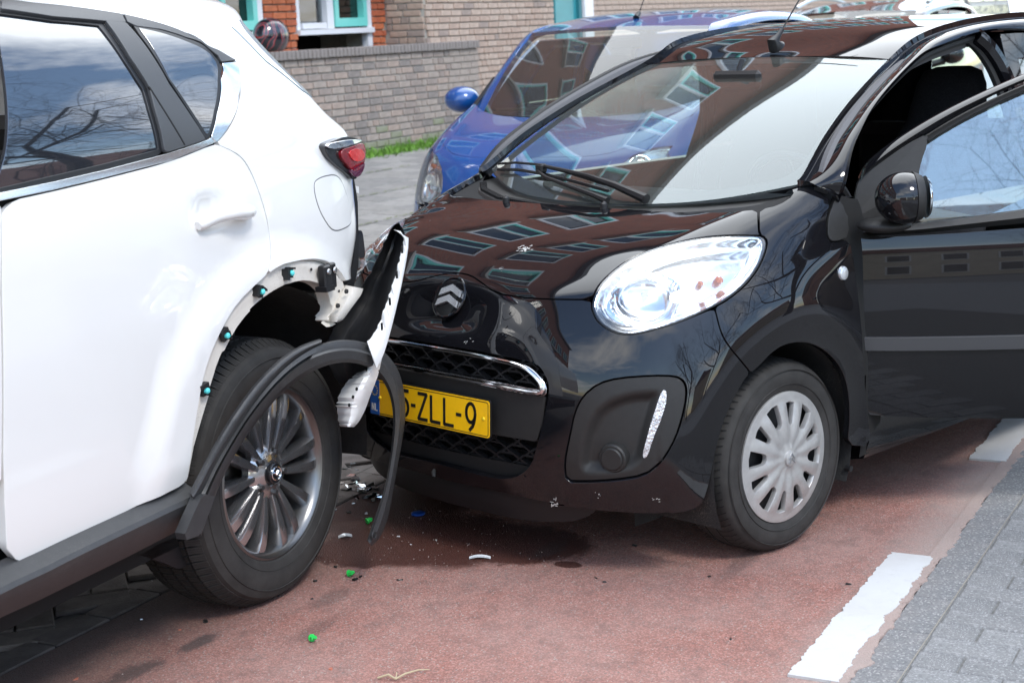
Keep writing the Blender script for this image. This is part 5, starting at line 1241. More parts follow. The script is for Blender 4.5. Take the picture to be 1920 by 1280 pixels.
# window frame: upper edge of the door from the sail panel up over the glass
def unT(px_, py_, y0):
    y = y0
    for _ in range(4): p = un(DR, px_, py_, Y=y); y = y0-.27*max(0, p[2]-.92)
    return p
def strip(name, A, Bp, y0, y1, m_, par, n=1):
    """flat bar between two traced edges with thickness"""
    A = chaikin(A, 2, closed=False); Bp = chaikin(Bp, 2, closed=False); n_ = len(A); Bp = resample(Bp, 1, closed=False) if 0 else np.stack([np.interp(np.linspace(0, 1, n_), np.linspace(0, 1, len(Bp)), Bp[:, k]) for k in range(2)], -1)
    A = np.stack([np.interp(np.linspace(0, 1, n_), np.linspace(0, 1, len(A)), A[:, k]) for k in range(2)], -1)
    V = []; F = []
    for a, b in zip(A, Bp):
        a3 = unT(*a, y0); b3 = unT(*b, y0); m3 = (a3+b3)/2+np.array([0, .012, 0])
        V += [a3+np.array([0, -.03, 0]), a3, m3, b3, b3+np.array([0, -.03, 0])]
    for i in range(n_-1):
        for k in range(4): F.append((5*i+k, 5*i+k+1, 5*i+6+k, 5*i+5+k))
    return mesh(name, V, F, m_, par, True, angle=50)
strip('door_frame', [(1612,335),(1625,308),(1650,285),(1700,250),(1760,215),(1820,185),(1880,158),(1990,112)], [(1615,335),(1640,312),(1690,275),(1745,243),(1790,215),(1840,190),(1890,166),(2000,121)], -.055, 0, M_black, dz)
strip('window_channel', [(1735,258),(1790,224),(1840,198),(1900,170),(2000,128)], [(1742,268),(1792,236),(1840,211),(1900,183),(2000,141)], -.066, 0, MATS['seal_rubber'], dz)
def poly3(name, L, y, th, m_, par, bev=None, edge=None):
    P = [unT(*p, y) for p in chaikin(L, 1)]; n_ = len(P); off_ = np.array([0, -th, 0])
    V = P+[p+off_ for p in P]; F = [tuple(range(n_)), tuple(range(2*n_-1, n_-1, -1))]+[(i, n_+i, n_+(i+1) % n_, (i+1) % n_) for i in range(n_)]
    return mesh(name, V, F, m_, par)
poly3('sail_panel', [(1597,440),(1599,400),(1606,350),(1615,331),(1650,306),(1700,270),(1740,250),(1738,275),(1728,300),(1722,330),(1718,400),(1712,426),(1660,433)], -.06, .02, M_trim, dz)
poly3('door_glass', [(1715,425),(1718,370),(1724,310),(1735,272),(1742,262),(1790,230),(1840,204),(1900,176),(2010,130),(2010,396),(1919,399),(1820,410)], -.085, .004, glass('door_glass_mat', (.70,.80,.80), boost=.16), dz)
strip('waist_strip', [(1600,427),(1700,424),(1800,411),(1919,395),(2020,382)], [(1600,442),(1700,440),(1800,430),(1919,419),(2020,408)], -.052, 0, M_trim, dz)
mb = MB(); a = D(1640,470,-.09); b = D(1900,760,-.09); mb.box((.58, -.09, (a[2]+b[2])/2), (1.05, .05, abs(a[2]-b[2]))); mb.build('door_card', M_body_in, dz)
# rear end of the door frame outside the picture
mb = MB(); mb.tube([D(1990,112,-.07), (1.02,-.07,1.30), (1.10,-.06,1.18), (1.15,-.05,.93)], .02, 8); mb.build('door_frame_end', M_black, dz, True)
mb = MB(); mb.box((1.05, .012, .80), (.16, .03, .03), bev=.01); mb.build('door_handle', M_trimdark, dz)
# wing mirror
mr_ = bpy.data.objects.new('door_mirror', None); col.objects.link(mr_); mr_.parent = dz
mcx = D(1688, 370, .10)
def egg(c, rx, ry, rz, m_, nm, par, x0=-1, x1=1, n=28, tilt=0):
    rws = []
    for j in range(n+1):
        t = x0+(x1-x0)*j/n; r = math.sqrt(max(0, 1-t*t)); rws.append([(c[0]+rx*t, c[1]+ry*r*math.cos(a), c[2]+rz*r*math.sin(a)) for a in np.linspace(0, 2*math.pi, 33)[:-1]])
    V = [v for r in rws for v in r]; F = [(j*32+i, j*32+(i+1) % 32, (j+1)*32+(i+1) % 32, (j+1)*32+i) for j in range(n) for i in range(32)]; F += [tuple(range(32))[::-1], tuple(n*32+i for i in range(32))]
    return mesh(nm, V, F, m_, par, True, angle=60)
e1 = D(1640,370,.10); e2 = D(1728,370,.10); e3 = D(1688,322,.10); e4 = D(1688,420,.10)
rx = (e2[0]-e1[0])*.62; rz = (e3[2]-e4[2])/2
egg((e1[0]+rx, .10, (e3[2]+e4[2])/2), rx, .085, rz, M_black, 'mirror_shell', mr_, -1, .30)
egg((e1[0]+rx, .10, (e3[2]+e4[2])/2), rx*1.0, .088, rz*1.03, M_trim, 'mirror_housing', mr_, .30, .60)
egg((e1[0]+rx+.02, .10, (e3[2]+e4[2])/2), rx*.9, .082, rz*.97, mat('mirror_glass', (.7,.75,.78), rough=.02, metal=1), 'mirror_glass', mr_, .55, .66)
f1 = D(1606,424,.03); f2 = D(1715,424,.07)
egg(((f1[0]+f2[0])/2, .03, f1[2]), (f2[0]-f1[0])/2, .07, .022, M_trim, 'mirror_foot', mr_)

# torn slivers of bonnet edge and headlamp mount at the crushed far corner
for k, (x, y, s_) in enumerate(((792,398,.030),(782,412,.026),(776,430,.030),(770,452,.022),(800,386,.018))):
    p = un(BK, x, y, Y=-.70+.02*k); r_ = random.Random(k+3); P = [p+np.array([r_.uniform(-.3,.3)*s_, 0, 0])+np.array([math.cos(a)*s_*r_.uniform(.3,1), r_.uniform(-.3,.3)*s_, math.sin(a)*s_*r_.uniform(.5,1.4)]) for a in np.linspace(0, 6.28, 8)[:-1]]
    n = len(P); mb = MB(); mb.add(P+[q+np.array([-.004,-.006,0]) for q in P], [tuple(range(n)), tuple(range(2*n-1, n-1, -1))]+[(i, n+i, n+(i+1) % n, (i+1) % n) for i in range(n)]); mb.build('torn_edge', M_trimdark if k % 2 else M_black, black)

# bird droppings on the bonnet and scuffs on the lower bumper
def splat(name, cx, cy, n, sx, sy, s0, m_, sd_, ang=.5):
    r_ = random.Random(sd_); mb = MB(); pts = [(cx+r_.gauss(0, sx), cy+r_.gauss(0, sy)) for _ in range(n)]; uv_ = SB.pick(BK, pts); P_, N_ = SB.ev(uv_[:, 0], uv_[:, 1])
    for p, n_ in zip(P_, N_):
        t1 = np.cross(n_, [0, 0, 1.]); t1 /= np.linalg.norm(t1)+1e-9; t2 = np.cross(n_, t1); a = r_.gauss(ang, .5); u_ = t1*math.cos(a)+t2*math.sin(a); w_ = np.cross(n_, u_); l, w = s0*r_.uniform(.5, 2), s0*r_.uniform(.25,.6); o = p+n_*.0012
        mb.add([o-u_*l-w_*w*.3, o-u_*l*.3-w_*w, o+u_*l*.6-w_*w*.8, o+u_*l, o+u_*l*.5+w_*w, o-u_*l*.5+w_*w*.9], [tuple(range(6))])
    return mb.build(name, m_, black)
M_bird = mat('dropping_white', (.62,.61,.58), rough=.9); M_scr = mat('scuff_grey', (.50,.50,.47), rough=.7)
splat('bird_dropping', 985, 468, 34, 6.5, 3.2, .0032, M_bird, 3); splat('bird_dropping', 939, 504, 9, 3.0, 2.0, .0022, mat('dropping_faint', (.22,.22,.22), rough=.9), 4)
splat('bumper_scuff', 1040, 946, 9, 4, 5, .0045, M_scr, 5, 0.1)
for k_, (x_, y_) in enumerate(((880, 640), (768, 690), (1120, 925), (1230, 935))): splat('bumper_scuff', x_, y_, 5, 5, 3, .0022, M_scr, 6+k_, .1)
# ================================================================== WHITE SUV
white = root('white_suv', WH, 'white compact SUV with its rear bumper torn off and dark grey alloy wheel', 'car')
M_wp = mat('white_paint', (.74,.73,.705), rough=.25, spec=.5, coat=1, coat_rough=.015)
M_flange = mat('primer_white', (.62,.58,.52), rough=.45, spec=.4, var=.06, vscale=15, dirt=.4)
M_clad = mat('cladding_grey', (.035,.035,.036), rough=.45, spec=.4, var=.1, vscale=40, bump=.12, bscale=900, dirt=.12)
M_clads = mat('gloss_black_trim', (.012,.012,.014), rough=.25, coat=.6)
M_pil = mat('pillar_grey', (.055,.057,.06), rough=.42, spec=.5, bump=.05, bscale=700)
M_brush = mat('bright_trim', (.80,.83,.86), rough=.12, metal=1)
zr = [(0.3, 0.878, -0.4), (0.45, 0.902, -0.41), (0.6, 0.909, -0.42), (0.8, 0.913, -0.42), (0.94, 0.909, -0.48), (1.08, 0.897, -0.495), (1.2, 0.873, -0.532), (1.27, 0.86, -0.451), (1.35, 0.835, -0.373), (1.45, 0.79, -0.282), (1.53, 0.738, -0.253), (1.575, 0.695, -0.27), (1.61, 0.625, -0.24), (1.635, 0.48, -0.225)]
rows = []
for z, y, xe in zr:
    r = []
    for x in (1.9,1.5,1.15,.8,.5,.25,.05): r.append((x, y-.004*((x-.6)/.9)**2-(.015*(x-.6)**2 if z > 1.3 else 0), z))
    for dx, dy in ((.28,.0),(.13,-.006),(.05,-.020),(.0,-.044),(-.03,-.085),(-.05,-.15)): r.append((xe+dx, y+dy-.004, z))
    rows.append(r)
_hd = un(WH, 402, 404, Y=.905); HDX, HDZ = float(_hd[0]), float(_hd[2])
def wdisp(P):
    x, y, z = P.T; r = np.hypot(x, z-.36)
    d = .022*np.clip(1-(r-.52)/.10, 0, 1)**1*(r > 0)*np.clip((z-.40)/.25, 0, 1)
    s_ = np.clip((.64-r)/.10, 0, 1); d = .020*(s_*s_*(3-2*s_))
    d = d*np.clip((z-.30)/.2, 0, 1)
    return d-.022*np.exp(-(((x-HDX)/.060)**2+((z-HDZ-.008)/.034)**2)**1.5)
SWh = Surf(rows, disp=wdisp, it=5); _P, _n = SWh.ev(3., 4.); SWh.flip = bool(_n[0][1] < 0)
wk = lambda L: SWh.pick(WH, L)
GAP = [(412,272),(440,285),(458,300),(472,325),(486,360),(497,395),(505,430),(509,460),(508,490),(502,516)]
ARCHO = [(502,517),(478,537),(449,566),(430,594),(417,619),(400,655),(389,685),(380,720),(371,770),(362,830),(355,880),(352,906)]
ARCHQ = [(502,516),(520,502),(539,494),(579,486),(606,488),(624,497),(640,512),(652,533)]
# outlines given in car coordinates through the surface
FRONTGAP = 1.0
uX = lambda x, z: (float(np.interp(-x, [-1.9,-1.5,-1.15,-.8,-.5,-.25,-.05], range(7))), float(np.interp(z, [a[0] for a in zr], range(len(zr)))))
belt = [(402,270),(320,303),(200,334),(100,358),(10,377)]
gx = un(WH, 6, 700, Y=.91)[0]
door = np.vstack([wk(GAP+ARCHO[1:]), wk([(300,932),(200,980),(100,1027),(10,1068)]), wk([(4,900),(6,740),(4,620),(2,540),(2,460),(3,379)]), wk(belt[::-1][1:])])
panel('rear_door', SWh, door, m=M_wp, parent=white, h=.03, gap=.0026, smooth_it=1, depth=.02)
# front door skin beyond the picture edge
gu = wk([(4,900),(6,740),(4,620),(2,540),(3,379)]); 
fd = np.vstack([gu, [[uX(1.88, 1.22)[0], gu[-1][1]+.0], [.05, gu[0][1]-.2]]]); panel('front_door', SWh, fd, m=M_wp, parent=white, h=.06, gap=.0016, smooth_it=0, depth=.02)
# quarter panel with roof side
DL = [(232,27),(300,44),(360,68),(405,90),(437,110),(446,118),(450,132),(448,180),(438,225),(422,252),(404,270)]
q1 = wk(GAP[1:]); q2 = wk(ARCHQ[1:])
sil = [[SWh.nc-1.0, v] for v in np.linspace(wk([(655,530)])[0][1], 12.9, 14)]
lampq = wk([(652,262),(632,268),(613,273),(612,279),(617,290),(626,302),(645,320),(660,334)])
edge_v = lambda p: wk([p])[0][1]
vl0, vl1 = edge_v((661,334)), edge_v((655,262)); vt = edge_v((640,420))
lowr = [[SWh.nc-1.0, v] for v in np.linspace(q2[-1][1]+.05, vl0+.02, 8)]
upr = [[SWh.nc-1.0, v] for v in np.linspace(vl1+.1, 12.95, 10)]
topl = [[u_, 12.95] for u_ in np.linspace(11.5, .6, 10)]
DLu = wk(DL)
wtop0 = wk([(3,3)])[0]
line_top = wk([(228,26),(150,14),(60,5),(3,-4)])
wedge = wk([(585,181),(566,167),(540,145),(500,114),(470,83),(448,62),(433,50)])
qp = np.vstack([[q1[0]], q1[1:], q2, lowr, lampq[::-1], upr, topl, [[.6, line_top[-1][1]]], line_top[::-1], DLu])
panel('quarter_panel', SWh, qp, m=M_wp, parent=white, h=.022, gap=.0022, smooth_it=1, depth=.015)
# window frame group
def wp_(name, L, m_, off=0, par=None, h=.02, sm=1, gap=.001, depth=.010, holes=()): return panel(name, SWh, wk(L), holes=[wk(q) for q in holes], m=m_, parent=par or white, h=h, smooth_it=sm, off=off, gap=gap, depth=depth)
wp_('upper_frame_trim', [(0,-2),(60,6),(150,15),(228,27),(236,43),(195,40),(100,32),(0,17)], M_pil, .002, sm=0)
M_tint = mat('privacy_glass', (.012,.016,.022), rough=.015, spec=1, coat=1, coat_ior=1.85)
wp_('rear_door_glass', [(-3,18),(100,33),(192,42),(212,68),(240,112),(262,145),(274,165),(285,205),(303,281),(200,309),(100,332),(-3,356)], M_tint, -.010, sm=0, h=.03)
wp_('glass_seal', [(-3,17),(100,32),(195,40),(216,68),(244,112),(266,145),(278,163),(289,205),(307,283),(300,290),(200,316),(100,340),(-3,362),(-3,354),(100,330),(200,307),(301,280),(283,205),(272,167),(259,147),(238,114),(208,70),(188,45),(100,36),(-3,21)], mat('seal_black', (.008,.008,.009), rough=.4), -.006, sm=0, gap=0, h=.008)
wp_('door_pillar_trim', [(197,40),(235,43),(316,158),(385,262),(312,286),(307,282),(289,205),(278,162),(244,110)], M_pil, .0025, sm=0)
wp_('pillar_seam', [(277,164),(279,163),(346,272),(344,273)], M_void, .0032, sm=0, gap=0, h=.006, depth=.004)
wp_('quarter_frame_trim', [(238,42),(232,28),(300,45),(360,70),(405,93),(443,114),(415,117),(408,105),(395,95),(350,72),(300,56),(254,50)], M_pil, .0025, sm=0)
wp_('quarter_seal', [(250,48),(300,57),(350,73),(395,98),(409,115),(412,150),(405,212),(396,250),(388,262),(384,258),(316,150),(262,66)], mat('seal_black', (0,0,0)), .001, sm=0, gap=0)
wp_('quarter_glass', [(259,53),(300,62),(350,79),(395,104),(405,119),(407,150),(400,210),(390,250),(386,253),(318,150)], M_tint, .002, sm=0)
wp_('chrome_quarter_trim', [(416,119),(444,117),(448,128),(446,180),(436,222),(420,250),(405,268),(398,261),(395,256),(406,214),(413,150)], M_brush, .0028, sm=0)
wp_('belt_moulding', [(-3,362),(100,341),(200,318),(310,289),(390,262),(396,258),(402,268),(320,301),(200,332),(100,356),(-3,377)], M_brush, .002, sm=0, h=.01)
wp_('fuel_flap', [(589,343),(596,336),(608,331),(626,328),(636,334),(643,346),(654,378),(659,411),(656,421),(645,428),(630,433),(619,428),(606,408),(597,388),(590,362)], M_wp, .0010, h=.015, depth=.003)
# groove around the flap, and the handle
fo = wk([(589,343),(596,336),(608,331),(626,328),(636,334),(643,346),(654,378),(659,411),(656,421),(645,428),(630,433),(619,428),(606,408),(597,388),(590,362)])
panel('flap_gap', SWh, inset(fo*[SWh.su, SWh.sv], -.0022)/[SWh.su, SWh.sv], m=mat('gap_shadow', (.12,.12,.12), rough=.8), parent=white, h=.01, off=.0004, depth=.001)
ha = [SWh.ev(*wk([(x, y)])[0]) for x, y in ((366,425),(392,422),(420,412),(444,402),(462,397))]
hh = [a[0][0]+a[1][0]*o for a, o in zip(ha, (.008,.030,.042,.030,.012))]
hc_ = chaikin(hh, 2, closed=False); mb = MB(); mb.tube([tuple(p) for p in hc_], list(np.interp(np.linspace(0,1,len(hc_)), [0,.12,.5,.9,1], [.011,.0165,.017,.018,.014])), 14); dh = mb.build('door_handle', M_wp, white, True)
# flange of the bare wheel arch
fl = ARCHO[::-1]+ARCHQ[1:]
fi = [(357,905),(366,850),(380,800),(395,750),(406,717),(417,680),(435,640),(457,603),(491,566),(534,537),(566,525),(595,527),(617,540),(628,556),(632,585),(620,600)]
flq = wk(fl+[(650,548),(640,575),(625,604)]+fi[::-1])
def step(P): r = np.hypot(P[:, 0], P[:, 2]-.36); return -.012-.004*(np.sin((r-.50)*120) > 0)
panel('arch_flange', SWh, flq, m=M_flange, parent=white, h=.008, smooth_it=1, offn=lambda P: -.013+.0025*np.sign(np.sin(np.hypot(P[:,0], P[:,2]-.36)*150)), depth=.04)
def on(x, y, o=0): a = SWh.ev(*wk([(x, y)])[0]); return Vector(a[0][0]+a[1][0]*o), Vector(a[1][0])
for x, y, an in ((545,512,10),(490,547,35),(424,629,70),(386,732,80)):
    p, n = on(x, y, -.006); cl = bpy.data.objects.new('trim_clip', None); col.objects.link(cl); cl.parent = white
    t_ = Vector((1,0,0)).cross(n).normalized(); s_ = n.cross(t_).normalized(); ca, sa = math.cos(R(an)), math.sin(R(an)); e1, e2 = s_*ca+t_*sa, t_*ca-s_*sa; rot = Matrix((e1, e2, n)).transposed()
    mb = MB(); mb.box(p, (.024,.024,.012), rot); mb.box(p+e1*.014+e2*-.004, (.010,.030,.022), rot); mb.box(p-e1*.006+e2*.013, (.024,.005,.02), rot); mb.build('clip_body', M_trimdark, cl)
    mb = MB(); mb.tube([p+n*.004, p+n*.013, p+n*.016], [.0075,.0075,.004], 10); mb.build('clip_pin', mat('clip_cyan', (.10,.62,.62), rough=.35), cl)
p, n = on(613,518, .004); mb = MB(); t_ = Vector((1,0,0)).cross(n).normalized(); s_ = n.cross(t_).normalized(); rot = Matrix((s_, t_, n)).transposed()
mb.box(p+s_*.018, (.034,.066,.024), rot, .004); mb.box(p-s_*.016, (.030,.070,.018), rot, .004); mb.box(p+s_*.02-t_*.03, (.045,.014,.035), rot); mb.build('bumper_retainer', M_trimdark, white)
for k, s0 in enumerate((.016, -.016)):
    mb = MB(); c = p+s_*s0+t_*.015+n*.013; mb.tube([c, c+n*.004], [.009,.007], 12); mb.build('retainer_screw', mat('zinc', (.45,.45,.44), rough=.35, metal=1), white)
for x, y in ((590,505),(634,526),(642,546)):
    p2, n2 = on(x, y, -.011); mb = MB(); mb.tube([p2, p2+n2*.0016], [.004,.004], 10); mb.build('bolt_hole', M_void, white)
# wheel house
mb = MB(); V = []; F = []; na = 28
for k in range(na+1):
    a = R(-8+200*k/na); 
    for yy, rr_ in ((.45,.46),(.86,.475)): V.append((.0+rr_*math.cos(a), yy, .38+rr_*math.sin(a)))
for k in range(na): F.append((2*k, 2*k+1, 2*k+3, 2*k+2))
V += [(.6,.45,.22),(-.42,.45,.30),(-.46,.45,.9),(.6,.45,.9)]; F.append((len(V)-4, len(V)-3, len(V)-2, len(V)-1)); mb.add(V, F)
M_liner = mat('wheelhouse_liner', (.022,.02,.018), rough=.95, bump=.5, bscale=90, var=.3, vscale=10)
mb.build('wheel_house', M_liner, white, True)
mb = MB(); mb.tube([(-.10,.60,.36),(-.13,.62,.78)], [.035,.03], 12); mb.tube([(-.13,.62,.78),(-.13,.62,.84)], [.05,.05], 12); mb.build('damper', mat('damper_black', (.03,.03,.03), rough=.5), white, True)
mb = MB(); mb.box((-.18,.58,.66), (.10,.03,.20)); mb.box((-.02,.56,.58), (.26,.05,.07)); mb.build('suspension_arm', mat('arm_dark', (.03,.028,.026), rough=.7), white)
# black inner body so that nothing shows through
mb = MB(); mb.box((.9,.1,.8), (1.0,1.2,.9)); mb.box((-.12,.05,1.08), (.70,1.3,.42)); mb.box((-.05,0,.6), (.5,.8,.5)); mb.build('inner_body', M_void, white)
mb = MB(); mb.box((1.0,0,.30), (1.6,1.6,.10)); mb.build('floor_pan', M_void, white)
# rest of the roof and far side, tail end
mb = MB(); mb.add([(1.9,.40,1.65),(-.20,.42,1.63),(-.20,-.42,1.63),(1.9,-.40,1.65),(1.9,0,1.67),(-.22,0,1.65)], [(0,1,5,4),(4,5,2,3)]); mb.build('roof', M_wp, white)
tg = []
for z, y, x in ((.62,.74,-.52),(.8,.76,-.50),(1.0,.77,-.60),(1.2,.74,-.62),(1.4,.62,-.44),(1.6,.5,-.27)): tg.append([(x, y, z), (x-.05, .4, z), (x-.06, 0, z), (x-.05, -.4, z), (x, -y, z)])
ST = Surf(tg); _P, _n = ST.ev(2., 2.); ST.flip = bool(_n[0][0] > 0); sheet('tailgate', ST, M_wp, white, 20, 20)
# side glass strip at the tail
wp_('rear_glass_edge', [(434,51),(443,44),(450,38),(470,60),(500,97),(540,140),(572,170),(584,183),(566,170),(540,148),(500,117),(470,86),(448,64)], mat('tail_glass', (.30,.36,.40), rough=.08, coat=1, spec=.9), .003, sm=0, gap=0, h=.01)
# tail lamp
lamp = bpy.data.objects.new('tail_lamp', None); col.objects.link(lamp); lamp.parent = white
rows = []
for z in (1.02,1.08,1.14,1.20,1.25):
    s_ = {1.02:.0,1.08:.012,1.14:.02,1.20:.018,1.25:.0}[z]
    rows.append([(-.30,.895,z),(-.40,.893+s_*.3,z),(-.50,.880+s_*.7,z),(-.58,.858+s_,z),(-.65,.822+s_,z),(-.70,.77+s_,z),(-.73,.70+s_,z),(-.74,.60,z)])
STL = Surf(rows); _P, _n = STL.ev(2., 2.); STL.flip = bool(_n[0][1] < 0)
lk = lambda L: STL.pick(WH, L)
def lpn(name, L, m_, off=0, sm=1, h=.008, depth=.02): return panel(name, STL, lk(L), m=m_, parent=lamp, h=h, smooth_it=sm, off=off, depth=depth)
lpn('lamp_housing', [(611,272),(630,264),(650,256),(665,257),(678,261),(684,272),(686,292),(683,312),(673,335),(665,337),(657,327),(637,311),(622,298),(615,285)], M_clads, -.006, depth=.05)
lpn('lamp_top_trim', [(612,271),(632,266),(650,263),(677,262),(675,266),(640,277),(618,280)], M_chrome, .004)
lpn('red_lens', [(639,281),(660,275),(677,268),(682,274),(684,292),(680,308),(668,322),(657,318),(644,302),(638,292)], mat('lens_red', (.20,.003,.010), rough=.06, coat=1, var=.3, vscale=30), .004)
lpn('bright_reflector', [(650,284),(668,278),(679,284),(680,296),(670,304),(656,300)], mat('reflector_red', (.55,.012,.012), rough=.2, coat=1, bump=.8, bscale=70), .007, depth=.003)
lpn('smoked_lens', [(655,318),(672,310),(683,304),(680,318),(672,331),(664,332)], mat('lens_smoked', (.11,.025,.06), rough=.08, coat=1), .004)
# stripped rear end: bracket, foam block, black absorber strips
def wpoly(name, L, y, th, m_, par=white, sm=0):
    P = [un(WH, *p, Y=y) for p in (chaikin(L, sm) if sm else L)]; n_ = len(P); V = P+[p+np.array([0,-th,0]) for p in P]; F = [tuple(range(n_)), tuple(range(2*n_-1, n_-1, -1))]+[(i, n_+i, n_+(i+1) % n_, (i+1) % n_) for i in range(n_)]
    return mesh(name, V, F, m_, par)
wpoly('rear_panel_edge', [(657,334),(664,336),(667,352),(671,380),(672,430),(673,470),(672,500),(664,535),(656,552),(645,548),(656,520),(664,480),(664,400)], .82, .3, M_trimdark)
wpoly('bumper_bracket', [(672,432),(678,432),(681,440),(685,476),(682,484),(676,484),(671,478)], .80, .08, M_clads, sm=1)
wpoly('white_clip', [(665,348),(673,350),(673,363),(667,361)], .81, .03, M_wp)
wpoly('bracket_screw', [(668,490),(674,488),(679,492),(675,497),(676,503),(670,501)], .80, .02, mat('zinc', (.45,.45,.44)))
# sill cladding
pts_t = [(0,1067),(60,1040),(117,1012),(175,985),(234,958),(290,932),(349,906)]
def wl(x, z): return x
rows = []
xs_ = [1.45,1.2] + [float(un(WH, *p, Y=.90)[0]) for p in pts_t]; zs_ = [0,0]+[float(un(WH, *p, Y=.90)[2]) for p in pts_t]; zs_[0] = zs_[1] = zs_[2]-.004
botl = [(0,1157),(60,1130),(117,1102),(175,1074),(234,1045),(290,1016),(348,986)]; zb_ = [float(un(WH, *p, Y=.90)[2]) for p in botl]; zb_ = [zb_[0]-.002]*2+zb_
V = []; prof_n = 7
for x, zt_, zb in zip(xs_, zs_, zb_):
    V += [(x,.885,zt_+.012),(x,.900,zt_),(x,.938,zt_-.020),(x,.946,zt_-.03),(x,.940,(zt_+zb)/2),(x,.902,zb),(x,.84,zb-.01)]
F = []
for i in range(len(xs_)-1):
    for k in range(prof_n-1): F.append((i*prof_n+k, i*prof_n+k+1, (i+1)*prof_n+k+1, (i+1)*prof_n+k))
F.append(tuple((len(xs_)-1)*prof_n+k for k in range(prof_n)))
mesh('sill_cladding', V, F, M_clad, white, True, angle=22)
wpoly('mud_flap', [(262,1040),(300,1018),(345,1000),(366,1012),(348,1062),(335,1066),(300,1052)], .80, .02, M_trimdark)

# alloy wheel
def alloy(x, y, z=.352, rot0=0.):
    w = bpy.data.objects.new('wheel', None); col.objects.link(w); w.parent = white; w.location = (x, y, z)
    prof = [(.222,-.010),(.232,-.004),(.238,.004),(.255,.010),(.285,.014),(.315,.010),(.332,.002),(.341,-.012),(.346,-.030),(.350,-.045),(.3515,-.075),(.3525,-.115),(.3515,-.165),(.349,-.177),(.345,-.205),(.340,-.222),(.30,-.232),(.24,-.225)]
    sl = MB(); mb = MB(); mb.lathe(prof, 110); mb.build('tyre', M_rubber, w, True, 30)
    mb = MB()
    for k in range(92):      # tread blocks
        a = 2*math.pi*k/92
        for (y0, r0), (y1, r1), sh in (((-.008,.340),(-.042,.3595),.010), ((-.050,.3600),(-.080,.3612),-.006), ((-.090,.3614),(-.116,.3620),.006), ((-.126,.3620),(-.160,.3612),-.006), ((-.170,.3605),(-.208,.352),.010)):
            hw = .0265; P = []
            for dr in (-.010, 0):
                for yy, rr_, s1 in ((y0, r0, 0), (y1, r1, sh)):
                    for da in (-hw, hw): P.append(((rr_+dr)*math.cos(a+s1+da), yy, (rr_+dr)*math.sin(a+s1+da)))
            mb.add(P, [(4,5,7,6),(0,4,6,2),(1,3,7,5),(0,1,5,4),(2,6,7,3)])
            for q in (-.33, .33):      # fine slits across each block
                P2 = [((r+.0006)*math.cos(a+s1+hw*(q+d)), yy, (r+.0006)*math.sin(a+s1+hw*(q+d))) for yy, r, s1, d in ((y0,r0,0,0),(y1,r1,sh,0),(y1,r1,sh,.09),(y0,r0,0,.09))]; sl.add(P2, [(0,1,2,3)])
    mb.build('tread_block', M_rubber, w)['kind'] = 'stuff'; sl.build('tread_sipe', mat('sipe_black', (0,0,0)), w)['kind'] = 'stuff'
    mb = MB(); mb.lathe([(.2585,.0085),(.260,.0125),(.2615,.009)], 110); mb.lathe([(.3105,.010),(.312,.0135),(.3135,.010)], 110); mb.build('sidewall_rib', M_rubber, w, True)['kind'] = 'stuff'
    M_al = mat('alloy_gunmetal', (.46,.46,.465), rough=.17, metal=.9, spec=.5, coat=.4, coat_rough=.1)
    rim = bpy.data.objects.new('rim', None); col.objects.link(rim); rim.parent = w
    mb = MB(); mb.lathe([(.232,-.006),(.234,.0),(.228,.003),(.221,-.002),(.214,-.012),(.205,-.045),(.198,-.09),(.195,-.16),(.215,-.19)], 96)
    mb.build('rim_barrel', mat('alloy_barrel', (.20,.198,.195), rough=.28, metal=.9), rim, True, 40)
    # spokes
    for s5 in range(5):
        base = rot0+2*math.pi*s5/5
        for a0, a1, w0, w1, r1_, dp in ((.628-.22,.628-.14,.0145,.0195,.227,0), (.628+.22,.628+.14,.0145,.0195,.227,0), (.0,.0,.0135,.0195,.227,-.005)):
            mb = MB(); n = 9; V = []; 
            for i in range(n+1):
                t = i/n; r = .040+(r1_-.040)*t; a = base+a0+(a1-a0)*t**.8; hw = (w0*(1-t)+w1*t)*(.65+.6*t if t < .6 else 1.0)
                yf = -.016+dp+.016*math.sin(t*math.pi*.5)-.012*t**6; ca, sa = math.cos(a), math.sin(a)
                for off_, dy in ((-hw,-.018),(-hw*.72,-.001),(hw*.15,.0),(hw*.62,-.0015),(hw,-.018),(hw*.8,-.045),(-hw*.8,-.045)):
                    V.append((r*ca-off_*sa, yf+dy-.000, r*sa+off_*ca))
            m7 = 7; F = [(i*m7+k, i*m7+(k+1) % m7, (i+1)*m7+(k+1) % m7, (i+1)*m7+k) for i in range(n) for k in range(m7)]+[tuple(range(m7))[::-1], tuple(n*m7+k for k in range(m7))]
            mesh('spoke', V, F, M_al, rim, True, angle=38)
    mb = MB(); mb.lathe([(.078,-.05),(.078,-.030),(.066,-.018),(.050,-.012),(.036,-.008),(.033,-.012),(.0,-.012)], 60); mb.build('hub', M_al, rim, True, 40)
    for k in range(5):
        a = rot0+2*math.pi*(k+.5)/5+.13; c = (.057*math.cos(a), 0, .057*math.sin(a))
        mb = MB(); mb.tube([(c[0],-.03,c[2]),(c[0],-.0145,c[2])], [.0135,.0125], 16); mb.build('lug_recess', M_void, rim, True)
        mb = MB(); mb.tube([(c[0],-.02,c[2]),(c[0],-.004,c[2])], [.009,.008], 6); mb.build('lug_nut', mat('lug_dark', (.12,.12,.12), rough=.4, metal=.8), rim)
    mb = MB(); mb.tube([(0,-.012,0),(0,.003,0),(0,.005,0)], [.0285,.0285,.026], 36); mb.build('centre_cap', M_clads, rim, True)
    mb = MB(); mb.tube([(.021*math.cos(t), .0062, .0175*math.sin(t)) for t in np.linspace(0, 2*math.pi, 32, endpoint=False)], .0019, 6, closed=True)
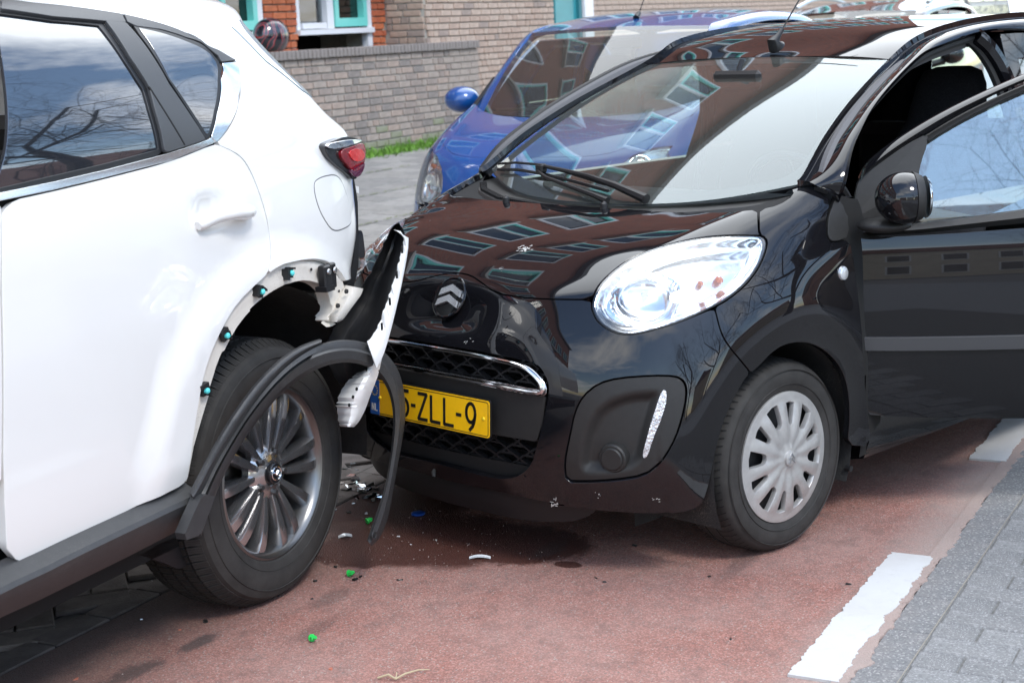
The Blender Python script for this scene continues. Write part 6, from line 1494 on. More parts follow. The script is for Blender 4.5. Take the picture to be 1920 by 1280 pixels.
    wing = [(-.019,.0062,.004),(-.010,.0062,.0045),(0,.0062,-.005),(.010,.0062,.0045),(.019,.0062,.004)]
    mb.tube(wing, [.0012,.0028,.0022,.0028,.0012], 6); mb.build('winged_badge', M_chrome, rim, True)
    mb = MB(); mb.lathe([(.155,-.075),(.155,-.09),(.05,-.085),(.05,-.075),(.155,-.075)], 60); mb.build('brake_disc', mat('brake_steel', (.2,.19,.18)), w, True, 30)
    mb = MB(); mb.lathe([(.20,-.11),(.0,-.10)], 40); mb.build('dust_shield', M_void, w, True)
    mb = MB(); mb.box((-.10,-.078,.10), (.09,.05,.13), bev=.015); mb.build('brake_caliper', mat('caliper_grey', (.10,.10,.10), rough=.6), w)
    return w
alloy(.0, .86, rot0=0)
w2 = copy_tree([o for o in col.objects if o.name == 'wheel.004'][0] if False else [o for o in col.objects if o.parent is white and o.name.startswith('wheel') and o.type == 'EMPTY'][0], white); w2.location = (0, -.86, .352); w2.rotation_euler = (0, 0, math.pi)

# ================================================================== TORN PIECES BETWEEN THE CARS
def wsurf_strip(cols_px, Ys): return [[tuple(un(WH, *p, Y=y)) for p, y in zip(cp_, Ys_)] for cp_, Ys_ in zip(cols_px, Ys)]
trim = root('wheel_arch_trim', WH, 'matt black plastic wheel arch trim hanging loose in front of the rear wheel and yellow plate', 'arch trim')
OUT = [(366,935),(378,922),(403,868),(442,804),(480,748),(523,697),(563,664),(600,644),(635,636),(674,638),(712,651.5),(738,677),(755,712),(762,772),(755,823),(742,892),(730,965),(714,1008),(697,1023)]
INN = [(377,1004),(401,935),(418,895),(446,840),(480,793),(515,750),(535,731),(558,712),(601,688),(635,679),(665,679.5),(695,690),(721,716),(734,750),(738,789),(734,840),(725,901),(708,955),(688,1012)]
t_o = chaikin(OUT, 2, False); t_i = chaikin(INN, 2, False); n_ = 96
def rs(P, n): d = np.r_[0, np.cumsum(np.linalg.norm(np.diff(P, axis=0), axis=1))]; t = np.linspace(0, d[-1], n); return np.stack([np.interp(t, d, P[:, k]) for k in (0, 1)], -1)
t_o, t_i = rs(t_o, n_), rs(t_i, n_)
V = []; F = []
for k in range(n_):
    s_ = k/(n_-1); Yb = float(np.interp(s_, [0,.2,.45,.7,.85,1], [.955,.975,1.0,1.04,1.07,1.06])); cr_ = 1.0 if s_ < .45 else max(.25, 1-(s_-.45)*3)
    wall_ = float(np.interp(s_, [0,.4,.6,1], [.02,.03,.045,.03]))
    A = t_o[k]; B_ = t_i[k]
    for f_, dy in ((0,-.035),(0,.0),(.05,.008),(.26,.014*1),(.31,.002 if s_ < .42 else .014),(.36,.004 if s_ < .42 else .016),(.42,.020),(.80,.016),(.97,.004),(1.0,-.006),(.97,-wall_)):
        q = A*(1-f_)+B_*f_; V.append(tuple(un(WH, *q, Y=Yb+dy)))
m_ = 11
F = [(k*m_+i, k*m_+i+1, (k+1)*m_+i+1, (k+1)*m_+i) for k in range(n_-1) for i in range(m_-1)]
mesh('trim_band', V, F, M_clad, trim, True, angle=28)
def tpoly(name, L, y, th, m_, par, yfun=None):
    P = [un(WH, *p, Y=(yfun(*p) if yfun else y)) for p in L]; n_ = len(P); V = P+[p+np.array([-.0,-th,0]) for p in P]; F = [tuple(range(n_)), tuple(range(2*n_-1, n_-1, -1))]+[(i, n_+i, n_+(i+1) % n_, (i+1) % n_) for i in range(n_)]
    return mesh(name, V, F, m_, par)
tpoly('end_block', [(377,933),(386,926),(403,931),(396,952),(378,998),(372,1004),(350,1012),(347,1000),(362,965)], .985, .03, M_clad, trim)
p0 = un(WH, 700, 1002, Y=1.085); mb = MB(); mb.tube([p0, p0+np.array([0,.004,0])], [.007,.007], 14); mb.build('screw_hole', M_void, trim)
mb = MB(); mb.tube([tuple(p0+np.array([.010*math.cos(t), .002, .010*math.sin(t)])) for t in np.linspace(0, 2*math.pi, 16, endpoint=False)], .002, 5, closed=True); mb.build('hole_rim', M_clad, trim, True)

frag = root('bumper_fragment', WH, 'torn white bumper corner with black inner side standing between the two cars', 'bumper piece')
def gridshell(name, LP, RP, yL, yR, m_, par, bulge=.0, n=40, m=8, th=.004, ragL=0, ragR=0, seed=0):
    """curved shell between a traced left and right edge"""
    r_ = random.Random(seed); a = rs(chaikin(LP, 1, False), n); b = rs(chaikin(RP, 1, False), n); V = []; W = []
    for k in range(n):
        s_ = k/(n-1); ya = np.interp(s_, np.linspace(0, 1, len(yL)), yL); yb = np.interp(s_, np.linspace(0, 1, len(yR)), yR)
        A = a[k]+np.array([r_.gauss(0, ragL), r_.gauss(0, ragL*.5)]); B_ = b[k]+np.array([r_.gauss(0, ragR), 0])
        for i in range(m+1):
            f_ = i/m; q = A*(1-f_)+B_*f_; y = ya*(1-f_)+yb*f_+bulge*math.sin(math.pi*f_); V.append(un(WH, *q, Y=y))
    nn = len(V); V2 = V+[v+np.array([-th*.6,-th,0]) for v in V]; mm = m+1
    F = [(k*mm+i, k*mm+i+1, (k+1)*mm+i+1, (k+1)*mm+i) for k in range(n-1) for i in range(m)]; F += [tuple(x+nn for x in f[::-1]) for f in F]
    bd = [k*mm for k in range(n)]+[(n-1)*mm+i for i in range(1, mm)]+[k*mm+m for k in range(n-2, -1, -1)]+[i for i in range(m-1, 0, -1)]
    F += [(bd[i], bd[(i+1) % len(bd)], bd[(i+1) % len(bd)]+nn, bd[i]+nn) for i in range(len(bd))]
    return mesh(name, V2, F, m_, par, True, angle=40)
UO = [(352,918),(369,877),(407,804),(450,735),(493,684),(541,645),(575,632),(603,630)]; UI = [(368,939),(381,925),(407,872),(446,808),(484,752),(526,702),(565,669),(603,647)]
UO = [(a*.6+c*.4, b*.6+d*.4) for (a, b), (c, d) in zip(UO, UI)]
gridshell('upper_flange', UO, UI, [.965,.985,1.000], [.955,.975,.990], M_clad, trim, bulge=.012, n=40, m=5, th=.012)
M_in = mat('bumper_inside_black', (.010,.010,.011), rough=.38, spec=.5, var=.3, vscale=12, bump=.25, bscale=25, dirt=.10)
gridshell('inner_skin', [(746,417),(737,423),(730,441),(716,470),(701,499),(693,519),(683,530),(679,545),(667,566),(645,592),(629,614),(616,632),(612,660),(618,690),(640,722)], [(748,417),(762,440),(752,481),(741,518),(728,561),(712,606),(698,628),(690,650),(690,672),(688,700),(684,718)], [.98,.94,.90,.88,.90], [1.02,1.04,1.04,1.03,1.02], M_in, frag, bulge=-.05, ragL=1.2, seed=2)
gridshell('edge_strip', [(738,430),(750,433),(759,441),(753,481),(742,518),(729,561),(713,606),(700,630),(690,640)], [(766,446),(766,452),(765,470),(757,515),(746,566),(733,619),(724,650),(718,668),(706,690)], [1.03,1.05,1.05,1.04], [1.05,1.07,1.07,1.06], mat('bumper_white', (.78,.78,.76), rough=.3, coat=.8), frag, bulge=.008, m=4, ragL=.9, seed=4)
gridshell('lower_corner', [(681,692),(668,702),(652,716),(640,735),(633,752),(633,772),(637,792),(640,800)], [(716,672),(710,700),(702,722),(694,742),(688,760),(680,778),(672,792),(664,800)], [.96,.94,.93,.93], [1.05,1.03,1.0,.98], mat('bumper_white', (0,0,0)), frag, bulge=.03, m=6, ragL=1.5, seed=6)
for x, y in ((754,468),(744,515),(731,565),(716,612)):
    p1 = un(WH, x, y, Y=1.085); mb = MB(); mb.box(p1, (.006,.004,.020)); mb.build('slot', M_void, frag)
for x, y in ((668,729),(661,744),(654,759)):
    p1 = un(WH, x, y, Y=1.03); mb = MB(); mb.tube([p1, p1+np.array([0,.003,0])], [.005,.005], 8); mb.build('rivet_hole', M_void, frag)
brk = root('bumper_mount', WH, 'bent white metal mounting bracket hanging under the rear corner of the white car', 'bracket')
gridshell('bracket_plate', [(645,534),(641,545),(634,560),(627,577),(620,592),(621,603)], [(681,541),(678,552),(668,565),(655,583),(642,601),(634,604)], [.90,.91,.92], [.95,.95,.94], M_flange, brk, bulge=.02, m=4, n=16, seed=8)
gridshell('bracket_tongue', [(603,606),(606,601),(617,598)], [(612,613),(622,612),(630,607)], [.90,.90], [.92,.92], M_flange, brk, m=3, n=8, seed=9)
for x, y in ((648,546),(632,573)): p1 = un(WH, x, y, Y=.945); mb = MB(); mb.tube([p1, p1+np.array([0,.006,0])], [.007,.006], 10); mb.build('bracket_bolt', mat('arm_dark', (0,0,0)), brk)
# ================================================================== BLUE HATCHBACK AND THE CARS BEHIND
BLF = frame((.334, 8.763), .46)
blue = root('blue_hatchback', BLF, 'metallic blue small hatchback parked between the black car and the garden wall', 'car')
M_blue = mat('blue_paint', (.004,.065,.26), rough=.25, metal=.1, coat=1, coat_rough=.015)
zb_ = [[(x*(1.0 if x > 0 else 1.15), y*1.0, z*1.06 if z < .9 else z*1.065-.004) for x, y, z in r] for r in zf]
SBL = Surf(mirror_rows(zb_)); _P, _n = SBL.ev(8., 9.); SBL.flip = bool(_n[0][0] < 0)
bk_ = lambda L: SBL.pick(BLF, L)
HLB = bk_([(805,276),(795,288),(784,306),(777,325),(772,347),(772,366),(780,381),(795,389),(810,386),(823,372),(829,355),(830,332),(827,313),(820,294),(811,280)])
mirb = lambda uv: mir(uv)
arcb = [(8+s_*(8-6.2-.0), v) for s_, v in ()]
HOB = densify([(2.7,.02),(13.3,.02),(13.2,2.2),(12.0,3.9),(10.5,4.5),(8,4.65),(5.5,4.5),(4.0,3.9),(2.8,2.2)], 3)
panel('hood', SBL, HOB, m=M_blue, parent=blue, h=.035, gap=.002, smooth_it=1, depth=.02)
BOB = densify([(2.7,.02),(2.8,2.2),(4.0,3.9),(5.5,4.5),(8,4.65),(10.5,4.5),(12.0,3.9),(13.2,2.2),(13.3,.02),(16,.02),(16,11),(0,11),(0,.02)], 3)
def arcuv(s_): 
    P = []
    for k in range(14): a = R(-40+260*k/13); x, z = .33*math.cos(a), .29+.33*math.sin(a); z = max(z, .20); u_ = 8+s_*float(np.interp(-x, [-.36,-.11,.18,.47], [5,6,7,8])); P.append((u_, float(np.interp(-z, [-.84,-.76,-.68,-.58,-.46,-.35,-.2], [4.9,6,7,8,9,10,10.95]))))
    return P
GRB = densify([(6.2,8.6),(9.8,8.6),(9.7,10.0),(6.3,10.0)], 3)
panel('front_body', SBL, BOB, [HLB, mirb(HLB), arcuv(1), arcuv(-1), GRB], m=M_blue, parent=blue, h=.035, gap=.002, smooth_it=0, depth=.02)
sheet('inner_shell', SBL, M_void, blue, 70, 40, off=-.06, keep=lambda p: not (p[0]**2+(p[2]-.29)**2 < .36**2 and abs(p[1]) > .4))
for sg in (1, -1):
    q = HLB if sg < 0 else mir(HLB); hr = bpy.data.objects.new('headlight', None); col.objects.link(hr); hr.parent = blue
    panel('lens', SBL, q, m=M_lens, parent=hr, h=.02, gap=.002, smooth_it=1, depth=0)
    cb2 = SBL.ev(*bk_([(803,350)])[0]); cI = SBL.ev(*bk_([(806,308)])[0]); c1 = Vector(cb2[0][0])*1; n1 = Vector(cb2[1][0]); c2 = Vector(cI[0][0]); n2_ = Vector(cI[1][0])
    if sg > 0: c1.y *= -1; n1.y *= -1; c2.y *= -1; n2_.y *= -1
    C1 = np.array(c1); C2 = np.array(c2)
    def bw(P): r1 = np.linalg.norm(P-C1, axis=1); r2 = np.linalg.norm(P-C2, axis=1); return -.014-.04*np.clip(1-(r1/.095)**2, 0, 1)**.5-.022*np.clip(1-(r2/.05)**2, 0, 1)**.5
    rf = panel('reflector', SBL, q, m=mat('blue_lamp_reflector', (.85,.86,.87), rough=.12, metal=.85, bump=.15, bscale=50), parent=hr, h=.010, smooth_it=1, offn=bw, depth=0)
    if rf.data.attributes.get('custom_normal'): rf.data.attributes.remove(rf.data.attributes['custom_normal'])
    mb = MB(); mb.tube([c1-n1*.05, c1-n1*.02], [.014,.010], 12); mb.build('bulb', MATS['bulb_glass'], hr, True)
    mb = MB(); mb.tube([c2-n2_*.035, c2-n2_*.012], [.013,.009], 12); mb.build('indicator_bulb', mat('amber_dull', (.65,.22,.10), rough=.15, coat=1), hr, True)
mb = MB()
for k in range(5): mb.box((.60, 0, .35+.05*k), (.02, .6, .012))
mb.build('lower_grille', M_trimdark, blue)
# glasshouse
def glasshouse(par, fr, base, top, roofrows, paint, yb, gl, wide=.10, rear=-3.0, belt=1.0, pil=.05):
    W = []
    for t in (0, .33, .67, 1):
        r = []
        for a, b in zip(base, top): p = np.array(a)*(1-t)+np.array(b)*t+np.array([.35, 0, .8])*.03*math.sin(math.pi*t); r.append(tuple(p))
        W.append(r)
    S_ = Surf(W); _P, _n = S_.ev(2., 1.5); S_.flip = bool(_n[0][2] < 0); panel('windscreen', S_, densify(wsq), m=gl, parent=par, h=.06, smooth_it=0, depth=.004)
    SR_ = Surf(roofrows); _P, _n = SR_.ev(2., 2.); SR_.flip = bool(_n[0][2] < 0); panel('roof', SR_, densify([(0,0),(SR_.nc-1,0),(SR_.nc-1,SR_.nr-1),(0,SR_.nr-1)]), m=paint, parent=par, h=.05, smooth_it=0, depth=.02)
    b0, t0 = np.array(base[-1]), np.array(top[-1])
    st = []
    for t in (0, .33, .67, 1): p = b0*(1-t)+t0*t+np.array([.35,0,.8])*.03*math.sin(math.pi*t); st.append((p, p+np.array([-.06-.05*t, wide*(1-.15*t), -.02-.03*t])))
    for r in roofrows[1:]: p = np.array(r[-1]); st.append((p, p+np.array([-.02, wide*.85, -.055])))
    rws = [[tuple(a), tuple(a+(b-a)*.33+np.array([0,.012,.014])), tuple(a+(b-a)*.7+np.array([0,.014,.012])), tuple(b)] for a, b in st]
    SA_ = Surf(rws); _P, _n = SA_.ev(1.5, 3.); SA_.flip = bool(_n[0][1] < 0); panel('roof_frame', SA_, densify([(0,0),(3,0),(3,len(rws)-1),(0,len(rws)-1)]), m=paint, parent=par, h=.03, smooth_it=0, depth=.03, both=True)
    # body sides with window band
    zt = [a[1] for a in st]; rt = roofrows[-1][-1]
    side = []
    yr = roofrows[1][-1][1]+wide*.85; zr_ = roofrows[1][-1][2]-.06
    for z, y in ((zr_-.03, yr), ((zr_+belt)/2, (yr+yb)/2+.012), (belt, yb), (belt-.15, yb+.03), (.62, yb+.035), (.42, yb+.03), (.22, yb)):
        side.append([(-.44, y, z), (-1.1, y+.01, z), (-1.8, y+.01, z), (-2.5, y-.01, z), (rear+.2, y-.06, z), (rear, y-.22, z), (rear-.04, 0, z)])
    S2 = Surf(side); _P, _n = S2.ev(1., 3.); S2.flip = bool(_n[0][1] < 0)
    wq = [densify([(.75,1.85),(1.95,1.85),(1.95,.25),(1.35,.25)], 3), densify([(2.1,1.85),(3.6,1.7),(3.4,.35),(2.1,.25)], 3), densify([(5.1,1.7),(6,1.7),(6,.3),(5.2,.35)], 3)]
    def aq(cx):
        P = []
        for k in range(14): a = R(-50+280*k/13); x, z = cx+.36*math.cos(a), .30+.36*math.sin(a); z = max(z, .23); P.append((float(np.interp(-x, [.44,1.1,1.8,2.5,-rear-.2], range(5))), float(np.interp(-z, [-(belt-.15),-.62,-.42,-.22], [3,4,5,6]))))
        return P
    panel('body_side', S2, densify([(.95,0),(6,0),(6,6),(0,6),(0,2)], 8), wq+[aq(-2.4)], m=paint, parent=par, h=.05, smooth_it=0, depth=.02, both=True)
    for q in wq[:2]: panel('side_window', S2, q, m=MATS['tinted_glass'], parent=par, h=.06, smooth_it=0, depth=0, off=-.008, both=True)
    panel('rear_window', S2, wq[2], m=MATS['tinted_glass'], parent=par, h=.06, smooth_it=0, depth=0, off=-.008, both=True)
    mb = MB(); mb.box((rear/2-.2, 0, .25), (-rear-.4, 1.3, .04)); mb.box((-.35, 0, .62), (.3, 1.25, .62)); mb.build('floor_pan', M_void, par)
bb = [(-.37-.0, -.68, 1.012), (-.24, -.38, 1.0), (-.16, 0, .995), (-.24, .38, 1.0), (-.37, .68, 1.012)]
tt = [(-.80, -.55, 1.452), (-.76, -.28, 1.462), (-.74, 0, 1.468), (-.76, .28, 1.462), (-.80, .55, 1.452)]
def rrow(x, z, y): return [(x, -y, z-.03), (x, -y*.6, z-.004), (x, 0, z+.004), (x, y*.6, z-.004), (x, y, z-.03)]
rrs = [tt, rrow(-1.1, 1.525, .55), rrow(-1.5, 1.548, .56), rrow(-2.0, 1.548, .56), rrow(-2.5, 1.52, .55), rrow(-2.85, 1.46, .54)]
glasshouse(blue, BLF, bb, tt, rrs, M_blue, .735, glass('blue_windscreen', (.78,.88,.85), boost=.06, refl_haze=.06), rear=-3.05, belt=1.0)  # windscreen lightened by painted haze in place of pale facade reflections
def beam(name, a, b, r, par, m_=M_trimdark, n=8): mb = MB(); mb.tube([a, b], r, n); return mb.build(name, m_, par, True)
def Bq(x, y, **k): return un(BLF, x, y, **k)
wb = bpy.data.objects.new('wiper', None); col.objects.link(wb); wb.parent = blue
mb = MB(); mb.tube([(-.36,-.60,1.03),(-.33,-.30,1.035),(-.26,.0,1.03)], .010, 6); mb.build('wiper_blade', M_trimdark, wb, True)
mb = MB(); mb.tube([(-.345,-.38,1.045),(-.25,.02,1.03),(-.2,.15,1.01)], .011, 6); mb.build('wiper_arm', M_trimdark, wb, True)
for sg in (-1, 1):
    mo_ = bpy.data.objects.new('door_mirror', None); col.objects.link(mo_); mo_.parent = blue
    egg((-.55, sg*.905, 1.085), .10, .105, .078, M_blue, 'mirror_shell', mo_, -.55, 1)
    mb = MB(); mb.tube([(-.64, sg*.905, 1.085), (-.60, sg*.905, 1.085)], [.07,.075], 24); mb.build('mirror_rim', M_trimdark, mo_, True)
    mb = MB(); mb.tube([(-.55, sg*.86, 1.04), (-.50, sg*.74, 1.01)], [.03,.035], 10); mb.build('mirror_foot', M_trimdark, mo_, True)
mb = MB(); mb.tube([(-.95,.05,1.51),(-1.00,.05,1.54)], [.02,.012], 8); mb.tube([(-1.0,.05,1.54),(-1.35,.05,1.86)], [.003,.002], 5); mb.build('antenna', M_trimdark, blue, True)
for y_ in (.36, -.36): seat(-1.35, y_, blue)
SPb = Surf([[(x-.12, y, z+.07) for x, y, z in r] for r in rows_dash]) if 'rows_dash' in globals() else None
mb = MB(); mb.box((-.50, 0, .93), (.40, 1.3, .10), bev=.03); mb.build('dashboard', M_body_in, blue)
mb = MB(); mb.box((-2.6, 0, .75), (.15, 1.15, .6), bev=.04); mb.build('rear_bench', M_cloth, blue)
mb = MB(); mb.box((-.90, 0, 1.37), (.03, .20, .065), bev=.012); mb.build('rear_view_mirror', M_trimdark, blue)
mb = MB(); 
mb.tube([(-.36,-.74,.93),(-.40,-.76,1.04),(-.62,-.72,1.20)], [.012,.012,.012], 6); mb.build('window_seal', M_trimdark, blue, True)
def simple_wheel(par, x, y, r=.29, wd=.17, s=1):
    w = bpy.data.objects.new('wheel', None); col.objects.link(w); w.parent = par; w.location = (x, y, r); w.rotation_euler = (0, 0, 0 if s > 0 else math.pi)
    mb = MB(); mb.lathe([(r*.66,-.01),(r*.70,.0),(r*.9,.006),(r*.98,-.01),(r,-.03),(r,-wd+.02),(r*.95,-wd),(r*.6,-wd)], 48); mb.build('tyre', M_rubber, w, True, 30)
    mb = MB(); mb.lathe([(r*.67,-.006),(r*.62,-.02),(r*.3,.002),(.0,.004)], 40); mb.build('rim', MATS['wheel_cover_silver'], w, True, 30); return w
for x, y, s_ in ((0,.74,1),(0,-.74,-1),(-2.4,.74,1),(-2.4,-.74,-1)): simple_wheel(blue, x, y, s=s_)
# generic parked car seen only by its roof behind the black one
def back_car(name, x, y, label, paint, h, rails, length=4.2, red=False, th=.46):
    fr = frame(tuple((np.array([x, y, 0])@frame((0., 0.), .46)[1])[:2]), th); o = root(name, fr, label, 'car'); s_ = h/1.55
    SBX = Surf(mirror_rows([[(a*1.1, b*1.03, c*1.06*s_ if c < .9 else c*1.07*s_) for a, b, c in r] for r in zf])); _P, _n = SBX.ev(8., 9.); SBX.flip = bool(_n[0][0] < 0)
    panel('front_body', SBX, densify([(0,.02),(16,.02),(16,11),(0,11)], 12), [arcuv(1), arcuv(-1), densify([(6.,8.6),(10.,8.6),(9.8,10.0),(6.2,10.0)], 3)], m=paint, parent=o, h=.06, smooth_it=0, depth=.02)
    b2 = [(a*1.1-.02, b*1.03, c*s_*1.03) for a, b, c in bb]; t2 = [(a*1.15, b*1.04, c*s_) for a, b, c in tt]
    r2 = [t2]+[[(a*length/3.05*.80-.2, b*1.05, c*s_) for a, b, c in r] for r in rrs[1:]]
    glasshouse(o, fr, b2, t2, r2, paint, .77, M_glass, rear=-length+.75, belt=1.04*s_)
    if rails:
        for sg in (1, -1):
            mb = MB(); P = [(r2[k][-1][0], sg*(r2[k][-1][1]+.02), r2[k][-1][2]+(.075 if 0 < k < len(r2)-1 else .01)) for k in range(1, len(r2))]; P[0] = (P[0][0]+.15, P[0][1], P[0][2]-.055); mb.tube(chaikin(P, 2, False), .018, 8); mb.build('roof_rail', M_satin, o, True)
    for xx, yy, ss in ((0,.76,1),(0,-.76,-1),(-length+1.7,.76,1),(-length+1.7,-.76,-1)): simple_wheel(o, xx, yy, .31, s=ss)
    for sg in (1, -1):
        mo_ = bpy.data.objects.new('door_mirror', None); col.objects.link(mo_); mo_.parent = o; egg((-.62, sg*.94, 1.08*s_), .10, .10, .08, paint, 'mirror_shell', mo_, -.55, 1)
        mb = MB(); mb.tube([(-.60, sg*.88, 1.03*s_), (-.55, sg*.76, 1.0*s_)], .03, 8); mb.build('mirror_foot', M_trimdark, mo_, True)
    seat(-1.4, .36, o); seat(-1.4, -.36, o)
    if red:
        for sg in (1, -1): mb = MB(); mb.box((-length+.80, sg*.66, 1.25*s_), (.10, .12, .45), bev=.02); mb.build('tail_lamp', mat('tail_red', (.45,.01,.01), rough=.1, coat=1), o)
    return o
back_car('dark_estate', -13.6, -3.7, 'dark glossy estate car with silver roof rails parked behind the black car', mat('dark_paint', (.012,.009,.009), rough=.15, coat=1, coat_rough=.015), 1.58, True)
back_car('white_hatchback', -19.6, -3.9, 'white tall car parked beyond the dark estate at the top right', mat('white_paint2', (.78,.79,.80), rough=.2, coat=1), 1.70, False, red=True)
# ================================================================== DEBRIS ON THE ROAD
def shard(x, y, s, m_, name, label, cat, group=None, sd_=0, flatn=.25, lift=.0):
    r_ = random.Random(sd_); p = un(WD, x, y, Z=s*flatn*.5+lift); n = r_.choice((4,5,6)); P = []
    for k in range(n): a = 2*math.pi*(k+r_.uniform(-.25,.25))/n; P.append((math.cos(a)*s*r_.uniform(.5,1.1), math.sin(a)*s*r_.uniform(.35,.8)))
    mb = MB(); V = [(a, b, -s*flatn*.5+r_.uniform(0,.2)*s*flatn) for a, b in P]+[(a*.85, b*.85, s*flatn*.5+r_.uniform(-.5,.8)*s*flatn) for a, b in P]; mb.add(V, [tuple(range(n))[::-1], tuple(range(n, 2*n))]+[(i, (i+1) % n, n+(i+1) % n, n+i) for i in range(n)])
    o = mb.build(name, m_); o.location = p; o.rotation_euler = (r_.uniform(-.25,.25), r_.uniform(-.25,.25), r_.uniform(0, 6)); tag(o, label, cat, group); return o
M_green = mat('clip_green', (.02,.50,.08), rough=.35, spec=.5); M_bits = mat('shard_black', (.012,.012,.012), rough=.35); M_clear = mat('shard_clear', (.62,.64,.66), rough=.08, spec=.9, coat=1); M_silv = mat('shard_mirror', (.75,.77,.8), rough=.1, metal=1)
M_brickbit = mat('brick_crumb', (.42,.14,.09), rough=.9)
def gclip(x, y, label, rot):
    p = un(WD, x, y, Z=.010); o = bpy.data.objects.new('green_clip', None); col.objects.link(o); o.location = p; o.rotation_euler = (R(75), 0, rot); tag(o, label, 'clip', 'green plastic clips')
    mb = MB(); mb.tube([(0,0,-.003),(0,0,.001)], [.010,.010], 10); mb.build('clip_head', M_green, o)
    mb = MB(); mb.tube([(0,0,.001),(0,0,.010),(0,0,.018)], [.005,.007,.002], 6); mb.box((.006,0,.008), (.003,.008,.010)); mb.box((-.006,0,.008), (.003,.008,.010)); mb.build('clip_stem', M_green, o)
gclip(585, 1195, 'bright green plastic clip lying alone on the red lane near the bottom edge', .6)
gclip(689, 976, 'small green plastic clip beside the end of the black arch trim', 2.2)
gclip(655, 1074, 'tiny green plastic chip below the white car\'s rear wheel', 1.1)
p = un(WD, 784, 962, Z=.004); mb = MB(); mb.tube([(0,0,-.003),(0,0,.003),(0,0,.005)], [.022,.022,.018], 24); o = mb.build('bottle_cap', mat('cap_blue', (.01,.06,.30), rough=.3), None, True); o.location = p; tag(o, 'flat dark blue plastic cap in the shade under the bumper', 'cap')
# curved pieces of clear lens
def lens_piece(x, y, l, w_, rot, label, sd_):
    p = un(WD, x, y, Z=.004); mb = MB(); n = 10; V = []
    for k in range(n+1):
        t = k/n-.5; 
        for s_ in (-.5, 0, .5): V.append((t*l, s_*w_*(1-1.6*t*t), .010*(1-4*t*t)*.6+.004*(1-4*s_*s_)))
    V2 = [(a, b, c-.0025) for a, b, c in V]; nn = len(V); F = [(3*k+i, 3*k+i+1, 3*k+i+4, 3*k+i+3) for k in range(n) for i in range(2)]; mb.add(V+V2, F+[tuple(q+nn for q in f[::-1]) for f in F])
    o = mb.build('lens_piece', M_clear); o.location = p; o.rotation_euler = (0, 0, rot); tag(o, label, 'plastic piece', 'broken clear lens pieces')
lens_piece(900, 1045, .062, .012, -.1, 'long curved sliver of clear plastic on the wet stain', 1)
lens_piece(647, 1005, .042, .022, .2, 'chunky clear plastic piece right of the white car\'s tyre', 2)
SH = [(646,880,.022,'k'),(655,893,.024,'s'),(668,898,.026,'k'),(680,911,.022,'s'),(693,909,.024,'k'),(705,915,.020,'k'),(660,906,.020,'s'),(676,920,.020,'c'),(688,930,.024,'k'),(648,918,.018,'k'),(636,893,.014,'s'),(700,936,.020,'k'),(666,928,.016,'k'),(712,930,.016,'s'),(663,868,.010,'c'),(669,880,.008,'c'),(640,905,.018,'s'),(652,912,.012,'s'),(662,918,.016,'k'),(672,912,.012,'s'),(680,922,.020,'k'),(690,918,.014,'s'),(700,925,.020,'k'),(684,905,.012,'k'),(655,875,.014,'k'),(662,943,.008,'c'),(640,930,.012,'k'),(671,934,.010,'s'),(629,955,.009,'c'),(624,948,.006,'c'),
      (664,1086,.012,'k'),(677,1080,.008,'k'),(629,1062,.012,'k'),(590,1088,.010,'k'),(750,1086,.010,'k'),(521,1116,.006,'k'),(585,1122,.006,'k'),(1134,1090,.009,'k'),(1118,1083,.006,'k'),(1190,1022,.012,'k'),(1590,1094,.010,'k'),(1370,1197,.007,'k'),(385,1164,.010,'k'),(450,1140,.005,'k'),(620,1253,.007,'b'),(337,1180,.006,'b'),(142,1272,.007,'b'),(1330,1080,.006,'k'),(818,1012,.005,'c'),(748,1005,.006,'c'),(770,1020,.004,'c'),(687,962,.007,'c'),(265,1160,.006,'c'),(285,1088,.004,'c'),(745,1005,.004,'c'),(940,976,.006,'s'),(700,985,.008,'k'),(655,960,.010,'k')]
mm_ = {'c': (M_clear, 'glass_chip', 'clear glass chip', 'clear glass chips on the road'), 's': (M_silv, 'mirror_shard', 'silver mirror shard', 'silver shards between the cars'), 'k': (M_bits, 'plastic_shard', 'black plastic shard', 'black plastic shards on the road'), 'b': (M_brickbit, 'brick_crumb', 'red brick crumb', 'red brick crumbs on the lane')}
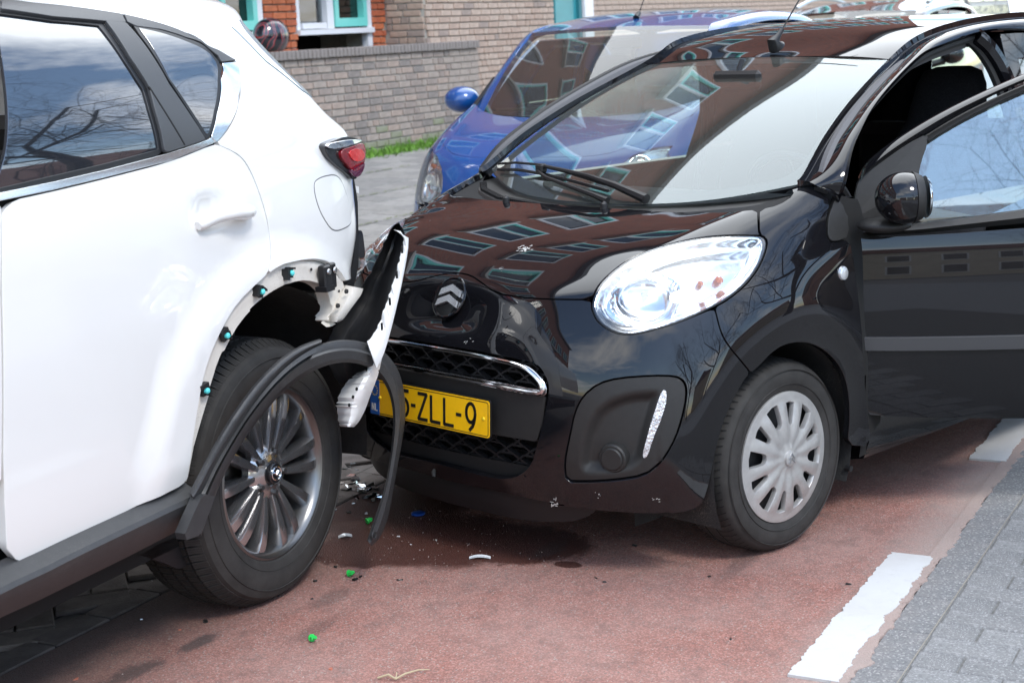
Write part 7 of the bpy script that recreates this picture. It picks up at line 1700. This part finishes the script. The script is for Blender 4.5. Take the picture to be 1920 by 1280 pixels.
def where(x, y):
    if y < 960: return 'in the heap of debris between the two cars'
    if x < 460: return 'on the grimy lane edge at the lower left'
    if x < 800: return 'on the lane by the white car\'s tyre'
    if x < 1100: return 'in front of the black car\'s bumper'
    return 'on the lane by the black car\'s wheel'
ORD = ['leftmost', 'second', 'third', 'fourth', 'fifth', 'sixth', 'seventh', 'eighth', 'ninth', 'tenth', 'eleventh', 'twelfth', 'thirteenth', 'fourteenth', 'fifteenth', 'sixteenth']
SH.sort(key=lambda q: q[0]); tally = {}; total = {}
for x, y, s_, t_ in SH: total[(t_, where(x, y))] = total.get((t_, where(x, y)), 0)+1
for k, (x, y, s_, t_) in enumerate(SH):
    m_, nm, lb, gp = mm_[t_]; kk = (t_, where(x, y)); n = tally.get(kk, 0); tally[kk] = n+1
    one = total[kk] == 1; pre = '' if one else ('leftmost ' if n == 0 else ('rightmost ' if n == total[kk]-1 else '')); post = '' if one or n == 0 or n == total[kk]-1 else ', '+ORD[n]+' from left'
    shard(x, y, s_*1.2, m_, nm, pre+lb+' '+where(x, y)+post, 'debris', lb+'s '+where(x, y), sd_=k+20)
# grit
r_ = random.Random(5); mb = MB()
for _ in range(700):
    x_, y_ = r_.gauss(0, .9), r_.gauss(0, .25); c = np.array(RD[1].T@np.array([-3.6+x_, -2.3+y_, 0])); s_ = r_.uniform(.0008,.0022)
    mb.add([(c[0]-s_,c[1]-s_,0),(c[0]+s_,c[1]-s_*.6,0),(c[0]+s_*.5,c[1]+s_,0),(c[0],c[1],s_*1.4)], [(0,1,3),(1,2,3),(2,0,3)])
o = mb.build('grit', mat('grit_mix', (.26,.21,.185), rough=.8, var=.5, vscale=200)); tag(o, 'fine grit scattered on the red lane beside the white car', 'grit', kind='stuff')
# twig
tw = [un(WD, x, y, Z=z) for x, y, z in ((708,1270,.004),(728,1264,.012),(742,1272,.006),(760,1262,.014),(785,1255,.008),(806,1254,.004))]
mb = MB(); mb.tube(tw, [.0025,.003,.003,.0025,.002,.001], 6); mb.tube([tw[2], un(WD, 744, 1259, Z=.015)], [.002,.001], 5); o = mb.build('dry_twig', mat('twig_tan', (.42,.34,.22), rough=.9)); tag(o, 'dry pale twig lying on the red lane at the bottom edge', 'twig')
